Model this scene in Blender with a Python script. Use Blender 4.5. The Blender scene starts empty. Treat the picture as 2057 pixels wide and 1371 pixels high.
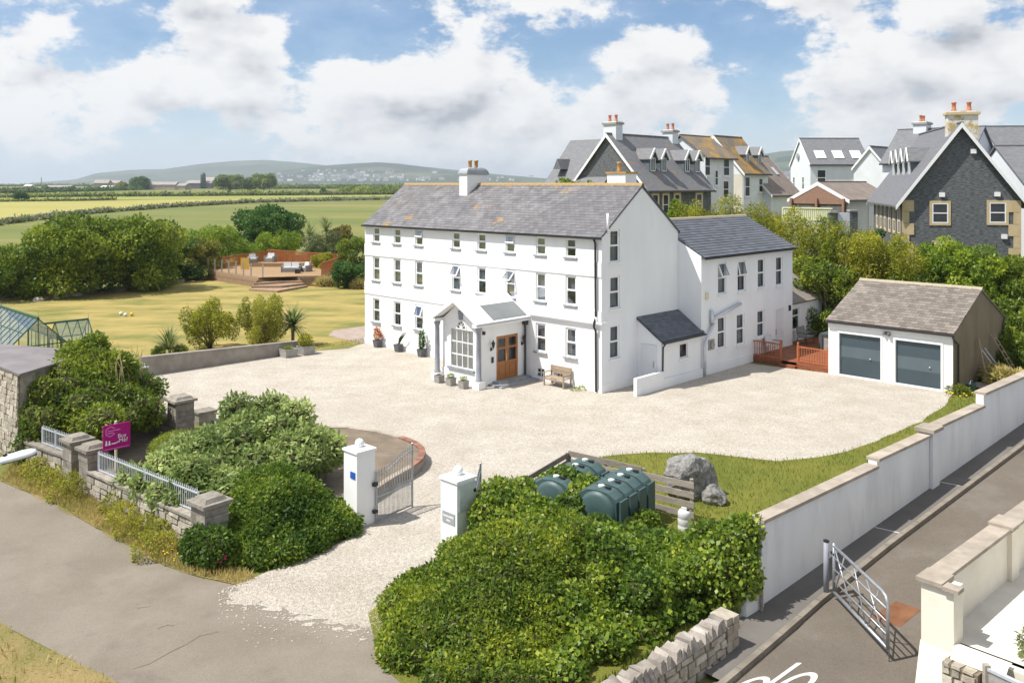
import bpy, math, random
import numpy as np
from mathutils import Vector, Matrix
R = math.radians
random.seed(11)
rng = np.random.default_rng(11)
sc = bpy.context.scene
COL = sc.collection
# ------------------------------------------------------------------ camera, sky, sun, exposure
F, HZ, CX, H = 1750., 369., 1028.5, 9.5          # level drone camera 9.5 m up, photo pixels
cam = bpy.data.cameras.new('camera'); co = bpy.data.objects.new('camera', cam); COL.objects.link(co)
co.location = (0, 0, H); co.rotation_euler = (R(90), 0, 0)
cam.sensor_width = 36; cam.sensor_fit = 'HORIZONTAL'; cam.lens = F/2057*36
cam.shift_y = -(685.5-HZ)/2057; cam.clip_end = 30000; cam.clip_start = .1
sc.camera = co
SUN_AZ, SUN_EL = math.atan2(-.26, -.965), R(59)
SDIR = Vector((math.cos(SUN_AZ)*math.cos(SUN_EL), math.sin(SUN_AZ)*math.cos(SUN_EL), math.sin(SUN_EL)))
sl = bpy.data.lights.new('sun', 'SUN'); so = bpy.data.objects.new('sun', sl); COL.objects.link(so)
sl.energy = 4.6; sl.angle = R(.53); sl.color = (1, .96, .885)
so.rotation_euler = SDIR.to_track_quat('Z', 'Y').to_euler(); so.location = (-30, -10, 60)
sc.view_settings.view_transform = 'Standard'; sc.view_settings.look = 'None'
sc.view_settings.gamma = 1; sc.view_settings.use_curve_mapping = False
sc.view_settings.exposure = .48
try:
    sc.cycles.max_bounces = 6; sc.cycles.diffuse_bounces = 3; sc.cycles.glossy_bounces = 3
    sc.cycles.transparent_max_bounces = 12; sc.cycles.transmission_bounces = 4; sc.cycles.volume_bounces = 0
    sc.cycles.use_denoising = True; sc.cycles.caustics_reflective = False; sc.cycles.caustics_refractive = False
except Exception: pass

W = bpy.data.worlds.new('World'); sc.world = W; W.use_nodes = True
def build_world():
    nt = W.node_tree; N = nt.nodes; L = nt.links; N.clear()
    def nd(t, **k):
        n = N.new(t)
        for a, b in k.items(): setattr(n, a, b)
        return n
    def val(sock, x):
        if hasattr(x, 'is_output'): L.new(x, sock)
        else: sock.default_value = x
    def m(op, a, b=0., c=None, clamp=False):
        n = nd('ShaderNodeMath', operation=op, use_clamp=clamp); val(n.inputs[0], a); val(n.inputs[1], b)
        if c is not None: val(n.inputs[2], c)
        return n.outputs[0]
    def vm(op, a, b):
        n = nd('ShaderNodeVectorMath', operation=op); val(n.inputs[0], a); val(n.inputs[1], b)
        return n.outputs['Value'] if op in ('DOT_PRODUCT', 'LENGTH') else n.outputs['Vector']
    out = nd('ShaderNodeOutputWorld'); tc = nd('ShaderNodeTexCoord')
    D = vm('NORMALIZE', tc.outputs['Generated'], (0, 0, 0))
    sky = nd('ShaderNodeTexSky', sky_type='NISHITA', sun_disc=False)
    sky.sun_elevation = SUN_EL; sky.sun_rotation = R(90)-SUN_AZ
    sky.air_density = 1.0; sky.dust_density = .3; sky.ozone_density = 6.0
    bg1 = nd('ShaderNodeBackground'); L.new(sky.outputs[0], bg1.inputs[0]); bg1.inputs[1].default_value = .088
    P = vm('MULTIPLY', D, (1., 1., 1.75))
    def fbm(vec, scale, det, rough=.55):
        n = nd('ShaderNodeTexNoise', noise_dimensions='3D'); L.new(vec, n.inputs['Vector'])
        n.inputs['Scale'].default_value = scale; n.inputs['Detail'].default_value = det; n.inputs['Roughness'].default_value = rough
        n.inputs['Distortion'].default_value = 0
        return n.outputs[0]
    # cumulus banks: (u, v, half width, half height, weight) in photo pixels = directions in the sky
    blobs = [(100, 60, 180, 90, .30), (430, 45, 110, 60, .22), (545, 85, 60, 45, .2), (310, 190, 130, 70, .32), (60, 270, 170, 80, .30),
             (520, 180, 110, 60, .24), (700, 270, 210, 90, .34), (930, 150, 190, 110, .36), (1010, 270, 200, 90, .34), (1290, 90, 150, 60, .30),
             (1380, 130, 110, 50, .2), (1330, 270, 170, 70, .22), (1680, 170, 120, 90, .34), (1660, 280, 160, 60, .26), (1980, 160, 170, 120, .36),
             (1760, 15, 320, 50, .30), (1480, 175, 50, 40, .2), (1060, 10, 60, 35, .16), (880, 10, 60, 30, .14),
             (670, 60, 80, 60, -.2), (800, 60, 60, 40, -.22), (1170, 130, 50, 60, -.24), (1510, 100, 80, 70, -.2), (445, 240, 60, 60, -.2),
             (1770, 110, 50, 50, -.12), (260, 60, 40, 50, -.2), (1480, 250, 50, 60, -.15), (120, 150, 70, 40, -.12)]
    def cover(u, v):
        return sum(w*math.exp(-.7*(((u-p)/a)**2+((v-q)/b)**2)) for (p, q, a, b, w) in blobs)
    BV = [350, 285, 220, 155, 90, 25]; US = [-60+(2180*i/30) for i in range(31)]
    def ramp(fac, stops, cols):
        r = nd('ShaderNodeValToRGB'); L.new(fac, r.inputs[0]); e = r.color_ramp.elements
        while len(e) < len(stops): e.new(.5)
        for i, (p, c) in enumerate(zip(stops, cols)): e[i].position = p; e[i].color = (*c, 1)
        return r.outputs[0]
    def bias(vec):                                  # coverage table: azimuth ramps for six elevations, blended by elevation
        sp = nd('ShaderNodeSeparateXYZ'); L.new(vec, sp.inputs[0])
        fx = m('MULTIPLY_ADD', sp.outputs[0], 1/1.3, .5); fz = m('MULTIPLY', sp.outputs[2], 4.)
        tot = None
        for k in (0, 3):
            xs_ = []; cc = []
            for u in US:
                d = Vector(((u-CX)/F, 1, .1)).normalized(); xs_.append(d.x/1.3+.5); cc.append([cover(u, v)+.5 for v in BV[k:k+3]])
            zs = [4*Vector((0, 1, (HZ-v)/F)).normalized().z for v in BV]
            wt = [[1. if (i == k+j) else 0. for j in range(3)] for i in range(6)]
            t = vm('DOT_PRODUCT', ramp(fx, xs_, cc), ramp(fz, zs, wt))
            tot = t if tot is None else m('ADD', tot, t)
        return m('SUBTRACT', tot, .5)
    B = bias(D)
    n1 = fbm(P, 12., 9., .62)
    nb = fbm(P, 5.5, 2., .5)                         # large billows
    dens = m('ADD', m('ADD', m('MULTIPLY', n1, .75), m('MULTIPLY', nb, .45)), m('MULTIPLY', B, .62))
    mask = nd('ShaderNodeMapRange', interpolation_type='SMOOTHSTEP'); L.new(dens, mask.inputs[0])
    mask.inputs[1].default_value = .680; mask.inputs[2].default_value = .775
    # self shading: how much cloud lies above, towards the sun and the zenith
    P2 = vm('ADD', P, (-.016, 0, .055))
    n2 = fbm(P2, 12., 3., .55)
    B2 = bias(vm('ADD', D, (-.010, 0, .034)))
    thick = m('ADD', m('ADD', m('MULTIPLY', n2, .75), m('MULTIPLY', nb, .45)), m('MULTIPLY', B2, .62))
    sh = nd('ShaderNodeMapRange', interpolation_type='SMOOTHSTEP'); L.new(thick, sh.inputs[0])
    sh.inputs[1].default_value = .62; sh.inputs[2].default_value = 1.26; sh.inputs[3].default_value = 1.0; sh.inputs[4].default_value = 0.0
    det = m('SUBTRACT', n1, n2)
    sh2 = m('MULTIPLY_ADD', det, 1.3, sh.outputs[0], clamp=True)
    cr = nd('ShaderNodeValToRGB'); L.new(sh2, cr.inputs[0]); e = cr.color_ramp.elements
    e[0].color = (.33, .345, .38, 1); e[0].position = .0; e[1].color = (.715, .712, .71, 1); e[1].position = .95
    x = e.new(.45); x.color = (.57, .575, .595, 1)
    bg2 = nd('ShaderNodeBackground'); L.new(cr.outputs[0], bg2.inputs[0]); bg2.inputs[1].default_value = .98
    # thin milky veil low down and between the cumulus, thicker on the sunny side
    sep = nd('ShaderNodeSeparateXYZ'); L.new(D, sep.inputs[0])
    veil = nd('ShaderNodeMapRange'); L.new(sep.outputs[2], veil.inputs[0]); veil.inputs[1].default_value = 0.; veil.inputs[2].default_value = .14
    veil.inputs[3].default_value = .62; veil.inputs[4].default_value = .02
    sunny = nd('ShaderNodeMapRange'); L.new(vm('DOT_PRODUCT', D, tuple(SDIR)), sunny.inputs[0]); sunny.inputs[1].default_value = -.2; sunny.inputs[2].default_value = .8; sunny.inputs[3].default_value = 0; sunny.inputs[4].default_value = .32
    vv = m('ADD', m('ADD', veil.outputs[0], sunny.outputs[0]), m('MULTIPLY', m('SUBTRACT', n1, .5), .9), clamp=True)
    vbg = nd('ShaderNodeBackground'); vbg.inputs[0].default_value = (.60, .67, .78, 1); vbg.inputs[1].default_value = 1.
    m0 = nd('ShaderNodeMixShader'); L.new(vv, m0.inputs[0]); L.new(bg1.outputs[0], m0.inputs[1]); L.new(vbg.outputs[0], m0.inputs[2])
    mix = nd('ShaderNodeMixShader'); L.new(mask.outputs[0], mix.inputs[0]); L.new(m0.outputs[0], mix.inputs[1]); L.new(bg2.outputs[0], mix.inputs[2])
    L.new(mix.outputs[0], out.inputs[0])
build_world()

# ------------------------------------------------------------------ geometry helpers
def ss(a, b, x):
    t = min(1, max(0, (x-a)/(b-a))); return t*t*(3-2*t)
def terr(X, Y):                                     # lie of the land: flat plot, far fields lift a little, village bank on the right
    z = 3.4*ss(180, 900, Y) + 5.0*ss(900, 2600, Y)
    k = ss(2, 16, X - .25*(Y-56))
    z += (3.6*ss(54, 72, Y) + 2.6*ss(72, 112, Y))*k*(1-ss(200, 700, Y))
    return z
def G(u, v, z=0.):                                  # point of the plot seen at photo pixel u, v
    Y = F*(H-z)/(v-HZ); return Vector(((u-CX)*Y/F, Y, z))
def GT(u, v):                                       # the same on the rolling land
    z = 0
    for _ in range(12):
        p = G(u, v, min(z, 9.3)) if (H-z) > .15 else G(u, v, H-.15)
        z = .5*z + .5*terr(p.x, p.y)
    p = G(u, v, z); return p
def PX(u, v, Y): return Vector(((u-CX)*Y/F, Y, H-(v-HZ)*Y/F))
HA = math.atan2(.716, .698)                         # the plot's own axes: x runs back along the gable, y along the front
HC = Vector((4.07, 39.5, 0))
E2 = Vector((math.cos(HA), math.sin(HA), 0)); E1 = Vector((-E2.y, E2.x, 0))
def HW(x, y, z=0): return HC + E2*x + E1*y + Vector((0, 0, z))
def loc(p): d = p-HC; return d.dot(E2), d.dot(E1)
def hit(o, a, u, v, ax, val):                       # pixel ray against a vertical plane of a turned frame -> (other axis, z)
    ex = Vector((math.cos(a), math.sin(a), 0)); ey = Vector((-ex.y, ex.x, 0)); o = Vector((o[0], o[1], 0))
    n, t = (ex, ey) if ax == 'x' else (ey, ex)
    d = Vector(((u-CX)/F, 1, 0)); k = (val + o.dot(n))/d.dot(n); p = d*k
    return (p-o).dot(t), H-(v-HZ)*k/F
class MB:
    def __init__(s, fr=None): s.v = []; s.f = []; s.fr = fr; s.rn = {}
    def add(s, pts):
        n = len(s.v); fr = s.fr
        s.v += [tuple(fr(*p)) if fr else tuple(p) for p in pts]; return n
    def poly(s, pts): n = s.add(pts); s.f.append(tuple(range(n, n+len(pts)))); return s
    def hexa(s, p):
        n = s.add(p)
        for q in ((0, 3, 2, 1), (4, 5, 6, 7), (0, 1, 5, 4), (1, 2, 6, 5), (2, 3, 7, 6), (3, 0, 4, 7)): s.f.append(tuple(n+i for i in q))
        return s
    def box(s, x0, x1, y0, y1, z0, z1):
        return s.hexa([(x0, y0, z0), (x1, y0, z0), (x1, y1, z0), (x0, y1, z0), (x0, y0, z1), (x1, y0, z1), (x1, y1, z1), (x0, y1, z1)])
    def beam(s, p, q, w, h, up=(0, 0, 1)):
        p = Vector(p); q = Vector(q); d = (q-p).normalized(); u = Vector(up)
        if abs(d.dot(u)) > .99: u = Vector((1, 0, 0))
        r = d.cross(u).normalized()*w/2; u = r.cross(d).normalized()*h/2
        return s.hexa([p-r-u, p+r-u, q+r-u, q-r-u, p-r+u, p+r+u, q+r+u, q-r+u])
    def ext(s, poly, vec):
        vec = Vector(vec); n = len(poly); a = s.add(poly); b = s.add([Vector(p)+vec for p in poly])
        s.f.append(tuple(range(a+n-1, a-1, -1))); s.f.append(tuple(range(b, b+n)))
        for i in range(n): j = (i+1) % n; s.f.append((a+i, a+j, b+j, b+i))
        return s
    def tube(s, pts, r, seg=8):
        pts = [Vector(p) for p in pts]; rs = r if isinstance(r, (list, tuple)) else [r]*len(pts); rings = []
        u = None
        for i, p in enumerate(pts):
            d = (pts[min(i+1, len(pts)-1)]-pts[max(i-1, 0)]).normalized()
            if u is None: u = d.orthogonal().normalized()
            u = (u-d*u.dot(d)).normalized(); w = d.cross(u)
            rings.append(s.add([p+(u*math.cos(2*math.pi*k/seg)+w*math.sin(2*math.pi*k/seg))*rs[i] for k in range(seg)]))
        for a, b in zip(rings, rings[1:]):
            for k in range(seg): j = (k+1) % seg; s.f.append((a+k, a+j, b+j, b+k))
        s.f.append(tuple(rings[0]+k for k in range(seg-1, -1, -1))); s.f.append(tuple(rings[-1]+k for k in range(seg)))
        return s
    def lathe(s, c, prof, seg=16):
        rings = [s.add([(c[0]+r*math.cos(2*math.pi*k/seg), c[1]+r*math.sin(2*math.pi*k/seg), c[2]+z) for k in range(seg)]) for r, z in prof]
        for a, b in zip(rings, rings[1:]):
            for k in range(seg): j = (k+1) % seg; s.f.append((a+k, a+j, b+j, b+k))
        s.f.append(tuple(rings[0]+k for k in range(seg-1, -1, -1))); s.f.append(tuple(rings[-1]+k for k in range(seg)))
        return s
    def sphere(s, c, r, seg=14, rings=9, sc3=(1, 1, 1)):
        pr = []
        for i in range(rings+1):
            t = math.pi*i/rings; pr.append((max(.0004, math.sin(t)), -math.cos(t)))
        b = len(s.v); s2 = MB(); s2.lathe((0, 0, 0), pr, seg)
        n = s.add([(c[0]+p[0]*r*sc3[0], c[1]+p[1]*r*sc3[1], c[2]+p[2]*r*sc3[2]) for p in s2.v])
        s.f += [tuple(n+i for i in f) for f in s2.f]; return s
    def mesh(s, name):
        me = bpy.data.meshes.new(name); me.from_pydata(s.v, [], s.f); me.update(); return me
    def build(s, name, mat, parent=None, smooth=False, kind=None, label=None, rnd=None):
        me = s.mesh(name)
        if rnd is not None:
            at = me.attributes.new('rnd', 'FLOAT', 'FACE'); at.data.foreach_set('value', np.asarray(rnd, dtype=np.float32))
        return link(name, me, mat, parent, smooth, kind, label)
def link(name, me, mat, parent=None, smooth=False, kind=None, label=None):
    if mat is not None and len(me.materials) == 0: me.materials.append(mat)
    if smooth: me.polygons.foreach_set('use_smooth', [True]*len(me.polygons))
    o = bpy.data.objects.new(name, me); COL.objects.link(o)
    if parent is not None: o.parent = parent
    if kind: o['kind'] = kind
    if label: o['label'] = label
    return o
def thing(name, label, cat, at=(0, 0, 0), rz=0., group=None):
    o = bpy.data.objects.new(name, None); COL.objects.link(o); o.location = at; o.rotation_euler = (0, 0, rz); o.empty_display_size = .3
    return tag(o, label, cat, group)
def tag(o, label, cat, group=None):
    o['label'] = label; o['category'] = cat
    if group: o['group'] = group
    return o
def struct(name, mb, mat, smooth=False): return mb.build(name, mat, None, smooth, 'structure')
def rep(name, me, mat, parent, mats):               # alike pieces that share one mesh
    if len(me.materials) == 0: me.materials.append(mat)
    res = []
    for M in mats:
        o = bpy.data.objects.new(name, me); COL.objects.link(o); o.parent = parent; o.matrix_local = M if isinstance(M, Matrix) else Matrix.Translation(M)
        res.append(o)
    return res
def fr(o, r, n):                                    # wall frame: s along the wall, t outwards, z up
    o = Vector(o); r = Vector(r); n = Vector(n)
    return lambda s, t, z: o+r*s+n*t+Vector((0, 0, z))
def basis(o, x, y, z):
    return Matrix(((x[0], y[0], z[0], o[0]), (x[1], y[1], z[1], o[1]), (x[2], y[2], z[2], o[2]), (0, 0, 0, 1)))
# ------------------------------------------------------------------ materials
MT = {}
def mat(name, cols, scale=4., rough=.8, bump=0., bscale=60., rnd=0., metal=0., spec=.3, patches=(), stretch=None, detail=6, voro=0., transl=0., contrast=(.35, .65), vcol=.3):
    m = bpy.data.materials.new(name); m.use_nodes = True; nt = m.node_tree; N = nt.nodes; L = nt.links
    b = N['Principled BSDF']; b.inputs['Roughness'].default_value = rough; b.inputs['Metallic'].default_value = metal
    b.inputs['Specular IOR Level'].default_value = spec
    tc = N.new('ShaderNodeTexCoord'); vec = tc.outputs['Object']
    if stretch:
        mp = N.new('ShaderNodeMapping'); L.new(vec, mp.inputs[0]); mp.inputs['Scale'].default_value = stretch; vec = mp.outputs[0]
    def noise(s, d=detail, v=vec, ro=.6):
        n = N.new('ShaderNodeTexNoise'); L.new(v, n.inputs['Vector']); n.inputs['Scale'].default_value = s; n.inputs['Detail'].default_value = d; n.inputs['Roughness'].default_value = ro
        return n.outputs[0]
    def mixc(f, a, bcol):
        x = N.new('ShaderNodeMix'); x.data_type = 'RGBA'
        if hasattr(f, 'is_output'): L.new(f, x.inputs[0])
        else: x.inputs[0].default_value = f
        for i, c in ((6, a), (7, bcol)):
            if hasattr(c, 'is_output'): L.new(c, x.inputs[i])
            else: x.inputs[i].default_value = (*c, 1)
        return x.outputs[2]
    if len(cols) == 1: c = None; base = cols[0]
    else:
        cr = N.new('ShaderNodeValToRGB'); e = cr.color_ramp.elements
        e[0].position, e[1].position = contrast; e[0].color = (*cols[0], 1); e[1].color = (*cols[-1], 1)
        for i, q in enumerate(cols[1:-1]):
            x = e.new(contrast[0]+(contrast[1]-contrast[0])*(i+1)/(len(cols)-1)); x.color = (*q, 1)
        L.new(noise(scale), cr.inputs[0]); base = cr.outputs[0]
    if voro:
        v = N.new('ShaderNodeTexVoronoi'); L.new(tc.outputs['Object'], v.inputs['Vector']); v.inputs['Scale'].default_value = voro
        hs = N.new('ShaderNodeSeparateColor'); L.new(v.outputs['Color'], hs.inputs[0])
        mr = N.new('ShaderNodeMapRange'); L.new(hs.outputs[0], mr.inputs[0]); mr.inputs[3].default_value = 1-vcol; mr.inputs[4].default_value = 1+vcol
        x = N.new('ShaderNodeVectorMath'); x.operation = 'SCALE'
        if hasattr(base, 'is_output'): L.new(base, x.inputs[0])
        else: x.inputs[0].default_value = base
        L.new(mr.outputs[0], x.inputs['Scale']); base = x.outputs[0]
    if rnd:
        at = N.new('ShaderNodeAttribute'); at.attribute_name = 'rnd'; oi = N.new('ShaderNodeObjectInfo')
        ad = N.new('ShaderNodeMath'); ad.operation = 'ADD'; L.new(at.outputs['Fac'], ad.inputs[0]); L.new(oi.outputs['Random'], ad.inputs[1])
        fc = N.new('ShaderNodeMath'); fc.operation = 'FRACT'; L.new(ad.outputs[0], fc.inputs[0])
        mr = N.new('ShaderNodeMapRange'); L.new(fc.outputs[0], mr.inputs[0]); mr.inputs[3].default_value = 1-rnd; mr.inputs[4].default_value = 1+rnd
        x = N.new('ShaderNodeVectorMath'); x.operation = 'SCALE'
        if hasattr(base, 'is_output'): L.new(base, x.inputs[0])
        else: x.inputs[0].default_value = base
        L.new(mr.outputs[0], x.inputs['Scale']); base = x.outputs[0]
    for (pc, ps, thr, wid, amt) in patches:
        mr = N.new('ShaderNodeMapRange'); L.new(noise(ps, 8, vec, .65), mr.inputs[0]); mr.inputs[1].default_value = thr; mr.inputs[2].default_value = thr+wid; mr.inputs[4].default_value = amt
        base = mixc(mr.outputs[0], base, pc)
    if hasattr(base, 'is_output'): L.new(base, b.inputs['Base Color'])
    else: b.inputs['Base Color'].default_value = (*base, 1)
    if bump:
        bp = N.new('ShaderNodeBump'); bp.inputs['Strength'].default_value = 1.; bp.inputs['Distance'].default_value = bump
        L.new(noise(bscale, 4), bp.inputs['Height']); L.new(bp.outputs[0], b.inputs['Normal'])
    MT[name] = m; return m
def leafmat(name, c0, c1, c2, rough=.45, spec=.3, tr=.45):
    c0, c1, c2 = [tuple(min(.75, x*2.55*k) for x, k in zip(c, (.93, 1.02, 1))) for c in (c0, c1, c2)]
    m = bpy.data.materials.new(name); m.use_nodes = True; nt = m.node_tree; N = nt.nodes; L = nt.links
    b = N['Principled BSDF']; b.inputs['Roughness'].default_value = rough; b.inputs['Specular IOR Level'].default_value = spec
    at = N.new('ShaderNodeAttribute'); at.attribute_name = 'rnd'
    cr = N.new('ShaderNodeValToRGB'); e = cr.color_ramp.elements; e[0].color = (*c0, 1); e[1].color = (*c2, 1); e[1].position = 1.
    x = e.new(.5); x.color = (*c1, 1); L.new(at.outputs['Fac'], cr.inputs[0]); L.new(cr.outputs[0], b.inputs['Base Color'])
    t = N.new('ShaderNodeBsdfTranslucent'); L.new(cr.outputs[0], t.inputs[0])
    mx = N.new('ShaderNodeMixShader'); mx.inputs[0].default_value = tr; L.new(b.outputs[0], mx.inputs[1]); L.new(t.outputs[0], mx.inputs[2])
    L.new(mx.outputs[0], N['Material Output'].inputs[0]); MT[name] = m; return m
def glassmat(name, tint, refl=.06, rough=.02):
    m = bpy.data.materials.new(name); m.use_nodes = True; nt = m.node_tree; N = nt.nodes; L = nt.links; N.remove(N['Principled BSDF'])
    tr = N.new('ShaderNodeBsdfTransparent'); tr.inputs[0].default_value = (*tint, 1)
    gl = N.new('ShaderNodeBsdfGlossy'); gl.inputs['Roughness'].default_value = rough; gl.inputs[0].default_value = (.9, .95, 1, 1)
    fn = N.new('ShaderNodeFresnel'); fn.inputs[0].default_value = 1.5
    ad = N.new('ShaderNodeMath'); ad.operation = 'MULTIPLY_ADD'; L.new(fn.outputs[0], ad.inputs[0]); ad.inputs[1].default_value = .28; ad.inputs[2].default_value = refl; ad.use_clamp = True
    mx = N.new('ShaderNodeMixShader'); L.new(ad.outputs[0], mx.inputs[0]); L.new(tr.outputs[0], mx.inputs[1]); L.new(gl.outputs[0], mx.inputs[2])
    L.new(mx.outputs[0], N['Material Output'].inputs[0]); MT[name] = m; return m
LICH = (.42, .23, .035)
mat('render_white', [(.79, .79, .785), (.84, .84, .835)], 1.0, .75, .003, 40, stretch=(1, 1, .25), patches=[((.70, .70, .675), 1.6, .60, .25, .4)])
mat('render_gable', [(.76, .78, .80), (.82, .83, .84)], .8, .78, .003, 40, stretch=(1, 1, .3), patches=[((.66, .67, .665), 1.5, .58, .3, .5)])
mat('render_old', [(.68, .69, .70), (.78, .79, .79)], .9, .8, .003, 40, patches=[((.52, .51, .48), 1.5, .54, .25, .55), ((.36, .36, .32), 3.5, .66, .12, .35)], stretch=(1, 1, .3))
mat('cream', [(.72, .66, .54), (.80, .75, .64)], 1.2, .8, .003, 40, patches=[((.50, .40, .27), 2.4, .66, .05, .35)])
mat('tan_render', [(.195, .152, .105), (.245, .195, .138)], 1.0, .9, .004, 30, stretch=(1, 1, .4))
mat('trim_white', [(.82, .82, .82)], rough=.4, spec=.4)
mat('upvc', [(.83, .83, .83)], rough=.3, spec=.5)
mat('grey_sill', [(.25, .26, .28), (.33, .34, .35)], 3, .7)
mat('grey_paint', [(.23, .24, .28), (.30, .31, .35)], 2, .45)
mat('black_iron', [(.015, .016, .02)], rough=.35, spec=.5)
mat('black_plastic', [(.02, .021, .024)], rough=.4, spec=.5)
mat('galv', [(.34, .36, .39), (.47, .49, .52)], 6, .42, metal=.6, spec=.5, patches=[((.22, .17, .13), 9, .66, .06, .5)])
mat('galv_pale', [(.52, .56, .62), (.64, .67, .70)], 6, .45, metal=.3, spec=.5)
mat('slate', [(.132, .126, .134), (.200, .193, .199)], 1.1, .66, .004, 35, rnd=.17, patches=[((.36, .35, .33), 2.5, .60, .12, .6), (LICH, .9, .605, .07, .75), ((.20, .16, .15), .7, .55, .2, .5), ((.44, .43, .40), 9, .66, .06, .7)])
mat('slate_dark', [(.085, .095, .115), (.125, .135, .155)], 1.0, .5, .003, 35, rnd=.2, spec=.4, patches=[((.25, .26, .27), 6, .72, .05, .6)])
mat('slate_brown', [(.17, .145, .125), (.25, .22, .19)], .9, .75, .005, 30, rnd=.26, patches=[((.34, .31, .26), 2.2, .60, .12, .6), ((.30, .24, .15), 1.0, .62, .1, .5)])
mat('roof_bg', [(.14, .145, .155), (.20, .20, .21)], 2.0, .6, .01, 8, stretch=(1, 1, 6), patches=[((.30, .19, .06), .55, .55, .12, .75)])
mat('roof_bg_plain', [(.13, .135, .145), (.19, .19, .20)], 2.0, .6, .01, 8, stretch=(1, 1, 6))
mat('roof_bg_lichen', [(.15, .135, .12), (.22, .17, .11)], .6, .7, .01, 8, patches=[(LICH, .45, .50, .12, .8)])
mat('roof_bg_brown', [(.19, .155, .135), (.25, .21, .18)], 1.2, .75, .01, 10, patches=[(LICH, .6, .68, .1, .6)])
mat('ridge_lichen', [(.30, .24, .15), (.50, .27, .05)], 2.2, .85, .006, 30, contrast=(.4, .55))
mat('ridge_buff', [(.36, .31, .22), (.44, .38, .28)], 3, .85, .006, 30)
mat('lead', [(.30, .32, .34), (.38, .40, .42)], 2, .5, metal=.2)
mat('lead_roof', [(.185, .195, .20), (.225, .235, .24)], .8, .85)
mat('oak_door', [(.30, .115, .03), (.40, .165, .045)], 6, .4, stretch=(8, 8, .6), spec=.5)
mat('brass', [(.7, .5, .18)], rough=.3, metal=1)
mat('bench_wood', [(.30, .22, .15), (.42, .33, .24)], 8, .8, stretch=(1, 4, 4))
mat('deck_red', [(.20, .065, .03), (.30, .10, .045)], 5, .55, rnd=.15, spec=.4)
mat('deck_rail', [(.34, .095, .035), (.44, .14, .05)], 5, .45, spec=.5)
mat('deck_gold', [(.30, .19, .095), (.38, .255, .14)], 5, .7, rnd=.15)
mat('sleeper', [(.25, .165, .105), (.36, .25, .17)], 4, .85, .004, 20, rnd=.2, stretch=(1, 1, 5))
mat('garage_blue', [(.046, .070, .085), (.054, .080, .096)], .8, .38, spec=.5)
mat('garage_blue_faded', [(.085, .118, .135), (.10, .132, .15)], .8, .42, spec=.5)
mat('terracotta', [(.42, .15, .08), (.52, .21, .11)], 5, .8)
mat('pot_buff', [(.42, .24, .10), (.52, .32, .15)], 6, .85)
mat('grey_pot', [(.10, .10, .105), (.15, .15, .155)], 5, .8)
mat('stone_pot', [(.27, .26, .245), (.36, .345, .32)], 6, .9, .004, 40)
mat('rubble', [(.27, .235, .185), (.46, .42, .35)], 3.0, .9, .02, 14, rnd=.28, patches=[((.42, .33, .14), 2.5, .63, .1, .55), ((.48, .46, .43), 5, .66, .08, .5)])
mat('rubble_pale', [(.36, .31, .245), (.50, .45, .37)], 2.5, .9, .03, 9, rnd=.2, patches=[((.22, .2, .17), 4, .58, .1, .6)], voro=4., vcol=.2)
mat('coper_stone', [(.235, .205, .175), (.37, .335, .295)], 3.5, .9, .02, 12, rnd=.3)
mat('coping', [(.30, .255, .205), (.40, .345, .285)], 2.5, .9, .006, 40, rnd=.12, patches=[((.22, .19, .16), 3, .6, .15, .5)])
mat('pillar_stone', [(.20, .178, .15), (.33, .298, .255)], 4, .9, .02, 16, rnd=.2, patches=[((.42, .40, .36), 5, .62, .1, .6)])
mat('granite', [(.13, .125, .12), (.31, .30, .285)], 7, .9, .07, 9, patches=[((.10, .1, .1), 14, .60, .08, .5), ((.5, .5, .46), 4, .62, .1, .5)])
mat('garden_wall', [(.25, .22, .19), (.34, .31, .27)], 1.6, .9, .008, 20, patches=[((.17, .15, .13), 2, .6, .15, .5)])
mat('brick', [(.23, .115, .08), (.30, .16, .115)], 6, .9, .004, 40, rnd=.25)
mat('gravel', [(.395, .35, .292), (.465, .425, .368)], .7, .95, .02, 45, voro=28., vcol=.26, patches=[((.30, .262, .215), .25, .56, .16, .45), ((.47, .44, .395), .5, .62, .12, .5), ((.35, .31, .262), .11, .50, .16, .55), ((.24, .21, .175), 4.0, .70, .05, .5)])
mat('pebble', [(.36, .31, .26), (.47, .43, .375)], 9, .95, rnd=.3)
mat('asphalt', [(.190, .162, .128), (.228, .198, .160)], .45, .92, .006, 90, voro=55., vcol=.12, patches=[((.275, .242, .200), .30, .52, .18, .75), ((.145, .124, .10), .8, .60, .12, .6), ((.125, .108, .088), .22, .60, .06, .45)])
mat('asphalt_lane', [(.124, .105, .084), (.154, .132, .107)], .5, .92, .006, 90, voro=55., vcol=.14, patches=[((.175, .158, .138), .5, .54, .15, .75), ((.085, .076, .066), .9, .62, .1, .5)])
mat('pavement', [(.125, .115, .105), (.165, .152, .138)], .6, .92, .006, 80, patches=[((.27, .23, .17), 1.2, .66, .1, .5)])
mat('kerb', [(.175, .152, .122), (.25, .22, .18)], 2, .9, .006, 40)
mat('concrete_pale', [(.60, .555, .475), (.70, .655, .575)], 1.2, .85, .004, 30)
mat('rust_plate', [(.150, .062, .028), (.215, .10, .05)], 3, .8, .003, 60, patches=[((.20, .13, .09), 4, .62, .1, .6)])
mat('road_paint', [(.60, .59, .56), (.74, .73, .70)], 30, .8, patches=[((.3, .28, .25), 18, .62, .05, .6)])
mat('lawn_dry', [(.37, .285, .095), (.275, .230, .070), (.155, .165, .040)], .22, .95, .05, 7, contrast=(.38, .66), patches=[((.42, .315, .10), .6, .58, .15, .55), ((.46, .35, .125), 2.2, .60, .12, .5)], stretch=(1, 1.9, 1))
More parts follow.
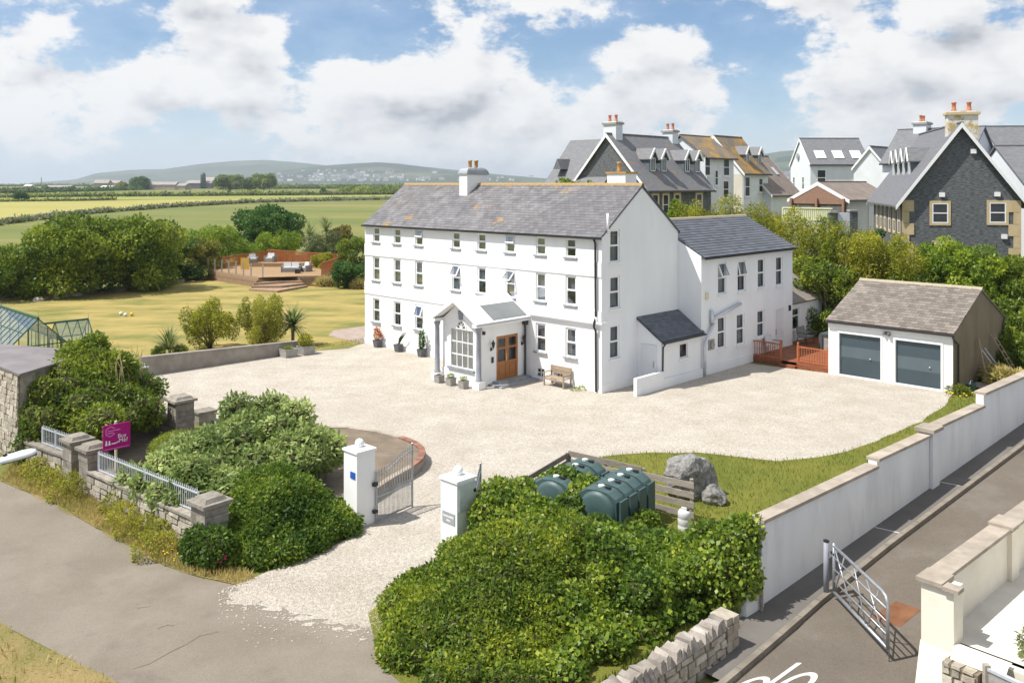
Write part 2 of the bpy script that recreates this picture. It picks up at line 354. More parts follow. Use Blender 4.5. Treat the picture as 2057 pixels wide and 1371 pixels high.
mat('grass_green', [(.115, .135, .018), (.165, .165, .026)], .5, .95, .06, 12, patches=[((.25, .20, .06), .8, .58, .15, .6)])
mat('verge', [(.30, .215, .095), (.17, .16, .05)], .8, .95, .05, 14)
mat('field_base', [(.125, .145, .036), (.185, .175, .052)], .05, .95, .05, 5)
mat('field_tan', [(.185, .185, .050), (.125, .15, .036)], .02, .95, .1, 2, contrast=(.35, .6), patches=[((.25, .21, .075), .012, .54, .1, .6)], stretch=(.6, 1.6, 1))
mat('field_yellow', [(.37, .325, .10), (.30, .28, .075)], .012, .95, .1, 1, contrast=(.35, .6), stretch=(.6, 2.5, 1))
mat('field_lime', [(.27, .28, .065), (.21, .23, .05)], .02, .95, .1, 1, stretch=(.6, 2, 1))
mat('soil', [(.155, .122, .09), (.225, .18, .135)], 1.5, .95, .02, 18, patches=[((.16, .165, .05), 2.2, .60, .1, .7)])
mat('paving', [(.30, .23, .19), (.38, .31, .27)], 2, .85)
mat('hill', [(.038, .060, .028), (.062, .078, .036)], .0012, .95, voro=.0028, vcol=.5, patches=[((.14, .125, .07), .0016, .58, .06, .7), ((.03, .05, .022), .0035, .6, .05, .8)], stretch=(1, 1, 3))
mat('tank_green', [(.040, .080, .080), (.068, .110, .108)], 2, .48, spec=.4, patches=[((.13, .2, .18), 5, .68, .06, .4)])
mat('tank_cap', [(.6, .62, .62)], rough=.5)
mat('plank_old', [(.25, .215, .18), (.38, .335, .285)], 5, .9, .004, 30, rnd=.2, stretch=(1, 1, 8), patches=[((.36, .13, .06), 3, .60, .1, .7)])
mat('plastic_can', [(.56, .56, .57), (.66, .66, .67)], 3, .5)
mat('sign_magenta', [(.42, .0, .19)], rough=.45, spec=.4)
mat('sign_white', [(.85, .82, .85)], rough=.5)
mat('sign_pink', [(.75, .22, .55)], rough=.5)
mat('sign_blue', [(.03, .10, .42)], rough=.5)
mat('plate_grey', [(.33, .35, .36)], rough=.5)
mat('post_cream', [(.66, .60, .44)], rough=.7)
mat('lamp_white', [(.62, .65, .67), (.70, .72, .74)], 3, .35, spec=.5)
mat('lens', [(.10, .10, .12)], rough=.2, spec=.6)
mat('green_frame', [(.012, .075, .045), (.02, .095, .06)], 3, .4, spec=.5)
mat('blind', [(.42, .425, .43)], rough=.8, bump=0)
mat('curtain', [(.50, .495, .48), (.64, .635, .615)], 5, .9, stretch=(4, 4, .2))
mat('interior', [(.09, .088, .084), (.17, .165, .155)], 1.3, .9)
mat('rattan', [(.21, .20, .19), (.28, .27, .26)], 20, .8)
mat('cushion', [(.55, .55, .56), (.62, .62, .63)], 3, .9)
mat('yellow_board', [(.55, .36, .06), (.62, .44, .10)], 2, .7)
mat('ball_white', [(.72, .68, .6)], rough=.6)
mat('ball_yellow', [(.75, .45, .02)], rough=.6)
mat('bark', [(.13, .10, .07), (.22, .18, .13)], 6, .95, .02, 20)
mat('twig_and_core', [(.040, .036, .018), (.07, .062, .028)], 5, .95)  # also colours the dark lobes that stand in for shade inside crowns
mat('chim_lichen', [(.62, .60, .55), (.72, .70, .66)], 1.2, .85, .004, 30, patches=[((.46, .30, .04), 1.6, .50, .1, .85), ((.3, .27, .2), 4, .62, .1, .6)])
mat('dark_stone', [(.060, .066, .071), (.185, .195, .20)], 3.5, .8, .03, 10, stretch=(1, 1, 4.5), patches=[((.13, .14, .14), 3, .64, .08, .6), ((.10, .055, .03), .45, .62, .1, .6)])
mat('sandstone', [(.50, .385, .215), (.58, .46, .28)], 2, .85, .003, 40)
mat('slate_hung', [(.10, .125, .135), (.14, .165, .175)], 3, .55)
mat('wall_bg', [(.64, .67, .70), (.72, .745, .77)], .8, .85)
mat('wall_bg_cream', [(.56, .52, .43), (.64, .60, .52)], 1, .85)
mat('wood_shingle', [(.235, .135, .095), (.33, .20, .145)], 4, .85, .02, 7, stretch=(1, 1, 7))
mat('pale_fence', [(.56, .58, .34), (.64, .66, .42)], 2, .7)
mat('fence_green', [(.05, .22, .12)], rough=.6)
mat('door_white', [(.70, .72, .74)], rough=.45)
mat('farm_wall', [(.33, .28, .23), (.44, .39, .33)], .3, .9)
mat('farm_roof', [(.26, .235, .22), (.34, .315, .30)], .3, .8)
mat('farm_shed', [(.13, .12, .15)], rough=.8)
mat('silo', [(.05, .085, .085), (.075, .115, .115)], .5, .5)
mat('town_wall', [(.72, .71, .69)], rough=.9, rnd=.25)
mat('town_roof', [(.17, .16, .17)], rough=.9)
mat('flower_pink', [(.62, .06, .16)], rough=.7)
mat('flower_yellow', [(.72, .52, .02)], rough=.7)
mat('dry_stalk', [(.50, .40, .20), (.62, .52, .30)], 4, .9)
mat('letter_paint', [(.52, .51, .48), (.62, .61, .58)], 14, .85, patches=[((.25, .23, .2), 9, .64, .05, .5)])
mat('roof_stone', [(.17, .155, .16), (.22, .205, .205)], 1.2, .8, .006, 12)
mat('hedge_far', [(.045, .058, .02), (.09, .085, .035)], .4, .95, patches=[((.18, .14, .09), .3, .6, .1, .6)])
mat('hottub', [(.06, .075, .08), (.085, .10, .105)], 2, .6)
mat('metal_furniture', [(.12, .12, .125)], rough=.5)
mat('bin_blue', [(.075, .13, .17), (.10, .155, .195)], 2, .6)
glassmat('glass', (.58, .62, .65), .02); glassmat('glass_clear', (.86, .92, .90), .05)
glassmat('greenhouse_glass', (.72, .82, .80), .16, .10)
leafmat('lf_hedge', (.022, .036, .006), (.068, .094, .010), (.185, .180, .018))
leafmat('lf_ivy', (.020, .040, .006), (.072, .102, .011), (.20, .205, .024), .45, .45)
leafmat('lf_dark', (.016, .034, .006), (.042, .070, .009), (.125, .140, .016))
leafmat('lf_varieg', (.028, .044, .010), (.100, .122, .033), (.25, .26, .095), .5, .4)
leafmat('lf_mid', (.024, .042, .007), (.072, .095, .012), (.175, .175, .020))
leafmat('lf_tree', (.016, .032, .006), (.064, .088, .010), (.195, .195, .020))
leafmat('lf_deep', (.010, .028, .008), (.026, .056, .012), (.060, .100, .018))
leafmat('lf_gold', (.044, .048, .007), (.120, .118, .012), (.25, .21, .02))
leafmat('lf_weed', (.062, .066, .010), (.145, .135, .018), (.255, .21, .04), .6, .3)
leafmat('lf_golden_tip', (.035, .042, .009), (.095, .095, .018), (.235, .185, .04))
leafmat('lf_bright', (.036, .060, .008), (.092, .120, .012), (.19, .205, .018))
leafmat('lf_olive', (.035, .042, .016), (.080, .088, .036), (.16, .16, .07))
leafmat('lf_conifer', (.035, .030, .007), (.075, .056, .010), (.13, .095, .015))
leafmat('lf_grass', (.042, .058, .007), (.075, .085, .011), (.125, .11, .03), .6, .3)
leafmat('lf_straw', (.11, .098, .025), (.225, .168, .065), (.30, .23, .105), .7, .2)
leafmat('lf_phormium', (.05, .025, .018), (.09, .055, .028), (.14, .10, .05))
leafmat('lf_palm', (.026, .045, .012), (.072, .092, .028), (.17, .155, .065))
# ------------------------------------------------------------------ land
def ground():
    ys = [-40+4*i for i in range(55)] + list(np.geomspace(185, 11500, 46)); 
    xp = [0]+[4*i for i in range(1, 26)]+list(np.geomspace(106, 10500, 34)); xs = [-x for x in xp[:0:-1]]+xp
    nx, ny = len(xs), len(ys); mb = MB()
    mb.v = [(x, y, terr(x, y)-.004) for y in ys for x in xs]
    mb.f = [(j*nx+i, j*nx+i+1, (j+1)*nx+i+1, (j+1)*nx+i) for j in range(ny-1) for i in range(nx-1)]
    return struct('ground', mb, MT['field_base'], True)
ground()
def flat(name, pts, z, m, sub=True):
    mb = MB(); mb.poly([(p[0], p[1], z) for p in pts])
    return struct(name, mb, MT[m])
def pxs(lst, z=0): return [G(u, v, z) for u, v in lst]
def wob(pts, step=.8, amp=.12):                     # ragged edge for gravel and grass
    out = []
    for a, b in zip(pts, pts[1:]+pts[:1]):
        a = Vector((a[0], a[1], 0)); b = Vector((b[0], b[1], 0)); n = max(1, int((b-a).length/step))
        if (b-a).length > 14: n = 1
        for i in range(n): p = a.lerp(b, i/n); out.append(p+Vector((random.uniform(-amp, amp), random.uniform(-amp, amp), 0)))
    return out
lawn = pxs([(-500, 760), (0, 800), (285, 757), (620, 706), (735, 688)]) + [HW(0, 18), HW(6, 18), HW(8, 26), HW(20, 40)] + pxs([(800, 545), (735, 556), (640, 572), (420, 556), (300, 575), (60, 596), (-500, 620)])
flat('lawn', lawn, .004, 'lawn_dry')
LA = math.atan2(.673, .739); LD = Vector((.739, .673, 0)).normalized(); LN = Vector((LD.y, -LD.x, 0)); S0 = Vector((5.45, 19.3, 0))
def lz(s): return .055*max(0., s)
def LW(s, n, z=0.): p = S0+LD*s+LN*n; return Vector((p.x, p.y, lz(s)+z))
def road_edge_ext(a, b, k): d = (b-a).normalized(); return b+d*k
re = pxs([(480, 1176), (400, 1160), (330, 1136), (220, 1076), (110, 1013), (0, 966)])
lo = pxs([(0, 1252), (100, 1303), (230, 1371)])
roadp = [road_edge_ext(re[4], re[5], 60)] + re[::-1] + pxs([(620, 1180), (800, 1210)]) + [Vector((2, 15.5, 0)), Vector((4.6, 16.0, 0)), Vector((9, 15.2, 0)), Vector((30, 14, 0)), Vector((30, 4, 0)), Vector((-6, 4, 0))] + lo[::-1] + [road_edge_ext(lo[1], lo[0], 60)]
flat('road', roadp, .006, 'asphalt')
court = pxs([(1664, 749), (1918, 790), (1895, 818), (1850, 850), (1800, 872), (1760, 890), (1700, 909), (1640, 922), (1560, 930), (1480, 920), (1400, 912), (1310, 912), (1240, 917), (1170, 925)]) \
    + [Vector((-.6, 23.5, 0)), Vector((-1.7, 21.2, 0))] + pxs([(900, 1160), (830, 1190), (790, 1225), (740, 1250), (690, 1256), (640, 1240), (590, 1228), (540, 1206), (490, 1192), (500, 1165), (600, 1125), (700, 1085)]) \
    + [Vector((-4.0, 24.2, 0)), Vector((-4.4, 25.5, 0)), Vector((-7, 28.5, 0))] + pxs([(640, 850), (420, 856), (330, 838), (285, 800), (282, 757), (620, 706), (700, 700), (735, 688)]) + [HW(.4, 17.9), HW(.4, .2), HW(6.3, .2), HW(6.3, -1.4), HW(10.6, -1.3)]
cpts = wob(court, .7, .07)
flat('courtyard', cpts, .010, 'gravel')
gr = pxs([(1170, 922), (1240, 914), (1310, 909), (1400, 909), (1480, 917), (1560, 927), (1640, 919), (1700, 906), (1760, 887), (1800, 869), (1850, 847), (1895, 815), (1918, 787)])
grass_poly = gr + [HW(11.2, -11.4), HW(19, -11.4), HW(22, -17), LW(16, -.1), LW(-.2, -.1), Vector((3.6, 18.2, 0)), Vector((1.0, 24.6, 0))]
flat('grass_bank', wob(grass_poly, .7, .06), .014, 'grass_green')
verge_poly = re + [Vector((-17.2, 30.2, 0)), Vector((-14, 27.9, 0)), Vector((-12.9, 26.9, 0)), Vector((-8.2, 22.7, 0)), Vector((-6.2, 21.0, 0))]
flat('road_verge', wob(verge_poly, .5, .06), .012, 'verge')
vp2 = lo + [Vector((-6, 4, 0)), Vector((-16, 4, 0)), road_edge_ext(lo[1], lo[0], 30)]
flat('near_verge', wob(vp2, .5, .06), .012, 'verge')
flat('hedge_bank', [Vector((-3.2, 19.3, 0)), Vector((-2.6, 17.2, 0)), Vector((-1.5, 15.8, 0)), Vector((1.4, 14.6, 0)), Vector((4.4, 17.6, 0)), Vector((5.4, 19.2, 0)), Vector((3.6, 21, 0)), Vector((-1.2, 22.2, 0))], .018, 'grass_green')
# front garden ground left of the drive
flat('front_garden', [Vector((-12.8, 26.8, 0)), Vector((-8.2, 22.9, 0)), Vector((-6.3, 21.4, 0)), Vector((-4.2, 24, 0)), Vector((-4.6, 25.6, 0)), Vector((-8.4, 34, 0)), Vector((-12.4, 33.4, 0)), Vector((-16.4, 37.5, 0)), Vector((-17.4, 36, 0)), Vector((-16.6, 30.2, 0)), Vector((-13.7, 27.9, 0))], .016, 'soil')
flat('patio', [HW(-.2, 18), HW(-.2, 21.5), HW(1.2, 23.0), HW(6, 23), HW(6, 18)], .016, 'paving')
# ---- lane on the right: asphalt, kerb stones, narrow pavement
def lane():
    mb = MB(); st = [-6, -3, 0, 3, 6, 10, 14, 20, 30, 45]
    def kn(s): return float(np.interp(s, [-6, -2.7, 0, 1.2, 5], [1.42, 1.17, .92, .85, .76]))
    for a, b in zip(st, st[1:]):
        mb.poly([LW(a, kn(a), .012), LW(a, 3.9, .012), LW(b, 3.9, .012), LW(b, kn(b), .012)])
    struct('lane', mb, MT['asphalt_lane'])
    mb = MB()
    for a, b in zip(st, st[1:]):
        if a >= -3: mb.poly([LW(a, -.02, .11), LW(a, kn(a)-.1, .11), LW(b, kn(b)-.1, .11), LW(b, -.02, .11)])
    pv = struct('pavement', mb, MT['pavement'])
    s = -6.0; mb = MB(); k = 0
    kb = thing('kerb', 'worn pale concrete kerb along the narrow lane beside the white wall', 'kerb')
    while s < 30:
        p, q = LW(s, kn(s)-.06, .05), LW(s+.88, kn(s+.88)-.06, .05)
        m = MB(); m.beam(p, q, .13, .16); m.build('kerb_stone', MT['kerb'], kb); s += .9
    for s in (5.6, 9.8):
        m = MB(); m.beam(LW(s, .02, .114), LW(s+.1, .68, .114), .035, .006); m.build('joint_line', MT['road_paint'], pv)
    # white lettering on the lane
    def wp(x, y): p = Vector((4.55, 16.18, .018))+Vector((.70, -.07, 0))*x+LD*y; return p
    def ring(cx, cy, rx, ry, w, n=36):
        m = MB()
        for i in range(n):
            q = []
            for k, e in ((i, -1), (i+1, -1), (i+1, 1), (i, 1)):
                t = 2*math.pi*k/n; q.append(wp(cx+(rx+e*w/2)*math.cos(t), cy+(ry+e*w/2)*math.sin(t)))
            m.poly(q)
        return m
    dd = thing('road_marking', 'white painted letter d on the lane near the bottom edge', 'road marking')
    ring(-.44, .28, .30, .50, .15).build('bowl', MT['letter_paint'], dd); m = MB(); m.poly([wp(-.13, -.3), wp(.02, -.3), wp(.02, 1.6), wp(-.13, 1.6)]); o = m.build('stem', MT['letter_paint'], dd); o.location = (0, 0, .003)
    oo = ring(.58, .50, .34, .60, .16).build('road_marking', MT['letter_paint']); tag(oo, 'white painted round letter on the lane right of the letter d', 'road marking')
    m = MB(); a = G(1758, 1262); 
    def GL(u, v):
        z = 0
        for _ in range(8): p = G(u, v, z); z = lz((p-S0).dot(LD))+.013
        return G(u, v, z)
    q = [GL(1748, 1240), GL(1800, 1206), GL(1851, 1224), GL(1808, 1258)]
    m.ext([(p.x, p.y, p.z) for p in q], (0, 0, .004)); o = m.build('manhole_cover', MT['rust_plate']); tag(o, 'rusty square steel cover set in the lane behind the metal gate', 'manhole cover')
lane()
# ---- far fields, draped strips between the hedges
def strip(name, bot, top, m, off, rows=8, n=26):
    bu = [p[0] for p in bot]; bv = [p[1] for p in bot]; tu = [p[0] for p in top]; tv = [p[1] for p in top]
    us = np.linspace(max(bu[0], tu[0]), min(bu[-1], tu[-1]), n); mb = MB()
    for j in range(rows+1):
        for u in us:
            k = 1-(1-j/rows)**1.6
            v = np.interp(u, bu, bv)*(1-k)+np.interp(u, tu, tv)*k; p = GT(u, v); mb.v.append((p.x, p.y, p.z+off))
    mb.f = [(j*n+i, j*n+i+1, (j+1)*n+i+1, (j+1)*n+i) for j in range(rows) for i in range(n-1)]
    return struct(name, mb, MT[m], True)
H1 = [(-150, 480), (0, 452), (160, 432), (330, 418), (500, 408), (650, 404), (900, 399)]
strip('field_near', [(-150, 600), (0, 575), (300, 545), (560, 520), (740, 500), (900, 480)], H1, 'field_tan', .10)
strip('field_barley', H1[:6], [(-150, 408), (0, 406), (200, 404), (400, 400), (650, 398)], 'field_yellow', .16)
strip('field_lime', [(-150, 407), (200, 403), (650, 397.5), (900, 394)], [(-150, 399), (200, 396), (650, 393), (900, 391)], 'field_lime', .22)
strip('field_far', [(-150, 394), (200, 391), (650, 389), (900, 388)], [(-150, 384), (200, 382), (650, 381), (900, 381)], 'field_tan', .3)
# ---- hills across the bay
HILLS = []
def hill(name, prof, Yb, Yc, m='hill'):
    us = [p[0] for p in prof]; zs = [(HZ-p[1])*Yc/F+H for p in prof]
    def zat(X, Y):
        u = CX+F*X/Y; zc = float(np.interp(u, us, zs)); t = ss(Yb, Yc, Y)
        r = 6*math.sin(X/310+Y/500)+4*math.sin(X/170-Y/260)+3*math.sin(X/90)
        return terr(X, min(Y, 3000))+(zc-12)*t + r*t*(1-t)*2.5
    mb = MB(); n = 90; rows = 26
    for j in range(rows+1):
        Y = Yb+(Yc*1.06-Yb)*j/rows
        for i in range(n+1):
            u = us[0]+(us[-1]-us[0])*i/n; X = (u-CX)*Y/F
            z = zat(X, Y) if Y <= Yc else zat(X*Yc/Y, Yc)-(Y-Yc)*.12
            mb.v.append((X, Y, z))
    mb.f = [(j*(n+1)+i, j*(n+1)+i+1, (j+1)*(n+1)+i+1, (j+1)*(n+1)+i) for j in range(rows) for i in range(n)]
    HILLS.append((us[0], us[-1], Yb, Yc, zat)); return struct(name, mb, MT[m], True)
hill('hill_right', [(440, 362), (520, 348), (600, 337), (660, 331), (720, 327), (760, 325), (800, 328), (850, 334), (920, 341), (1000, 349), (1080, 356), (1180, 363), (1300, 368)], 3400, 5200)
hill('hill_left', [(60, 368), (150, 360), (195, 347), (260, 341), (330, 339), (400, 329), (470, 323), (530, 321), (580, 324), (640, 330), (720, 338), (800, 350), (900, 366)], 4200, 6800)
hill('hill_village', [(1380, 368), (1460, 340), (1530, 310), (1570, 303), (1620, 300), (1700, 298), (1800, 305), (1950, 318), (2300, 345)], 2800, 4600)
def town():
    me = []
    for k, (w, d, h) in enumerate([(11, 8, 6), (16, 9, 7), (26, 10, 8), (8, 8, 9)]):
        m = MB(); m.box(-w/2, w/2, -d/2, d/2, -4, h)
        m.ext([(-w/2-.4, -d/2-.4, h), (-w/2-.4, d/2+.4, h), (-w/2-.4, 0, h+3.2)], (w+.8, 0, 0))
        q = m.mesh('town_house'); q.materials.append(MT['town_wall']); q.materials.append(MT['town_roof'])
        for p in q.polygons:
            if p.index >= 6: p.material_index = 1
        me.append(q)
    spots = []
    r = random.Random(5)
    for _ in range(170):
        c = r.random()
        if c < .55: u, v = r.gauss(690, 60), r.uniform(352, 364)
        elif c < .72: u, v = r.gauss(700, 70), r.uniform(343, 353)
        elif c < .9: u, v = r.uniform(800, 1090), r.uniform(356, 365)
        else: u, v = r.uniform(1545, 1605), r.uniform(345, 362)
        spots.append((u, v))
    for u, v in spots:
        hl = [h for h in HILLS if h[0] < u < h[1]]
        hl = [h for h in hl if (h[2] == 2800) == (u > 1380)]
        if not hl: continue
        _, _, Yb, Yc, zat = hl[0]; found = None
        for i in range(120):
            Y = Yb+(Yc-Yb)*i/120; p = PX(u, v, Y)
            if zat(p.x, Y) >= p.z: found = p; break
        if not found: continue
        o = link('town_house', random.choice(me), None); o.location = (found.x, found.y, zat(found.x, found.y)); o.rotation_euler = (0, 0, random.uniform(-.5, .5))
        tag(o, 'tiny pale house of the far town at the foot of the blue hill', 'house', 'houses of the far town')
town()
def haze():
    mb = MB(); mb.box(-6500, 6500, -60, 11400, -5, 230)
    m = bpy.data.materials.new('haze'); m.use_nodes = True; nt = m.node_tree; nt.nodes.clear()
    o = nt.nodes.new('ShaderNodeOutputMaterial'); v = nt.nodes.new('ShaderNodeVolumePrincipled')
    v.inputs['Color'].default_value = (.80, .90, 1, 1); v.inputs['Density'].default_value = HAZE; v.inputs['Anisotropy'].default_value = .2
    nt.links.new(v.outputs[0], o.inputs['Volume']); mb.build('haze', m, None, kind='stuff')
HAZE = .00013
haze()
# ------------------------------------------------------------------ building pieces
def wallface(mb, f, s0, s1, z0, z1, holes, dep):
    ss_ = sorted({s0, s1, *[h[0] for h in holes], *[h[1] for h in holes]}); zz = sorted({z0, z1, *[h[2] for h in holes], *[h[3] for h in holes]})
    for a, b in zip(ss_, ss_[1:]):
        for c, d in zip(zz, zz[1:]):
            m, n = (a+b)/2, (c+d)/2
            if any(h[0] < m < h[1] and h[2] < n < h[3] for h in holes): continue
            mb.poly([f(a, 0, c), f(b, 0, c), f(b, 0, d), f(a, 0, d)])
    for a, b, c, d in holes:
        mb.poly([f(a, 0, c), f(a, 0, d), f(a, -dep, d), f(a, -dep, c)]); mb.poly([f(b, 0, c), f(b, -dep, c), f(b, -dep, d), f(b, 0, d)])
        mb.poly([f(a, 0, c), f(a, -dep, c), f(b, -dep, c), f(b, 0, c)]); mb.poly([f(a, 0, d), f(b, 0, d), f(b, -dep, d), f(a, -dep, d)])
def fbox(mb, f, s0, s1, t0, t1, z0, z1):
    mb.hexa([f(s0, t0, z0), f(s1, t0, z0), f(s1, t1, z0), f(s0, t1, z0), f(s0, t0, z1), f(s1, t0, z1), f(s1, t1, z1), f(s0, t1, z1)])
def ringbox(mb, f, a, b, c, d, t0, t1, w):
    fbox(mb, f, a, b, t0, t1, c, c+w); fbox(mb, f, a, b, t0, t1, d-w, d); fbox(mb, f, a, a+w, t0, t1, c+w, d-w); fbox(mb, f, b-w, b, t0, t1, c+w, d-w)
def pane(f, a, b, c, d, t, parent, name='pane', m='glass'):
    q = MB(); q.poly([f(a, t, c), f(b, t, c), f(b, t, d), f(a, t, d)]); return q.build(name, MT[m], parent)
def window(par, f, a, b, c, d, dep=.11, opn=0., sill='grey_sill', look=None, inter=None, fw=.072, split=.5):
    q = MB(); ringbox(q, f, a, b, c, d, -dep, -dep+.06, fw); m = c+(d-c)*split
    fbox(q, f, a+fw, b-fw, -dep, -dep+.055, m-.03, m+.03)
    w = q.build('window', MT['upvc'], par)
    pane(f, a+fw, b-fw, c+fw, m-.03, -dep+.03, w)
    if opn > 0:                                     # top-hung light swung outwards at its foot
        hh = d-fw-m-.03
        def g(s, t, z): zz = z-(d-fw); return f(s, -dep+.05-zz*math.sin(opn)+t*math.cos(opn), d-fw+zz*math.cos(opn)+t*math.sin(opn))
        q = MB(); ringbox(q, g, a+.03, b-.03, m+.02, d-fw, 0, .05, .05); s = q.build('open_light', MT['upvc'], par)
        pane(g, a+.08, b-.08, m+.07, d-fw-.05, .025, s)
    else:
        q = MB(); ringbox(q, f, a+fw, b-fw, m+.03, d-fw, -dep+.02, -dep+.062, .025); q.build('light', MT['upvc'], w)
        pane(f, a+fw+.02, b-fw-.02, m+.05, d-fw-.02, -dep+.04, w)
    if sill:
        q = MB(); fbox(q, f, a-.09, b+.09, -.02, .10, c-.075, c-.003); q.build('sill', MT[sill], w)
    look = look or random.choice(['blind', 'blind', 'blind', 'curtain', 'half'])
    t = -dep-.10
    if look in ('blind', 'half'):
        zb = c if look == 'blind' else c+(d-c)*random.uniform(.3, .6); q = MB(); z = d; 
        while z-.05 > zb: fbox(q, f, a, b, t-.012, t+.012, z-.045, z-.012); z -= .05
        q.build('blind', MT['blind'], w)
    elif look == 'curtain':
        q = MB(); ww = (b-a)*random.uniform(.34, .5)
        for s0, s1 in ((a-.05, a+ww), (b-ww, b+.05)):
            n = 7; pts = [(s0+(s1-s0)*i/n, t+(.02 if i % 2 else -.02)) for i in range(n+1)]
            for (p, q0), (r_, q1) in zip(pts, pts[1:]): q.poly([f(p, q0, c), f(r_, q1, c), f(r_, q1, d), f(p, q0, d)])
        q.build('curtain', MT['curtain'], w)
    if inter is not None:
        fbox(inter, f, a-.3, b+.3, -dep-.62, -dep-.6, c-.3, d+.15); fbox(inter, f, a-.3, b+.3, -dep-.6, -dep-.005, c-.32, c-.3)
        fbox(inter, f, a-.3, b+.3, -dep-.6, -dep-.005, d+.15, d+.17)
        fbox(inter, f, a-.32, a-.3, -dep-.6, -dep-.005, c-.3, d+.15); fbox(inter, f, b+.3, b+.32, -dep-.6, -dep-.005, c-.3, d+.15)
    return w
def pmat(o): return Matrix.Translation(o.location) @ o.rotation_euler.to_matrix().to_4x4()
CAMP = Vector((0, 0, H))
def slates(par, o, sd, td, Wd, Ln, sw, sh, m, nparts=300, clip=None, th=.014):
    sd = Vector(sd).normalized(); td = Vector(td).normalized(); nd = sd.cross(td).normalized(); o = Vector(o)
    if nd.z < 0: nd = -nd
    PM = pmat(par); full = []; part = []; rows = max(1, round(Ln/sh)); sh = Ln/rows
    for j in range(rows):
        off = -(j % 2)*sw/2+random.uniform(-.02, .02); k = 0
        while off+k*sw < Wd:
            a, b = max(0, off+k*sw), min(Wd, off+(k+1)*sw); k += 1
            if b-a < .03: continue
            if clip and not clip((a+b)/2, (j+.5)*sh): continue
            lift = random.uniform(0, .006)
            (full if b-a > sw*.98 else part).append((a, b, j*sh, lift))
    def wedge(mb, a, b, t, lift, P):
        t1 = t+sh*1.12; g = .004
        c = [(a+g, t, 0), (b-g, t, 0), (b-g, t1, 0), (a+g, t1, 0), (a+g, t, th+lift), (b-g, t, th+lift), (b-g, t1, th*.25), (a+g, t1, th*.25)]
        mb.hexa([P(*q) for q in c])
    P = lambda s, t, n: o+sd*s+td*t+nd*n
    full.sort(key=lambda q: (PM @ P(q[0], q[2], 0)-CAMP).length)
    me = MB(); wedge(me, 0, sw, 0, .002, lambda s, t, n: Vector((s, t, n))); me = me.mesh('slate')
    ms = []
    for a, b, t, lift in full[:nparts]:
        M = basis(P(a, t, lift), sd, td, nd); ms.append(M)
    rep('slate', me, MT[m], par, ms)
    mb = MB(); rn = []
    for a, b, t, lift in full[nparts:]+part: wedge(mb, a, b, t, lift, P); rn += [random.random()]*6
    if mb.f: mb.build('slates', MT[m], par, kind='stuff', rnd=rn)
def ridge_tiles(par, p, q, m, ln=.42, r=.11):
    p = Vector(p); q = Vector(q); d = (q-p).normalized(); n = max(1, int((q-p).length/ln)); ln = (q-p).length/n
    sx = d.cross(Vector((0, 0, 1))).normalized(); me = MB()
    pr = [(-r, -.07), (-r*.6, .01), (0, .045), (r*.6, .01), (r, -.07)]
    for (a, b), (c, e) in zip(pr, pr[1:]): me.hexa([(a, 0, b-.02), (c, 0, e-.02), (c, ln*.98, e-.02), (a, ln*.98, b-.02), (a, 0, b), (c, 0, e), (c, ln*.98, e), (a, ln*.98, b)])
    me = me.mesh('ridge_tile')
    rep('ridge_tile', me, MT[m], par, [basis(p+d*ln*i+Vector((0, 0, random.uniform(0, .006))), sx, d, Vector((0, 0, 1))) for i in range(n)])
def roofbody(par, y0, y1, x0, xr, x1, ze, zr, m, th=.06, name='roof', ov=0):
    q = MB(); q.ext([(x0, y0, ze-th), (xr, y0, zr-th), (x1, y0, ze-th), (x1, y0, ze-th-.05), (xr, y0, zr-th-.12), (x0, y0, ze-th-.05)], (0, y1-y0, 0))
    return q.build(name, MT[m], par)
# ------------------------------------------------------------------ the white house
HZE, HZR, HXR, HD, HL = 7.15, 9.45, 3.08, 6.15, 17.95
house = thing('country_house', 'long white three-storey house with grey slate roof and pedimented porch', 'house', HC, HA)
colsY = [16.84, 14.87, 12.93, 9.85, 7.88, 5.82, 3.75, 1.84]
ff = fr((0, 0, 0), (0, 1, 0), (-1, 0, 0)); fg = fr((0, 0, 0), (1, 0, 0), (0, -1, 0))
inter = MB()
fh = []; spec = []
for i, y in enumerate(colsY):
    fh.append((y-.32, y+.32, 6.06, 6.95)); spec.append((.30 if i in (2, 5) else 0))
for i, y in enumerate(colsY):
    fh.append((y-.33, y+.33, 3.82, 5.20)); spec.append({3: .55, 5: .75}.get(i, 0))
for i in (0, 1, 2, 6, 7):
    y = colsY[i]; fh.append((y-.33, y+.33, 1.38, 2.76)); spec.append(.35 if i == 2 else 0)
cell = [(3.50, 4.02, .16, .58), (2.35, 2.75, .16, .52)]
q = MB(); wallface(q, ff, 0, HL, 0, HZE, fh+cell, .11)
gh = [(.60, 1.34, 5.88, 7.40), (.60, 1.36, 3.74, 5.26), (.60, 1.32, 1.44, 3.0)]
q.build('front_wall', MT['render_white'], house)
q = MB(); wallface(q, fg, 0, HD, 0, HZE, [h for h in gh[1:]]+[(gh[0][0], gh[0][1], gh[0][2], HZE)], .11)
z = lambda x: HZE+(HZR-HZE)*(x/HXR if x < HXR else (HD-x)/(HD-HXR))
q.poly([fg(0, 0, HZE), fg(.60, 0, HZE), fg(.60, 0, z(.6))]); q.poly([fg(.60, 0, 7.40), fg(1.34, 0, 7.40), fg(1.34, 0, z(1.34)), fg(.60, 0, z(.6))])
q.poly([fg(1.34, 0, HZE), fg(HD, 0, HZE), fg(HXR, 0, HZR), fg(1.34, 0, z(1.34))])
for s in (.60, 1.34): q.poly([fg(s, 0, HZE), fg(s, -.11, HZE), fg(s, -.11, 7.40), fg(s, 0, 7.40)])
q.poly([fg(.6, 0, 7.4), fg(1.34, 0, 7.4), fg(1.34, -.11, 7.4), fg(.6, -.11, 7.4)])
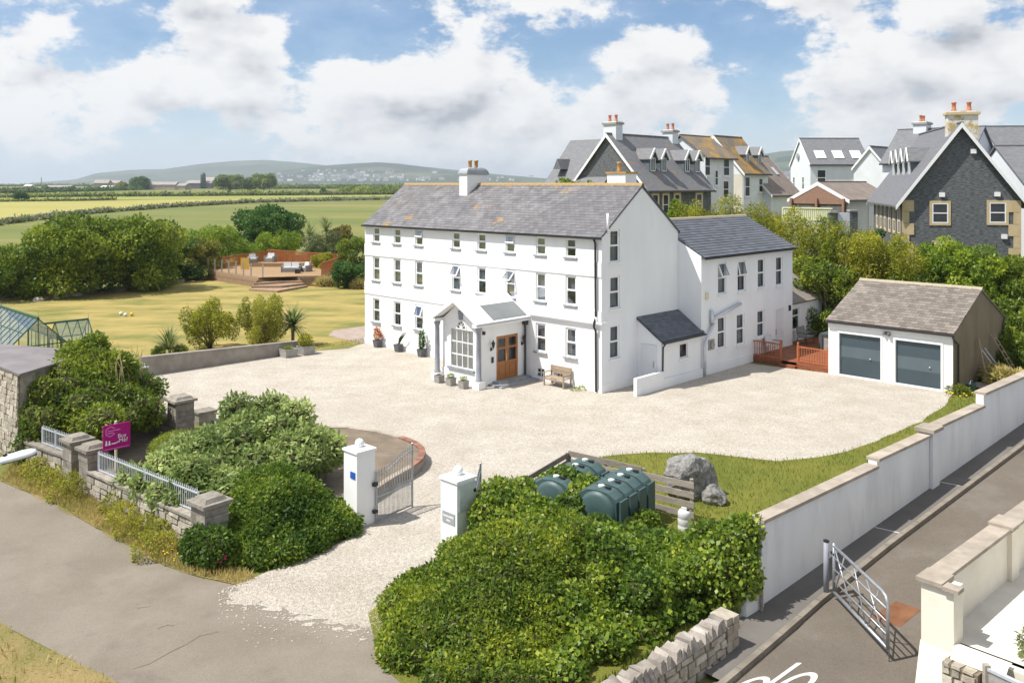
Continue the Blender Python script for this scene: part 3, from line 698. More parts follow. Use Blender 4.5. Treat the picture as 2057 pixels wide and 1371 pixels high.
q.build('gable_wall', MT['render_gable'], house)
q = MB(); q.poly([(HD, 0, 0), (HD, HL, 0), (HD, HL, HZE), (HD, 0, HZE)]); q.poly([(0, HL, 0), (0, HL, HZE), (HXR, HL, HZR), (HD, HL, HZE), (HD, HL, 0)])
q.build('rear_wall', MT['render_gable'], house)
for (a, b, c, d), op in zip(fh, spec): window(house, ff, a, b, c, d, opn=op, inter=inter)
for i, (a, b, c, d) in enumerate(gh): window(house, fg, a, b, c, d, sill='trim_white', look='curtain', inter=inter if i else None)
fbox(inter, fg, .45, 1.5, -.72, -.70, 5.6, 7.3)
for (a, b, c, d) in cell:                           # small barred cellar lights
    q = MB(); ringbox(q, ff, a, b, c, d, -.1, -.04, .03); fbox(q, ff, (a+b)/2-.02, (a+b)/2+.02, -.1, -.05, c, d); fbox(q, ff, a, b, -.1, -.05, (c+d)/2-.02, (c+d)/2+.02)
    w = q.build('cellar_light', MT['upvc'], house); pane(ff, a, b, c, d, -.075, w); fbox(inter, ff, a, b, -.3, -.28, c, d)
inter.build('interior', MT['interior'], house)
q = MB()
for z0, z1 in ((5.26, 5.93), (2.98, 3.70)):         # raised bands between the storeys
    if z0 < 4: fbox(q, ff, 7.7, HL+.0, .0, .04, z0, z1); fbox(q, ff, .0, 4.4, .0, .04, 3.24, z1)
    else: fbox(q, ff, 0, HL, .0, .04, z0, z1)
q.build('band', MT['render_white'], house)
q = MB(); fbox(q, ff, -.12, 4.4, .0, .16, 3.13, 3.235); fbox(q, ff, -.09, 4.4, .0, .10, 3.04, 3.128); fbox(q, fg, -.1, .35, 0, .14, 3.13, 3.235); q.build('cornice', MT['trim_white'], house)
q = MB(); fbox(q, ff, 0, 4.4, 0, .035, -.02, .13); fbox(q, ff, 7.7, HL, 0, .035, -.02, .35); fbox(q, fg, -.035, 2.6, 0, .035, -.02, .38); q.build('plinth', MT['render_white'], house)
sl_ = math.hypot(HXR+.15, (HZR-HZE)*(HXR+.15)/HXR); td = Vector((HXR, 0, HZR-HZE)).normalized()
ov = Vector((0, 0, HZE))-td*.18
roofbody(house, -.03, HL+.05, -.14, HXR, HD+.14, HZE-.1, HZR, 'slate_dark', .015)
slates(house, (ov.x, -.06, ov.z+.02), (0, 1, 0), td, HL+.12, math.hypot(HXR, HZR-HZE)+.16, .30, .20, 'slate', 300)
t2 = Vector((-(HD-HXR), 0, HZR-HZE)).normalized(); o2 = Vector((HD, 0, HZE))-t2*.18
slates(house, (o2.x, -.06, o2.z+.02), (0, 1, 0), t2, HL+.12, math.hypot(HXR, HZR-HZE)+.16, .30, .20, 'slate', 0)
ridge_tiles(house, (HXR, -.06, HZR+.045), (HXR, HL+.06, HZR+.045), 'ridge_lichen')
q = MB(); q.beam((-.20, -.1, HZE-.14), (-.20, HL+.06, HZE-.14), .11, .08); q.build('gutter', MT['black_plastic'], house)
q = MB(); q.tube([(-.20, .32, HZE-.15), (-.10, .30, HZE-.35), (-.09, .28, 3.4), (-.20, .28, 3.2), (-.22, .28, 3.0), (-.09, .28, 2.8), (-.09, .26, .06)], .05, 8); q.build('downpipe', MT['black_plastic'], house, True)
q = MB(); q.box(-.15, -.03, .2, .38, 3.25, 3.45); q.build('hopper', MT['trim_white'], house)
q = MB(); q.tube([(.35, -.07, HZE+.1), (.35, -.07, HZE+1.0)], .05, 8); q.build('vent_pipe', MT['trim_white'], house, True)
# verge line and chimneys
q = MB(); q.beam((0, -.045, HZE-.03), (HXR, -.045, HZR-.03), .05, .05); q.beam((HXR, -.045, HZR-.03), (HD, -.045, HZE-.03), .05, .05); q.build('verge', MT['slate_dark'], house)
def chimney(par, x0, x1, y0, y1, z0, z1, pots, dome=True, m='render_white', potm='pot_buff', capm='lead'):
    q = MB(); q.box(x0, x1, y0, y1, z0, z1); c = q.build('chimney', MT[m], par)
    q = MB(); q.box(x0-.06, x1+.06, y0-.06, y1+.06, z1+.002, z1+.09)
    if dome:
        a = .5; zz = z1+.09
        for (e0, h0, e1, h1) in ((0, 0, .08, .14), (.08, .14, .22, .25), (.22, .25, .5, .31)):
            def rc(e, h): k = min(e, 1); return [(x0-.06+k*(x1-x0)*.5, y0-.06+k*(y1-y0)*.6, zz+h), (x1+.06-k*(x1-x0)*.5, y0-.06+k*(y1-y0)*.6, zz+h), (x1+.06-k*(x1-x0)*.5, y1+.06-k*(y1-y0)*.6, zz+h), (x0-.06+k*(x1-x0)*.5, y1+.06-k*(y1-y0)*.6, zz+h)]
            q.hexa(rc(e0, h0)+rc(e1, h1))
    q.build('cap', MT[capm], c)
    for (px, py, r, h) in pots:
        zb = z1+(.2 if dome else .08); q = MB(); q.lathe((px, py, zb), [(r*.9, 0), (r, .05), (r*.85, .1), (r*.8, h-.1), (r, h-.08), (r, h), (r*.7, h), (r*.65, h-.2)], 12); q.build('chimney_pot', MT[potm], c, True)
chimney(house, 2.2, 3.8, 11.35, 12.0, 8.6, 10.02, [(2.72, 11.67, .13, .62), (3.2, 11.67, .13, .62)])
chimney(house, 3.2, 4.1, 1.07, 2.2, 9.0, 10.0, [(3.6, 1.75, .12, .5)], False, 'render_gable', 'pot_buff', 'ridge_lichen')
# porch: walls, pediment, columns, arched window, oak doors
PXF, PY0, PY1, PZ = -3.1, 4.75, 7.35, 2.98; fp = fr((PXF, 0, 0), (0, 1, 0), (-1, 0, 0)); fs = fr((0, PY0, 0), (1, 0, 0), (0, -1, 0)); PYM = 6.05
q = MB(); wallface(q, fp, PY0, PY1, 0, PZ, [(5.22, 6.78, .74, 2.56)], .12); q.poly([fp(PY0, 0, PZ), fp(PY1, 0, PZ), fp(PYM, 0, 3.95)])
q.poly([(PXF, PY1, 0), (0, PY1, 0), (0, PY1, PZ), (PXF, PY1, PZ)])
wallface(q, fs, PXF, 0, 0, PZ, [(-2.02, -.54, .14, 2.24)], .10)
q.build('porch_wall', MT['render_white'], house)
q = MB(); fbox(q, fp, PY0+.01, PY1-.01, .0, .04, 0, .62); fbox(q, fs, PXF+.01, -2.1, 0, .03, 0, .16); q.build('porch_plinth', MT['trim_white'], house)
q = MB(); xo = -3.62; t = .10
for sgn, ye in ((-1, 4.42), (1, 7.68)):
    q.ext([(xo, ye, PZ+.05), (xo, PYM, 4.06), (xo, PYM, 4.06-.16), (xo, ye, PZ-.06)], (3.62+.02, 0, 0))
    q.box(xo, -.0, min(ye, ye-sgn*.32), max(ye, ye-sgn*.32), PZ-.12, PZ+.02)
q.build('porch_roof', MT['trim_white'], house)
q = MB(); k0, k1 = .06, .62; yb, zb = 4.42, PZ+.05; dy, dz = PYM-yb, 4.06-zb
P = lambda x, k, up: (x, yb+dy*k, zb+dz*k+up)
q.hexa([P(-2.45, k0, .002), P(-.16, k0, .002), P(-.16, k1, .002), P(-2.45, k1, .002), P(-2.45, k0, .03), P(-.16, k0, .03), P(-.16, k1, .03), P(-2.45, k1, .03)]); q.build('lead_panel', MT['lead_roof'], house)
for y in (4.58, 7.50):
    q = MB(); q.lathe((PXF-.24, y, .36), [(.16, 0), (.16, .06), (.125, .1), (.12, 1.2), (.105, 2.28), (.14, 2.34), (.16, 2.42), (.16, 2.48)], 18); q.build('column', MT['grey_paint'], house, True)
    q = MB(); q.box(PXF-.45, PXF-.02, y-.22, y+.22, 0, .36); q.build('pedestal', MT['trim_white'], house)
q = MB()
for i in range(5): s = 5.22+1.56*i/4; fbox(q, fp, s-.022, s+.022, -.1, -.04, .74, 2.56)
for i in range(4): zz = .74+1.82*i/3; fbox(q, fp, 5.22, 6.78, -.102, -.042, zz-.022, zz+.022)
aw = q.build('porch_window', MT['upvc'], house)
for i in range(4):
    for j in range(3): pane(fp, 5.22+.39*i+.02, 5.22+.39*(i+1)-.02, .74+.6067*j+.02, .74+.6067*(j+1)-.02, -.07, aw, m='glass_clear')
q = MB(); fbox(q, fp, 5.08, 6.92, .0, .12, .64, .735); q.build('sill', MT['grey_sill'], aw)
q = MB(); n = 10; ro, ri = .36, .30
for i in range(n):
    a, b = math.pi*i/n, math.pi*(i+1)/n
    q.hexa([fp(6.0+r*math.cos(c)*.95, tt, 2.60+r*math.sin(c)*1.25) for tt in (.005, .05) for r, c in ((ri, a), (ro, a), (ro, b), (ri, b))])
for a in (36, 72, 108, 144): q.beam(fp(6.0, .03, 2.6), fp(6.0+ri*.95*math.cos(R(a)), .03, 2.6+ri*1.25*math.sin(R(a))), .035, .03)
fbox(q, fp, 5.62, 6.38, .005, .05, 2.575, 2.615); fl = q.build('fanlight', MT['upvc'], house)
q = MB(); q.poly([fp(6.0+ri*.97*math.cos(math.pi*i/12), .012, 2.61+ri*1.26*math.sin(math.pi*i/12)) for i in range(13)]); q.build('pane', MT['lens'], fl)
q = MB(); q.hexa([fp(5.95, .0, 3.02), fp(6.15, .0, 3.02), fp(6.15, .06, 3.02), fp(5.95, .06, 3.02), fp(5.88, 0, 3.46), fp(6.22, 0, 3.46), fp(6.22, .06, 3.46), fp(5.88, .06, 3.46)]); q.build('keystone', MT['grey_paint'], house)
q = MB(); q.box(PXF+.3, -.4, PY0+.9, PY0+.92, .1, 2.9); q.box(-.45, -.4, PY0+.3, PY1-.1, .1, 2.9); q.build('porch_interior', MT['garden_wall'], house)
q = MB(); q.box(PXF+.12, -.02, PY0+.12, PY1-.05, .08, .13); q.build('porch_floor', MT['paving'], house)
for s0, s1, hx in ((-2.0, -1.285, -1.33), (-1.275, -.56, None)):
    q = MB(); ringbox(q, fs, s0, s1, .16, 2.22, -.08, -.02, .11); fbox(q, fs, s0+.11, s1-.11, -.08, -.025, .9, 1.02); fbox(q, fs, s0+.11, s1-.11, -.08, -.025, 1.6, 1.7); fbox(q, fs, s0+.11, s1-.11, -.07, -.04, .27, .9); fbox(q, fs, s0+.19, s1-.19, -.04, -.025, .38, .82)
    d = q.build('door', MT['oak_door'], house); pane(fs, s0+.11, s1-.11, 1.02, 1.6, -.05, d); pane(fs, s0+.11, s1-.11, 1.7, 2.11, -.05, d)
    q = MB(); fbox(q, fs, s0, s1, -.4, -.38, .2, 2.2); q.build('door_blind', MT['blind'], d)
    if hx:
        q = MB(); fbox(q, fs, hx-.02, hx+.02, -.02, -.005, 1.0, 1.35); q.tube([fs(hx, .0, 1.2), fs(hx, .05, 1.2), fs(hx-.12, .05, 1.2)], .014, 6); q.build('handle', MT['brass'], d)
q = MB(); fbox(q, fs, -2.6, .1, 0, .95, 0, .09); fbox(q, fs, -2.3, -.1, 0, .5, .09, .17); q.build('step', MT['grey_sill'], house)
q = MB(); q.tube([(-.16, PY0-.12, PZ-.15), (-.16, PY0-.12, .05)], .05, 8); q.box(-.26, -.06, PY0-.22, PY0-.02, 2.62, 2.84); q.build('porch_downpipe', MT['black_plastic'], house)
for s in (-2.38, -.28):
    q = MB(); c = fs(s, .16, 1.95); q.tube([fs(s, 0, 1.72), fs(s, .14, 1.70), fs(s, .16, 1.8)], .02, 6); q.lathe((c.x, c.y, 1.78), [(.03, 0), (.05, .02), (.085, .2), (.1, .22), (.03, .32), (.012, .38)], 6); fbox(q, fs, s-.05, s+.05, 0, .03, 1.62, 1.78); q.build('wall_lantern', MT['black_iron'], house)
q = MB(); fbox(q, fs, -2.36, -2.24, 0, .05, 1.05, 1.32); fbox(q, fs, -2.95, -2.85, 0, .12, 2.45, 2.6); q.build('door_fitting', MT['black_plastic'], house)
# ------------------------------------------------------------------ rear wing with lean-to and annex
wing = thing('house_wing', 'white two-storey wing with dark slate roof beside the gable of the long house', 'house', HC, HA)
WX0, WX1, WY, WZE, WZR, WYR, WYB = 6.16, 15.78, -1.35, 5.92, 7.58, 1.70, 4.75
fw_ = fr((0, WY, 0), (1, 0, 0), (0, -1, 0)); iw = MB()
wh = [(7.72, 8.52, 3.89, 5.52), (9.66, 10.48, 3.86, 5.50), (11.78, 12.56, 3.86, 5.47), (13.82, 14.6, 3.82, 5.46), (7.70, 8.46, 1.13, 2.76), (9.56, 10.36, 1.08, 2.72), (11.74, 12.5, 1.2, 2.68), (13.78, 14.7, .36, 2.5)]
q = MB(); wallface(q, fw_, WX0, WX1, 0, WZE, wh, .11); q.poly([(WX1, WY, 0), (WX1, WYB, 0), (WX1, WYB, WZE), (WX1, WYR, WZR), (WX1, WY, WZE)])
q.poly([(WX0, WY, 0), (WX0, WY, WZE), (WX0, WYR, WZR), (WX0, WYB, WZE), (WX0, WYB, 0)]); q.poly([(WX0, WYB, 0), (WX1, WYB, 0), (WX1, WYB, WZE), (WX0, WYB, WZE)])
q.build('wall', MT['render_gable'], wing)
for i, (a, b, c, d) in enumerate(wh[:7]): window(wing, fw_, a, b, c, d, sill='trim_white', look='curtain', opn={0: .4, 1: .22}.get(i, 0), inter=iw)
a, b, c, d = wh[7]; q = MB(); fbox(q, fw_, a, b, -.1, -.05, c, d); dr = q.build('back_door', MT['door_white'], wing)
for z0, z1 in ((.5, 1.25), (1.4, 2.35)):
    q = MB(); ringbox(q, fw_, a+.14, b-.14, z0, z1, -.05, -.035, .03); q.build('panel', MT['door_white'], dr)
q = MB(); fbox(q, fw_, a+.07, a+.12, -.05, 0, 1.1, 1.4); q.build('handle', MT['galv'], dr)
td = Vector((0, WYR-WY, WZR-WZE)).normalized(); o = Vector((WX0+.02, WY, WZE))-td*.2
q = MB(); q.ext([(WX0+.02, WY-.15, WZE-.1), (WX0+.02, WYR, WZR-.02), (WX0+.02, WYB+.15, WZE-.1), (WX0+.02, WYB, WZE-.16), (WX0+.02, WYR, WZR-.12), (WX0+.02, WY, WZE-.16)], (WX1-WX0+.1, 0, 0)); q.build('roof', MT['slate_dark'], wing)
slates(wing, (o.x, o.y, o.z+.03), (1, 0, 0), td, WX1-WX0+.12, math.hypot(WYR-WY, WZR-WZE)+.2, .5, .235, 'slate_dark', 300, th=.03)
ridge_tiles(wing, (WX0+.02, WYR, WZR+.06), (WX1+.12, WYR, WZR+.06), 'ridge_buff')
q = MB(); q.beam((WX0+.02, WY-.22, WZE-.13), (WX1+.1, WY-.22, WZE-.13), .1, .07); q.build('gutter', MT['black_plastic'], wing)
# lean-to in the corner
LX0, LZT, LZE = 2.72, 3.16, 2.24
q = MB(); fl_ = fr((0, -1.36, 0), (1, 0, 0), (0, -1, 0)); wallface(q, fl_, LX0, WX0-.02, 0, LZE, [(4.25, 4.95, 1.15, 1.85)], .1)
q.poly([(LX0, 0, 0), (LX0, 0, LZT), (LX0, -1.36, LZE), (LX0, -1.36, 0)]); q.build('lean_to_wall', MT['render_gable'], wing)
q = MB(); ringbox(q, fl_, 4.25, 4.95, 1.15, 1.85, -.1, -.05, .05); w = q.build('window', MT['upvc'], wing); pane(fl_, 4.3, 4.9, 1.2, 1.8, -.07, w); q = MB(); fbox(q, fl_, 4.15, 5.05, 0, .08, 1.07, 1.148); q.build('sill', MT['trim_white'], w); fbox(iw, fl_, 4.1, 5.1, -.5, -.48, 1, 2)
iw.build('interior', MT['interior'], wing)
td = Vector((0, 1.36, LZT-LZE)).normalized(); o = Vector((LX0-.08, -1.36, LZE))-td*.14
q = MB(); q.ext([(LX0-.08, .0, LZT-.02), (LX0-.08, -1.5, LZE-.11), (LX0-.08, -1.5, LZE-.17), (LX0-.08, .0, LZT-.1)], (WX0-LX0+.2, 0, 0)); q.build('lean_to_roof', MT['slate_dark'], wing)
slates(wing, (o.x, o.y, o.z+.025), (1, 0, 0), td, WX0-LX0+.22, math.hypot(1.36, LZT-LZE)+.12, .3, .16, 'slate_dark', 90)
q = MB(); q.beam((LX0-.1, -1.56, LZE-.14), (WX0+.1, -1.56, LZE-.14), .09, .07); q.tube([(LX0+.03, -1.56, LZE-.18), (LX0+.03, -1.44, LZE-.35), (LX0+.03, -1.42, .7)], .04, 8); q.build('lean_to_gutter', MT['black_plastic'], wing)
q = MB(); q.box(LX0-.05, LX0-.002, -1.1, -.25, .05, 1.95); dr = q.build('side_door', MT['door_white'], wing)
q = MB(); q.box(LX0-.08, LX0-.05, -.98, -.94, .9, 1.2); q.build('handle', MT['galv'], dr)
q = MB(); q.box(.6, LX0, -1.50, -1.33, 0, .80); q.box(LX0, WX0, -1.46, -1.365, 0, .42); q.box(WX0+.05, 11.2, WY-.05, WY-.002, 0, .45); q.build('low_wall', MT['render_gable'], wing)
# galvanised pipe on the wing
q = MB(); y = WY-.12; q.tube([(WX0+.05, y-.05, .05), (WX0+.05, y-.05, 1.6), (WX0+.95, y, 2.55)], .075, 10); q.tube([(WX0+.8, y, 2.55), (WX0+.8, y, 3.2)], .09, 10); q.tube([(WX0+.9, y, 2.75), (WX0+3.6, y, 3.25)], .08, 10); q.build('flue_pipe', MT['galv_pale'], wing, True)
q = MB(); q.tube([(WX0+.9, WY, 1.45), (WX0+.9, WY-.12, 1.45)], .17, 14); q.box(WX0+.62, WX0+1.18, WY-.03, WY, 1.2, 1.72); q.build('boiler_vent', MT['stone_pot'], wing)
q = MB(); q.box(6.5, 6.72, WY-.08, WY, 3.75, 4.1); q.build('alarm_box', MT['post_cream'], wing)
q = MB(); q.box(15.3, 15.42, WY-.1, WY, 2.3, 2.6); q.build('outdoor_lamp', MT['black_plastic'], wing)
# annex behind, set back
AY = -.88
fa = fr((0, AY, 0), (1, 0, 0), (0, -1, 0)); ia = MB(); q = MB(); wallface(q, fa, WX1, 20.6, 0, 2.62, [(16.2, 17.6, .95, 2.2)], .1); q.poly([(20.6, AY, 0), (20.6, 4, 0), (20.6, 4, 2.62), (20.6, AY, 2.62)]); q.build('annex_wall', MT['render_gable'], wing)
q = MB(); ringbox(q, fa, 16.2, 17.6, .95, 2.2, -.1, -.05, .06); fbox(q, fa, 16.2, 17.6, -.1, -.05, 1.72, 1.8); w = q.build('window', MT['upvc'], wing); pane(fa, 16.26, 17.54, 1.0, 1.72, -.07, w); pane(fa, 16.26, 17.54, 1.8, 2.14, -.07, w); fbox(ia, fa, 16, 17.8, -.6, -.58, .8, 2.3); ia.build('room', MT['interior'], wing)
q = MB(); q.ext([(WX1+.01, AY-.2, 2.56), (WX1+.01, 3.0, 4.9), (WX1+.01, 3.0, 4.8), (WX1+.01, AY-.1, 2.46)], (20.9-WX1, 0, 0)); q.build('annex_roof', MT['slate_brown'], wing)
# ------------------------------------------------------------------ double garage
GXF, GY0, GY1, GZE, GXR, GZR, GXB = 11.13, -11.4, -5.57, 2.72, 15.2, 4.38, 18.9
gar = thing('garage', 'double garage with slate roof, white front and brown rendered end', 'garage', HC, HA)
fgf = fr((GXF, 0, 0), (0, 1, 0), (-1, 0, 0))
gd = []
for u0, u1 in ((1686, 1769), (1799, 1890)):
    y1, zt = hit((HC.x, HC.y), HA, u0, 668 if u0 < 1700 else 682, 'x', GXF); y0, _ = hit((HC.x, HC.y), HA, u1, 700, 'x', GXF); gd.append((y0, y1, .03, 2.12))
q = MB(); wallface(q, fgf, GY0, GY1, 0, GZE, gd, .14); q.build('front_wall', MT['render_white'], gar)
q = MB(); q.poly([(GXF, GY0, 0), (GXB, GY0, 0), (GXB, GY0, GZE), (GXR, GY0, GZR), (GXF, GY0, GZE)]); q.build('end_wall', MT['tan_render'], gar)
q = MB(); q.poly([(GXF, GY1, 0), (GXF, GY1, GZE), (GXR, GY1, GZR), (GXB, GY1, GZE), (GXB, GY1, 0)]); q.poly([(GXB, GY0, 0), (GXB, GY1, 0), (GXB, GY1, GZE), (GXB, GY0, GZE)]); q.build('rear_wall', MT['render_gable'], gar)
for i, (a, b, c, d) in enumerate(gd):
    q = MB(); ringbox(q, fgf, a-.1, b+.1, c-.03, d+.1, .0, .03, .1); q.build('door_frame', MT['trim_white'], gar)
    q = MB(); fbox(q, fgf, a, b, -.13, -.09, c, d); dr = q.build('garage_door', MT['garage_blue'], gar, label='%s slate-blue up-and-over garage door' % ('right' if i else 'left'))
    q = MB(); fbox(q, fgf, a+.02, b-.02, -.09, -.087, c+(.75 if i else .92), c+(1.35 if i else 1.45)); q.build('faded_band', MT['garage_blue_faded'], dr)
    q = MB(); c_ = fgf(a+(b-a)*(.26 if not i else .25), -.075, 1.0); q.sphere(c_, .05); q.build('handle', MT['galv'], dr)
td = Vector((GXR-GXF, 0, GZR-GZE)).normalized(); o = Vector((GXF, GY0-.08, GZE))-td*.12
q = MB(); q.ext([(GXF-.1, GY0-.06, GZE-.07), (GXR, GY0-.06, GZR-.01), (GXB+.1, GY0-.06, GZE-.07), (GXB+.1, GY0-.06, GZE-.14), (GXR, GY0-.06, GZR-.1), (GXF-.1, GY0-.06, GZE-.14)], (0, GY1-GY0+.16, 0)); q.build('roof', MT['slate_brown'], gar)
slates(gar, (o.x, o.y, o.z+.03), (0, 1, 0), td, GY1-GY0+.18, math.hypot(GXR-GXF, GZR-GZE)+.1, .30, .245, 'slate_brown', 300, th=.02)
ridge_tiles(gar, (GXR, GY0-.08, GZR+.05), (GXR, GY1+.1, GZR+.05), 'ridge_buff', .45, .14)
q = MB(); q.beam((GXF-.17, GY0-.1, GZE-.1), (GXF-.17, GY1+.06, GZE-.1), .1, .07)
q.build('gutter', MT['black_plastic'], gar); q = MB(); q.tube([(GXF-.17, GY0-.02, GZE-.1), (GXF-.1, GY0-.08, GZE-.3), (GXF+.45, GY0-.09, GZE-.55), (GXF+.45, GY0-.09, .05)], .045, 8); q.build('downpipe', MT['black_plastic'], gar); q = MB(); q.tube([(GXB+.1, GY0-.05, GZE-.1), (GXB-.4, GY0-.09, GZE-.5), (GXB-.4, GY0-.09, .05)], .045, 8); q.build('downpipe', MT['black_plastic'], gar)
q = MB(); fbox(q, fgf, GY0, GY1, 0, .05, GZE-.32, GZE-.1); q.build('fascia', MT['render_white'], gar)
q = MB(); ym = (gd[0][0]+gd[1][1])/2; q.sphere(fgf(ym-.08, .12, 2.35), .09); q.sphere(fgf(ym+.14, .12, 2.38), .08); fbox(q, fgf, ym-.06, ym+.1, 0, .1, 2.3, 2.45); q.build('security_light', MT['grey_pot'], gar)
# ------------------------------------------------------------------ red deck by the wing
deck = thing('timber_deck', 'low red-brown timber deck with turned balustrade between wing and garage', 'deck', HC, HA)
x = 11.3
while x < 20.0:
    q = MB(); q.box(x, x+.135, -5.5, WY-.02 if x < 15.8 else AY-.02, .27, .30+random.uniform(0, .004)); q.build('deck_board', MT['deck_red'], deck); x += .143
for y0, y1 in ((-5.58, -3.85), (-2.95, -1.1)):
    for z0 in (0, .105, .21):
        q = MB(); q.box(11.22, 11.3, y0, y1, z0, z0+.10); q.build('fascia_board', MT['deck_red'], deck)
q = MB(); q.box(11.0, 11.3, -3.85, -2.95, 0, .14); q.build('step', MT['deck_red'], deck)
bal = MB(); bal.lathe((0, 0, 0), [(.02, 0), (.02, .12), (.028, .16), (.016, .22), (.026, .42), (.016, .6), (.028, .66), (.02, .7), (.02, .8)], 8); bal = bal.mesh('baluster')
post = MB(); post.box(-.05, .05, -.05, .05, -.3, .86); post.lathe((0, 0, .86), [(.06, 0), (.06, .03), (.035, .05), (.06, .11), (.045, .17), (.01, .2)], 10); post = post.mesh('post')
for y0, y1 in ((-2.92, -1.25), (-5.5, -3.88)):
    q = MB(); q.box(11.26, 11.34, y0, y1, 1.08, 1.14); q.box(11.265, 11.335, y0, y1, .36, .41); q.build('rail', MT['deck_rail'], deck)
    rep('post', post, MT['deck_rail'], deck, [Vector((11.3, y0, .30)), Vector((11.3, y1, .30))])
    n = int((y1-y0)/.125)
    rep('baluster', bal, MT['deck_rail'], deck, [Vector((11.3, y0+(y1-y0)*(i+.5)/n, .34)) for i in range(n)])
def chair(name, label, at, rz, w=.6, m='metal_furniture', cush='rattan', grp=None):
    c = thing(name, label, 'chair' if w < 1 else 'bench', at, rz, grp)
    q = MB(); q.box(-w/2, w/2, -.28, .26, .38, .46); q.build('seat', MT[cush], c); q = MB(); q.hexa([(-w/2, .22, .46), (w/2, .22, .46), (w/2, .30, .46), (-w/2, .30, .46), (-w/2, .32, .95), (w/2, .32, .95), (w/2, .38, .95), (-w/2, .38, .95)]); q.build('backrest', MT[cush], c)
    for sx in (-1, 1):
        for y in (-.27, .26): q = MB(); q.box(sx*(w/2+.02)-.02, sx*(w/2+.02)+.02, y-.02, y+.02, 0, .66 if y < 0 else .4); q.build('leg', MT[m], c)
        q = MB(); q.box(sx*(w/2+.02)-.025, sx*(w/2+.02)+.025, -.3, .3, .64, .68); q.build('armrest', MT[m], c)
    return c
chair('patio_chair', 'dark metal patio chair on the red deck under the annex window', HW(16.6, -1.75, .302), HA, .95)
chair('deck_chair', 'pale cushioned seat standing behind the left balustrade of the red deck', HW(12.6, -1.85, .302), HA, .75, 'metal_furniture', 'cushion')
ht = thing('hot_tub', 'dark hot tub with grey lid beside the garage on the red deck', 'hot tub', HW(16.3, -4.2, .302), HA)
q = MB(); q.box(-.95, .95, -.95, .95, 0, .82); q.build('cabinet', MT['stone_pot'], ht)
for sx in (-1, 1):
    for sy in (-1, 1): q = MB(); q.box(sx*.95-.1, sx*.95+.1, sy*.95-.1, sy*.95+.1, 0, .83); q.build('corner_panel', MT['hottub'], ht)
q = MB(); q.box(-1.02, 1.02, -1.02, -.01, .83, .93); q.box(-1.02, 1.02, .01, 1.02, .83, .93); q.build('lid', MT['hottub'], ht)
q = MB(); q.box(-1.3, -1.06, -.9, .3, 0, .22); o = q.build('tub_step', MT['stone_pot'], ht)
# ------------------------------------------------------------------ village houses behind the trees
def bwin(par, f, s, zc, w, h, surround=None, mull=0, m='glass'):
    if surround:
        q = MB(); ringbox(q, f, s-w/2-.16, s+w/2+.16, zc-h/2-.16, zc+h/2+.16, .0, .05, .16); su = q.build('window_surround', MT[surround], par)
    q = MB(); ringbox(q, f, s-w/2, s+w/2, zc-h/2, zc+h/2, .004, .045, .07); fbox(q, f, s-w/2+.07, s+w/2-.07, .004, .043, zc-.035, zc+.035)
    for i in range(mull): x = s-w/2+w*(i+1)/(mull+1); fbox(q, f, x-.03, x+.03, .006, .04, zc-h/2+.07, zc+h/2-.07)
    wd = q.build('window', MT['upvc'], par); pane(f, s-w/2+.06, s+w/2-.06, zc-h/2+.06, zc+h/2-.06, .022, wd)
    q = MB(); q.poly([f(s-w/2+.05, .012, zc-h/2+.05), f(s+w/2-.05, .012, zc-h/2+.05), f(s+w/2-.05, .012, zc+h/2-.05), f(s-w/2+.05, .012, zc+h/2-.05)]); q.build('room_shade', MT['interior'], wd)  # flat dark plate behind the pane, the room's shade put into colour
    if not surround: q = MB(); fbox(q, f, s-w/2-.1, s+w/2+.1, 0, .1, zc-h/2-.12, zc-h/2-.01); q.build('sill', MT['trim_white'], wd)
    return wd
def gable_house(name, label, o, a, L, hw, ze, zr, wall, roof, ov=.35, barge=True, gm=None, zb=0., zeR=None):
    """ridge along local x from 0 to L at y = 0, slopes to y = -hw (seen) and y = +hw"""
    t = thing(name, label, 'house', (o[0], o[1], 0), a)
    q = MB(); q.box(0, L, -hw, hw, zb, ze); q.build('wall', MT[wall], t)
    q = MB(); q.ext([(0.001, -hw, ze), (0.001, hw, ze), (0.001, 0, zr-.1)], (L-.002, 0, 0)); q.build('gable', MT[gm or wall], t)
    sl = (zr-ze)/hw; yo = hw+ov; zo = ze-ov*sl
    for s, nm in ((-1, 'roof_slope'), (1, 'roof_slope')):
        q = MB(); q.ext([(-ov*.8, 0, zr), (-ov*.8, s*yo, zo), (-ov*.8, s*yo, zo+.13), (-ov*.8, 0, zr+.14)], (L+ov*1.6, 0, 0)); q.build(nm, MT[roof], t)
    q = MB(); q.beam((-ov*.8, 0, zr+.14), (L+ov*.8, 0, zr+.14), .22, .1); q.build('ridge', MT[roof], t)
    if barge:
        for xx in (-ov*.8-.03, L+ov*.8+.03):
            for s in (-1, 1): q = MB(); q.ext([(xx-.03, 0, zr+.13), (xx-.03, s*yo, zo+.12), (xx-.03, s*yo, zo-.18), (xx-.03, 0, zr-.22)], (.06, 0, 0)); q.build('bargeboard', MT['trim_white'], t)
    q = MB(); q.beam((-ov*.8, -yo-.06, zo), (L+ov*.8, -yo-.06, zo), .12, .1); q.build('gutter', MT['black_plastic'], t)
    return t
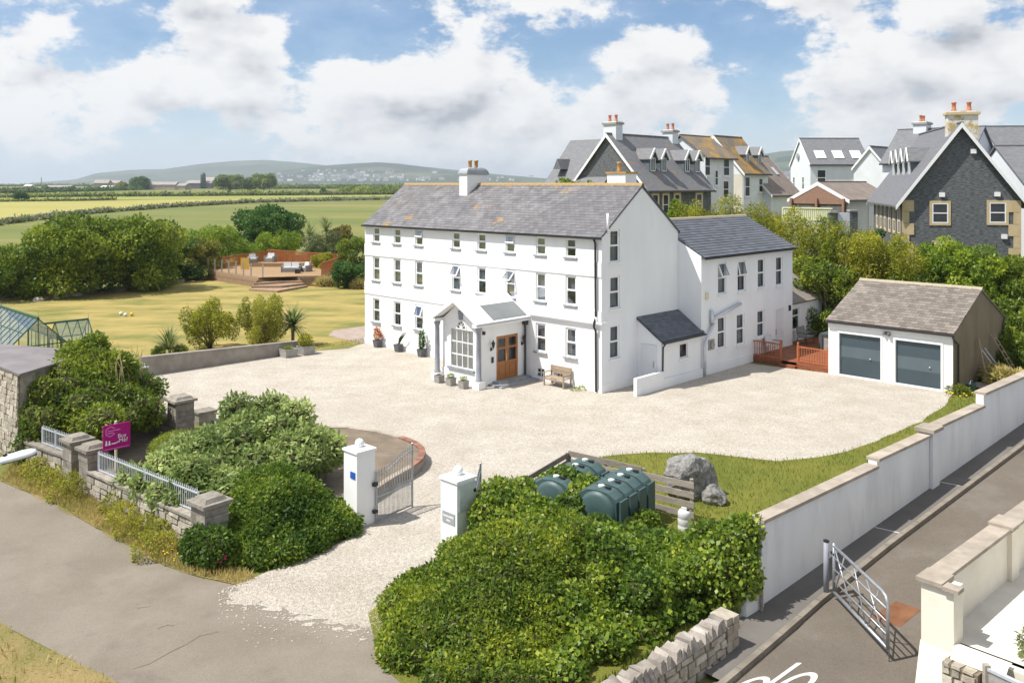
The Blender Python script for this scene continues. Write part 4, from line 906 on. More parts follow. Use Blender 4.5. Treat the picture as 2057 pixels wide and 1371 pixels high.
def dormer(par, x, yf, zb, w, h, zr, hw, zridge, side=-1, roofm='roof_bg_plain', cheek='slate_hung'):
    """gabled dormer facing local -y; yf front plane, runs back to the roof slope"""
    f = fr((0, yf, 0), (1, 0, 0), (0, -1, 0)) if side < 0 else fr((0, yf, 0), (1, 0, 0), (0, 1, 0)); sl = (zr-zridge)/hw   # zridge here = eave z
    yt = lambda z: side*(hw*(zr-z)/(zr-zridge))
    q = MB(); zt = zb+h; top = zt+w*.75
    b0, b1 = x-w/2, x+w/2
    q.poly([(b0, yf, zb), (b1, yf, zb), (b1, yf, zt), (x, yf, top), (b0, yf, zt)])
    for b in (b0, b1): q.poly([(b, yf, zb), (b, yf, zt), (b, yt(zt), zt)])
    d = q.build('dormer', MT[cheek], par)
    q = MB(); e = .16; ex = side*.22
    for s in (-1, 1):
        xe = x+s*(w/2+e); zo = zt-e*1.5
        q.hexa([(x, yf+ex, top+.02), (xe, yf+ex, zo+.02), (xe, yt(zo), zo+.02), (x, yt(top), top+.02), (x, yf+ex, top+.12), (xe, yf+ex, zo+.1), (xe, yt(zo), zo+.1), (x, yt(top), top+.12)])
    q.build('dormer_roof', MT[roofm], d)
    q = MB()
    for s in (-1, 1): q.beam((x, yf+ex*1.15, top+.04), (x+s*(w/2+e+.03), yf+ex*1.15, zt-e*1.5+.04), .08, .2)
    q.build('dormer_barge', MT['trim_white'], d)
    q = MB(); ringbox(q, f, x-w*.36, x+w*.36, zb+.08, zt-.02, .004, .06, .07); fbox(q, f, x-.035, x+.035, .004, .055, zb+.1, zt-.05); q.build('dormer_window', MT['upvc'], d)
    pane(f, x-w*.34, x+w*.34, zb+.1, zt-.04, .03, d); return d
def potchim(par, x0, x1, y0, y1, z0, z1, n=2, m='wall_bg', potm='terracotta'):
    q = MB(); q.box(x0, x1, y0, y1, z0, z1); c = q.build('chimney', MT[m], par)
    q = MB(); q.box(x0-.12, x1+.12, y0-.12, y1+.12, z1-.28, z1-.1); q.build('cap', MT['sandstone' if m != 'wall_bg' else 'stone_pot'], c)
    for i in range(n):
        q = MB(); px = x0+(x1-x0)*(i+.5)/n if (x1-x0) > (y1-y0) else (x0+x1)/2; py = (y0+y1)/2 if (x1-x0) > (y1-y0) else y0+(y1-y0)*(i+.5)/n
        q.lathe((px, py, z1), [(.17, 0), (.17, .1), (.14, .14), (.13, .5), (.17, .54), (.17, .62), (.1, .62)], 10); q.build('chimney_pot', MT[potm], c, True)
# A: dark stone house with four gabled dormers
oA = (8.8, 80.0); hA = gable_house('village_house', 'dark stone house with white bargeboards and four gabled dormers in its roof', oA, HA, 10.6, 4.35, 9.15, 14.0, 'dark_stone', 'roof_bg')
fA = fr((0, -4.35, 0), (1, 0, 0), (0, -1, 0))
for u in (1311, 1333, 1380, 1401):
    x, _ = hit(oA, HA, u, 340, 'y', -3.2); dormer(hA, x, -3.2, 10.55, 1.0, 1.35, 14.0, 4.35, 9.15)
for u, w in ((1316, .9), (1337, .9), (1360, .9), (1404, 1.0)):
    x, zc = hit(oA, HA, u, 402, 'y', -4.35); bwin(hA, fA, x, 7.6, w, 1.9, 'sandstone')
potchim(hA, .5, 1.5, -.55, .9, 12.4, 15.25); potchim(hA, 9.6, 10.6, -.6, .6, 12.4, 14.9)
q = MB(); wl = (3.4, 7.4)
q.ext([(3.4, 0, 13.7), (-.9, 0, 9.0), (-.9, 0, 9.15), (3.4, 0, 13.85)], (0, 7.4, 0)); q.ext([(3.4, 0, 13.7), (7.7, 0, 9.0), (7.7, 0, 9.15), (3.4, 0, 13.85)], (0, 7.4, 0)); q.build('rear_wing_roof', MT['roof_bg_plain'], hA)
q = MB(); q.box(-.5, 7.3, 4.36, 7.2, 0, 9.1); q.ext([(-.5, 7.19, 9.1), (7.3, 7.19, 9.1), (3.4, 7.19, 13.4)], (0, -2.8, 0)); q.build('rear_wing_wall', MT['wall_bg'], hA)
q = MB(); q.ext([(-.35, 5.4, 10.9), (-.35, 6.4, 10.9), (-.35, 5.9, 11.9)], (2.6, 0, 0)); q.build('rear_dormer', MT['roof_bg_plain'], hA)
# B: white house with orange lichened roof
oB = (17.7, 91.2); hB = gable_house('village_house', 'tall pale house with orange lichened roof right of the dormered stone house', oB, HA, 5.3, 3.1, 12.3, 14.5, 'wall_bg', 'roof_bg_lichen', barge=False)
fB = fr((0, -3.1, 0), (1, 0, 0), (0, -1, 0))
for u, v, w, h in ((1421, 334, 1.0, 1.9), (1459, 336, 1.2, 1.8), (1439, 357, .6, 1.6), (1458, 380, 1.1, 1.8)):
    x, zc = hit(oB, HA, u, v, 'y', -3.1); bwin(hB, fB, x, zc, w, h)
# D: house with lichened roof and two dormers, cream end wall
oD = (23.3, 100.0); hD = gable_house('village_house', 'pale house with orange lichened ridge, two dormers and a stone end wall', oD, HA, 5.7, 3.6, 10.9, 14.9, 'wall_bg', 'roof_bg_lichen')
for u in (1501, 1526):
    x, _ = hit(oD, HA, u, 325, 'y', -2.7); dormer(hD, x, -2.7, 11.6, .95, 1.4, 14.9, 3.6, 10.9)
fD = fr((0, -3.6, 0), (1, 0, 0), (0, -1, 0)); q = MB(); q.box(-.04, -.004, -3.5, .5, 0, 10.6); q.build('stone_cladding', MT['wall_bg_cream'], hD)
for u, v, w, h in ((1501, 375, 1.1, 2.2), (1528, 372, .9, 1.6)):
    x, zc = hit(oD, HA, u, v, 'y', -3.6); bwin(hD, fD, x, zc, w, h)
# E: low long grey roof with skylights
oE = (31.6-.698*7, 108-.716*7); hE = gable_house('village_house', 'low pale house with long grey roof and slim skylights beside the two-dormer house', oE, HA, 7, 4.2, 8.4, 12.8, 'wall_bg', 'roof_bg_brown')
for i in range(3):
    x = 1.6+1.9*i; k = .45; y = -4.2*k*1.0; zz = 12.8-(12.8-8.4)*k+.2; q = MB(); n = Vector((0, -(12.8-8.4), 4.2)).normalized(); tdir = Vector((0, 4.2, 4.4)).normalized()
    c = Vector((x, y, zz)); q.hexa([c-Vector((.28, 0, 0))-tdir*.6, c+Vector((.28, 0, 0))-tdir*.6, c+Vector((.28, 0, 0))+tdir*.6, c-Vector((.28, 0, 0))+tdir*.6]+[p+Vector((0, -.05, .06)) for p in (c-Vector((.28, 0, 0))-tdir*.6, c+Vector((.28, 0, 0))-tdir*.6, c+Vector((.28, 0, 0))+tdir*.6, c-Vector((.28, 0, 0))+tdir*.6)]); q.build('skylight', MT['galv_pale'], hE)
# C: white house, three skylights, square to the view
hC_ = gable_house('village_house', 'white house with dark roof and three skylights in a row', (37.0, 111.85), 0, 7.4, 3.85, 11.9, 15.2, 'wall_bg', 'roof_bg_plain', .15, barge=False)
q = MB(); q.beam((-.14, 0, 15.15), (-.14, -4.0, 11.8), .06, .25); q.beam((-.14, 0, 15.15), (-.14, 4.0, 11.8), .06, .25); q.build('bargeboard', MT['trim_white'], hC_)
for u in (1647, 1683, 1719):
    k = .68; n = Vector((0, -(15.2-11.9), 3.85)).normalized(); td = Vector((0, 3.85, 3.3)).normalized(); y = -3.85*k; zz = 15.2-3.3*k+.18
    x = (u-CX)*(111.85+y)/F-37.0; c = Vector((x, y, zz)); r_ = Vector((.62, 0, 0)); p = [c-r_-td*.75, c+r_-td*.75, c+r_+td*.75, c-r_+td*.75]
    q = MB(); q.hexa(p+[w+n*.09 for w in p]); s = q.build('skylight', MT['trim_white'], hC_)
    p = [c-r_*.8-td*.6, c+r_*.8-td*.6, c+r_*.8+td*.6, c-r_*.8+td*.6]; q = MB(); q.poly([w+n*.095 for w in p]); q.build('pane', MT['galv_pale'], s)
fC = fr((0, -3.85, 0), (1, 0, 0), (0, -1, 0))
for u, v in ((1650, 357), (1722, 350)): x, zc = hit((37.0, 111.85), 0, u, v, 'y', -3.85); bwin(hC_, fC, x, zc, 1.1, 2.0)
fCl = fr((0, 0, 0), (0, 1, 0), (-1, 0, 0))
for y, zc, w, h in ((2.4, 9.6, .7, 1.6), (-1.2, 9.6, .7, 1.6)): bwin(hC_, fCl, y, zc, w, h)
q = MB(); q.tube([(-.05, .6, 13.0), (-.18, .6, 13.0)], .42, 14); q.build('satellite_dish', MT['lead'], hC_)
# R: dark slate-stone gable with sandstone quoins, right edge
aR = math.atan2(.966, .259); oRl = Vector((26.9, 60.0, 0)); ex = Vector((math.cos(aR), math.sin(aR), 0)); ey = Vector((-ex.y, ex.x, 0)); WR = 7.27
oR = oRl-ey*(WR/2)
hR = gable_house('village_house', 'dark stone gabled house with sandstone quoins and window surrounds at the right edge', (oR.x, oR.y), aR, 14.0, WR/2, 8.55, 13.5, 'dark_stone', 'roof_bg_plain', .5)
fR = fr((0, 0, 0), (0, -1, 0), (-1, 0, 0))          # gable plane, s runs to the right in the picture
def onR(u, v): y, zc = hit((oR.x, oR.y), aR, u, v, 'x', 0); return -y, zc
for u, v in ((1888.5, 428), (2004, 427)): s, zc = onR(u, v); bwin(hR, fR, s, zc, 1.0, 1.35, 'sandstone')
for u, v in ((1893, 508),): s, zc = onR(u, v); bwin(hR, fR, s, zc, 1.0, 1.35, 'sandstone')
for u, v in ((1955, 304), (1892, 391), (2003, 390), (2017, 475)):
    s, zc = onR(u, v); q = MB(); fbox(q, fR, s-.17, s+.17, 0, .14, zc-.15, zc+.15); q.build('vent_box', MT['trim_white'], hR)
for sgn in (-1, 1):
    zq = 0.4; i = 0
    while zq < 8.3:
        w = .72 if i % 2 else .42; a, b = (-WR/2-.03, -WR/2+w) if sgn < 0 else (WR/2-w, WR/2+.03)
        q = MB(); fbox(q, fR, a, b, -.01, .06, zq, zq+.78); q.build('quoin', MT['sandstone'], hR); zq += .8; i += 1
fRl = fr((0, WR/2, 0), (1, 0, 0), (0, 1, 0))
for i in range(6): bwin(hR, fRl, 1.3+2.1*i, 6.9, .8, 1.75, 'sandstone')
for i in range(4): dormer(hR, 4.2+2.3*i, WR/2-1.15, 9.95, 1.0, 1.35, 13.5, WR/2, 8.55, side=1)
potchim(hR, .7, 1.6, -1.25, .65, 12.6, 14.5, 2, 'chim_lichen')
# S: large grey roofs right behind it; T: roof with chimney left behind it; F: narrow white gable
hS = gable_house('village_house', 'house with broad plain grey roof rising behind the dark stone gable', (45.6, 84.0), R(-6), 16, 8.0, 9.0, 14.9, 'wall_bg', 'roof_bg_plain', .2, barge=False)
hS2 = gable_house('village_house', 'lower grey roofed house partly hidden behind the dark stone gable, right edge', (40.6, 73.0), R(-4), 14, 6.0, 8.6, 12.55, 'wall_bg', 'roof_bg_plain', .2, barge=False)
hT = gable_house('village_house', 'white house with steep grey roof and tall white chimney behind the dormers', (38.3, 86.0), HA-R(90), 7.5, 4.4, 11.5, 14.7, 'wall_bg', 'roof_bg_plain', .25, barge=False)
potchim(hT, 1.5, 2.7, -.7, .7, 12.6, 15.5, 2)
fT = fr((0, -4.4, 0), (1, 0, 0), (0, -1, 0)); bwin(hT, fT, 1.6, 9.9, 1.0, 1.8)
hF = gable_house('village_house', 'narrow white gable with small grey roof between skylight house and chimney house', (41.1, 100.0), HA, 5, 1.9, 11.4, 13.7, 'wall_bg', 'roof_bg_plain', .2)
# bungalow with shingled wooden gable, open car port and two garage doors
oK = PX(1646, 368, 78); aK = math.atan2(.62, .78)
hK = gable_house('bungalow', 'low house with brown shingled gable, open car port and white garage doors', (oK.x, oK.y), aK, 7.5, 2.75, 8.15, 9.55, 'wall_bg', 'roof_bg_brown', .35, gm='wood_shingle')
for c in hK.children:
    if c.name.startswith('wall'): c.scale = (1, 1, 1); c.location = (0, 0, 0)
q = MB(); q.box(-.30, -.01, -2.75, 2.75, 7.7, 8.3); q.ext([(-.30, -2.75, 8.3), (-.30, 2.75, 8.3), (-.30, 0, 9.5)], (.29, 0, 0)); q.build('shingle_gable', MT['wood_shingle'], hK)
q = MB(); q.box(-.20, -.01, -2.6, 2.6, 5.0, 7.69); q.build('car_port_shade', MT['interior'], hK)  # solid dark slab on the wall, the car port's shade put into colour
for y in (-2.6, 0, 2.6): q = MB(); q.box(-.55, -.36, y-.1, y+.1, 5.0, 8.2); q.build('post', MT['wood_shingle'], hK)
fK = fr((0, -2.75, 0), (1, 0, 0), (0, -1, 0))
for s in (4.2, 6.3): q = MB(); fbox(q, fK, s-.85, s+.85, 0, .05, 5.2, 7.5); q.build('garage_door', MT['door_white'], hK)
# boundary wall with pale slatted fence and stone pillars in front of it
fn = thing('boundary_wall', 'white boundary wall with pale slatted fence panels in front of the bungalow', 'wall')
p0, p1 = PX(1572, 414, 69), PX(1672, 417, 66); d = (p1-p0); L_ = d.length; dx = d.normalized()
q = MB(); q.beam(Vector((p0.x, p0.y, 3)), Vector((p1.x, p1.y, 3)), .25, 7.1); q.build('wall', MT['wall_bg'], fn)
n = int(L_/.16); me = MB(); me.box(-.055, .055, -.02, .02, 0, 1.0); me = me.mesh('slat')
rep('slat', me, MT['pale_fence'], fn, [Matrix.Translation((p0.x+d.x*i/n, p0.y+d.y*i/n, 6.62)) @ Matrix.Rotation(math.atan2(d.y, d.x), 4, 'Z') for i in range(n)])
q = MB(); q.beam(Vector((p0.x, p0.y-.05, 7.62)), Vector((p1.x, p1.y-.05, 7.62)), .08, .1); q.beam(Vector((p0.x, p0.y-.05, 6.7)), Vector((p1.x, p1.y-.05, 6.7)), .08, .08); q.build('fence_rail', MT['pale_fence'], fn)
for nm, (u, v) in (('left', (1673, 424)), ('right', (1713, 421))):
    p = PX(u, v, 65); o = thing('gate_pillar', '%s dark stone pillar with pale cap below the bungalow' % nm, 'pillar', (p.x, p.y, 0)); q = MB(); q.box(-.27, .27, -.27, .27, 0, p.z-.14); q.build('shaft', MT['dark_stone'], o); q = MB(); q.box(-.34, .34, -.34, .34, p.z-.14, p.z); q.build('cap', MT['stone_pot'], o)
pa, pb = PX(1682, 427, 64.9), PX(1706, 426, 64.9)
q = MB(); q.beam(Vector((pa.x, pa.y, 3.4)), Vector((pb.x, pb.y, 3.4)), .22, 2*(pa.z-3.4)); o = q.build('garden_wall', MT['wall_bg']); tag(o, 'short white wall between the two dark stone pillars', 'wall')
# ------------------------------------------------------------------ farm on the horizon
def shed(label, u0, u1, vb, vt, wall, roof, cat='barn', depth=14, rise=.35):
    a, b = GT(u0, vb), GT(u1, vb); Y = (a.y+b.y)/2; wd = (u1-u0)*Y/F; hh = (vb-vt)*Y/F
    t = thing('farm_building', label, cat, ((a.x+b.x)/2, Y, terr(a.x, Y)), random.uniform(-.1, .1)); he = hh*(1-rise)
    q = MB(); q.box(-wd/2, wd/2, 0, depth, -2, he); q.build('wall', MT[wall], t); q = MB(); q.ext([(-wd/2-.3, -.4, he-.05), (-wd/2-.3, depth/2, hh), (-wd/2-.3, depth+.4, he-.05)], (wd+.6, 0, 0)); q.build('roof', MT[roof], t); return t
shed('long pale low farm shed at far left below the skyline', 92, 138, 382, 372, 'farm_wall', 'farm_roof')
shed('small white roofed hut left of the long farm shed', 47, 60, 378, 371, 'farm_wall', 'town_wall')
shed('tall plain pale barn left of the yellow bush', 188, 216, 380, 361, 'farm_wall', 'farm_roof')
shed('brown barn between the pale barn and the yellow bush', 217, 238, 378, 362, 'farm_wall', 'farm_roof')
shed('small open shelter in front of the pale barn', 200, 222, 382, 373, 'farm_wall', 'town_wall')
shed('long brown cowshed in the middle of the farm', 300, 352, 382, 365, 'farm_wall', 'farm_roof')
shed('stone farm building right of the long cowshed', 352, 372, 382, 368, 'farm_wall', 'farm_roof')
shed('open dark blue shed below the silo', 372, 424, 379, 362, 'farm_shed', 'farm_roof')
shed('barn with pale roof right of the silo', 412, 438, 372, 356, 'farm_wall', 'farm_wall')
shed('small dark gateway shed in front of the round tree', 284, 298, 382, 370, 'farm_shed', 'town_wall')
p = GT(408, 379); k = p.y/F
si = thing('silo', 'dark green cylindrical farm silo rising above the barns', 'silo', (p.x, p.y, p.z)); q = MB(); q.lathe((0, 0, 0), [(5.2*k, 0), (5.2*k, 27*k), (4.2*k, 30*k), (1.4*k, 32*k), (.4*k, 33*k)], 20); q.build('body', MT['silo'], si, True); q = MB(); q.lathe((2.5*k, 0, 0), [(.5*k, 0), (.5*k, 35*k)], 6); q.build('ladder_pipe', MT['galv'], si)
p = GT(83, 374); k = p.y/F; q = MB(); q.lathe((p.x, p.y, p.z), [(1.2*k, 0), (.8*k, 18*k)], 10); o = q.build('mine_chimney', MT['farm_wall']); tag(o, 'slim stone chimney standing alone on the far left skyline', 'chimney')
# ------------------------------------------------------------------ walls, gates and pillars
def blockwall(par, p, q_, th, h0, h1, m, bw=.42, bh=.2, seed=1, nmax=300, name='stone'):
    """rubble wall: a core and uneven stones on both faces"""
    rr = random.Random(seed); p = Vector(p); q_ = Vector(q_); d = (q_-p); L_ = d.length; d.normalize(); n = Vector((d.y, -d.x, 0))
    core = MB(); core.hexa([p-n*(th/2-.03), q_-n*(th/2-.03), q_+n*(th/2-.03), p+n*(th/2-.03)]+[v+Vector((0, 0, h)) for v, h in ((p-n*(th/2-.03), h0-.02), (q_-n*(th/2-.03), h1-.02), (q_+n*(th/2-.03), h1-.02), (p+n*(th/2-.03), h0-.02))]); core.build('wall_core', MT['soil'], par)
    for sd in (1, -1):
        if sd < 0: continue
        z = 0
        while z < max(h0, h1)-.04:
            hh = bh*rr.uniform(.75, 1.25); s = -rr.uniform(0, .2)
            while s < L_:
                w = bw*rr.uniform(.6, 1.4); a, b = max(0, s), min(L_, s+w-.015); s += w
                top = h0+(h1-h0)*(a/L_)
                if b-a < .06 or z > top-.05: continue
                z1 = min(z+hh-.012, top); t = th/2+rr.uniform(-.01, .03); mb = MB()
                def P(s_, t_, z_): return p+d*s_+n*sd*t_+Vector((0, 0, z_))
                j = lambda k=.02: rr.uniform(-k, k)
                mb.hexa([P(a+j(), .02, z+j()), P(b+j(), .02, z+j()), P(b-.015+j(), t, z+.01+j()), P(a+.015+j(), t, z+.01+j()), P(a+j(), .02, z1), P(b+j(), .02, z1), P(b-.02+j(), t-.01, z1-.01+j(.015)), P(a+.02+j(), t-.01, z1-.01+j(.015))])
                mb.build(name, MT[m], par)
            z += hh
def pier(name, label, at, rz, w, h, m='pillar_stone', capm='pillar_stone'):
    t = thing(name, label, 'pillar', at, rz); rr = random.Random(int(at[0]*100)); z = 0
    while z < h-.05:
        hh = min(h-z, rr.uniform(.16, .26)); e = w/2+rr.uniform(-.012, .012)
        k = rr.uniform(-.18, .18)*w
        for a, b in ((-e, k-.006), (k+.006, e)):
            q = MB(); q.box(a, b, -e, e, z+.004, z+hh-.006); q.build('stone', MT[m], t)
        z += hh
    q = MB(); c = w/2+.09; q.hexa([(-c, -c, h), (c, -c, h), (c, c, h), (-c, c, h), (-c, -c, h+.09), (c, -c, h+.09), (c, c, h+.09), (-c, c, h+.09)]); c2 = w/2-.02; q.build('cap', MT[capm], t)
    q = MB(); q.hexa([(-c2, -c2, h+.091), (c2, -c2, h+.091), (c2, c2, h+.091), (-c2, c2, h+.091), (-c2*.8, -c2*.8, h+.19), (c2*.8, -c2*.8, h+.19), (c2*.8, c2*.8, h+.2), (-c2*.8, c2*.8, h+.2)]); q.build('cap_top', MT[capm], t)
    return t
RW0, RW1 = Vector((-12.75, 26.55, 0)), Vector((-7.95, 22.45, 0)); rwd = (RW1-RW0).normalized(); rwa = math.atan2(rwd.y, rwd.x)
pier('gate_pier', 'squat stone pier with stepped cap left of the footpath gap', (-13.75, 27.55, 0), rwa, .62, 1.38)
pier('gate_pier', 'stone pier with stepped cap right of the footpath gap beside the magenta sign', (-12.85, 26.75, 0), rwa, .62, 1.36)
pier('gate_pier', 'stone pier with broad lichened cap at the end of the railings by the bushes', (-7.72, 22.25, 0), rwa, .66, 1.36)
pier('stone_pillar', 'tall square slate pillar standing inside the garden by the gravel', (-12.45, 32.75, 0), HA, .72, 1.36)
w1 = thing('stone_wall', 'low pale rubble wall under the long grey railings beside the road', 'wall'); blockwall(w1, RW0, RW1, .42, .74, .86, 'rubble', .42, .2, 3)
q = MB(); q.beam(RW0+Vector((0, 0, .79)), RW1+Vector((0, 0, .91)), .5, .07); q.build('coping', MT['pillar_stone'], w1)
RB0, RB1 = Vector((-16.5, 29.6, 0)), Vector((-14.1, 27.85, 0))
w2 = thing('stone_wall', 'short rubble wall under railings between stone building and footpath pier', 'wall'); blockwall(w2, RB0, RB1, .42, .8, .8, 'rubble', .42, .2, 4)
q = MB(); q.beam(RB0+Vector((0, 0, .83)), RB1+Vector((0, 0, .83)), .5, .07); q.build('coping', MT['pillar_stone'], w2)
def railing(label, p, q_, z0, z1, h):
    t = thing('railing', label, 'railing'); p = Vector(p); q_ = Vector(q_); L_ = (q_-p).length; n = int(L_/.105)
    a0, a1 = p+Vector((0, 0, z0)), q_+Vector((0, 0, z1)); up = Vector((0, 0, h))
    for k in (.04, h): m = MB(); m.beam(a0+Vector((0, 0, k)), a1+Vector((0, 0, k)), .035, .035); m.build('rail', MT['galv_pale'], t)
    b = MB(); b.lathe((0, 0, 0), [(.012, .0), (.012, h+.04), (.02, h+.06), (.002, h+.12)], 6); b = b.mesh('bar')
    rep('bar', b, MT['galv_pale'], t, [a0.lerp(a1, (i+.5)/n) for i in range(n)])
    for k in (0, .5, 1): m = MB(); c = a0.lerp(a1, k); m.box(c.x-.025, c.x+.025, c.y-.025, c.y+.025, c.z-.05, c.z+h+.05); m.build('standard', MT['galv_pale'], t)
railing('long grey spiked railing on the roadside wall behind the magenta sign', RW0+rwd*.35, RW1-rwd*.25, .83, .95, .52)
railing('short grey spiked railing beside the stone building', RB0+Vector((.9, -.65, 0)), RB1-Vector((.1, -.07, 0)), .87, .87, .52)
# inner low wall by the slate pillar
w3 = thing('garden_wall', 'low rough stone wall running from the slate pillar towards the left bush', 'wall'); blockwall(w3, Vector((-16.2, 34.6, 0)), Vector((-12.7, 32.9, 0)), .4, .62, .62, 'pillar_stone', .45, .2, 6)
q = MB(); q.beam((-16.2, 34.6, .66), (-12.7, 32.9, .66), .48, .07); q.build('coping', MT['pillar_stone'], w3)
q = MB(); q.box(-.36, .36, -.3, .3, 0, .42); o = thing('plinth_stone', 'rough pale stone stump on the gravel right of the slate pillar', 'stone', G(410, 848), HA); q.build('block', MT['pillar_stone'], o); q = MB(); q.box(-.4, .4, -.34, .34, .421, .5); q.build('cap', MT['pillar_stone'], o)
# garden wall behind the gravel
GW0, GW1 = G(283, 757), G(622, 706)
q = MB(); d = (GW1-GW0).normalized(); n = Vector((-d.y, d.x, 0))*.24
gw = thing('garden_wall', 'grey-brown rendered wall between the gravel court and the dry lawn', 'wall')
q.hexa([GW0, GW1, GW1+n, GW0+n]+[v+Vector((0, 0, h)) for v, h in ((GW0, .92), (GW1, .62), (GW1+n, .62), (GW0+n, .92))]); q.build('wall', MT['garden_wall'], gw)
k = 0
while k < 14: a, b = GW0.lerp(GW1, k/14), GW0.lerp(GW1, (k+.985)/14); q = MB(); q.beam(a+n/2+Vector((0, 0, .95-.30*k/14)), b+n/2+Vector((0, 0, .95-.30*(k+1)/14)), .30, .06); q.build('coping_stone', MT['garden_wall'], gw); k += 1
# flower bed with curved retaining wall and brick edge
bedpx = [(640, 856), (700, 858), (760, 866), (805, 877), (832, 888), (846, 899), (849, 909), (843, 922), (826, 935), (790, 955), (757, 976), (728, 994)]
bp = [G(u, v, .36) for u, v in bedpx]
bed = thing('flower_bed', 'raised oval bed of bare soil with curved wall beside the gate', 'flower bed')
inner = [Vector((-6.6, 25.2, .36)), Vector((-8.6, 28.6, .36)), Vector((-8.6, 33.2, .36))]
q = MB(); q.poly([(p.x, p.y, .33) for p in bp+inner]); q.build('soil', MT['soil'], bed)
def dense(pts, step):
    out = []
    for a, b in zip(pts, pts[1:]):
        n = max(1, int((b-a).length/step))
        for i in range(n): out.append(a.lerp(b, i/n))
    return out+[pts[-1]]
dp = dense(bp, .28)
for i, (a, b) in enumerate(zip(dp, dp[1:])):
    d = (b-a).normalized(); n = Vector((d.y, -d.x, 0)); q = MB()
    if i % 1 == 0:
        a2, b2 = a-n*.0, b-n*.0; fr_ = i/len(dp)
        w = .12; q.hexa([(a2+n*.08-Vector((0, 0, .36))), (b2+n*.08-Vector((0, 0, .36))), b2-n*.08-Vector((0, 0, .36)), a2-n*.08-Vector((0, 0, .36)), a2+n*.06-Vector((0, 0, .05)), b2+n*.06-Vector((0, 0, .05)), b2-n*.08-Vector((0, 0, .05)), a2-n*.08-Vector((0, 0, .05))]); q.build('wall_stone', MT['garden_wall'], bed)
db = dense(bp[3:9], .115)
for a, b in zip(db, db[1:]):
    q = MB(); q.beam(a+(b-a)*.03+Vector((0, 0, -.01)), b-(b-a)*.03+Vector((0, 0, -.01)), .22, .075); q.build('brick', MT['brick'], bed)
db = dense(bp[:4], .4)+dense(bp[8:], .4)
for a, b in zip(db, db[1:]):
    if (b-a).length < .6: q = MB(); q.beam(a+Vector((0, 0, -.02)), b+Vector((0, 0, -.02)), .2, .06); q.build('coping_stone', MT['coping'], bed)
# white gate pillars with balls, wrought gates
def gpillar(label, c, rz, w, h):
    t = thing('gate_pillar', label, 'pillar', c, rz); q = MB(); q.box(-w/2, w/2, -w/2, w/2, 0, h); q.build('shaft', MT['render_white'], t)
    q = MB(); e = w/2+.035; q.hexa([(-e, -e, h), (e, -e, h), (e, e, h), (-e, e, h), (-e, -e, h+.06), (e, -e, h+.06), (e, e, h+.06), (-e, e, h+.06)]); q.hexa([(-e, -e, h+.061), (e, -e, h+.061), (e, e, h+.061), (-e, e, h+.061), (-.12, -.12, h+.1), (.12, -.12, h+.1), (.12, .12, h+.1), (-.12, .12, h+.1)]); q.build('cap', MT['render_white'], t)
    q = MB(); q.lathe((0, 0, h+.1), [(.1, 0), (.1, .03), (.06, .05)], 14); q.sphere((0, 0, h+.19), .13, 18, 12); q.build('ball', MT['trim_white'], t, True); return t
cL = Vector((-4.28, 24.45, 0)); cR = Vector((-1.37, 22.1, 0)); gL = gpillar('left white gate pillar topped with a ball, beside the dark bush', cL, HA, .62, 2.04); gR = gpillar('right white gate pillar with ball and grey name plate above the hedge', cR, HA, .62, 2.04)
def text(s, size, ext=.002):
    cu = bpy.data.curves.new('lettering', 'FONT'); cu.body = s; cu.size = size; cu.extrude = ext; cu.align_x = 'CENTER'; cu.align_y = 'CENTER'
    o = bpy.data.objects.new('lettering', cu); COL.objects.link(o); dg = bpy.context.evaluated_depsgraph_get(); me = bpy.data.meshes.new_from_object(o.evaluated_get(dg)); bpy.data.objects.remove(o); return me
def lettering(par, s, size, m, M, name='lettering'):
    me = text(s, size); me.materials.clear(); o = link(name, me, MT[m], par); o.matrix_local = M; return o
FACE = basis((0, 0, 0), (0, -1, 0), (0, 0, 1), (-1, 0, 0))   # text on a face looking along -x
q = MB(); q.box(-.325, -.312, -.23, .23, .98, 1.26); pl = q.build('name_plate', MT['plate_grey'], gR)
rr = random.Random(2)
for z_, n_ in ((1.16, 13), (1.06, 5)):              # worn, unreadable lettering
    q = MB()
    for i in range(n_): y_ = .030*(i-(n_-1)/2); q.box(-.328, -.324, y_-.010, y_+.010, z_-.026, z_+.026-rr.choice((0, 0, .012)))
    q.build('worn_lettering', MT['sign_white'], pl, kind='stuff')
q = MB(); q.box(-.27, .31, -.345, -.312, 1.32, 1.98); q.build('meter_box_door', MT['galv_pale'], gR); q = MB(); q.box(.22, .3, -.36, -.345, 1.72, 1.8); q.build('latch', MT['black_iron'], gR)
q = MB(); q.box(-.33, -.312, -.24, -.02, 1.34, 1.52); q.build('number_plate', MT['sign_blue'], gL)
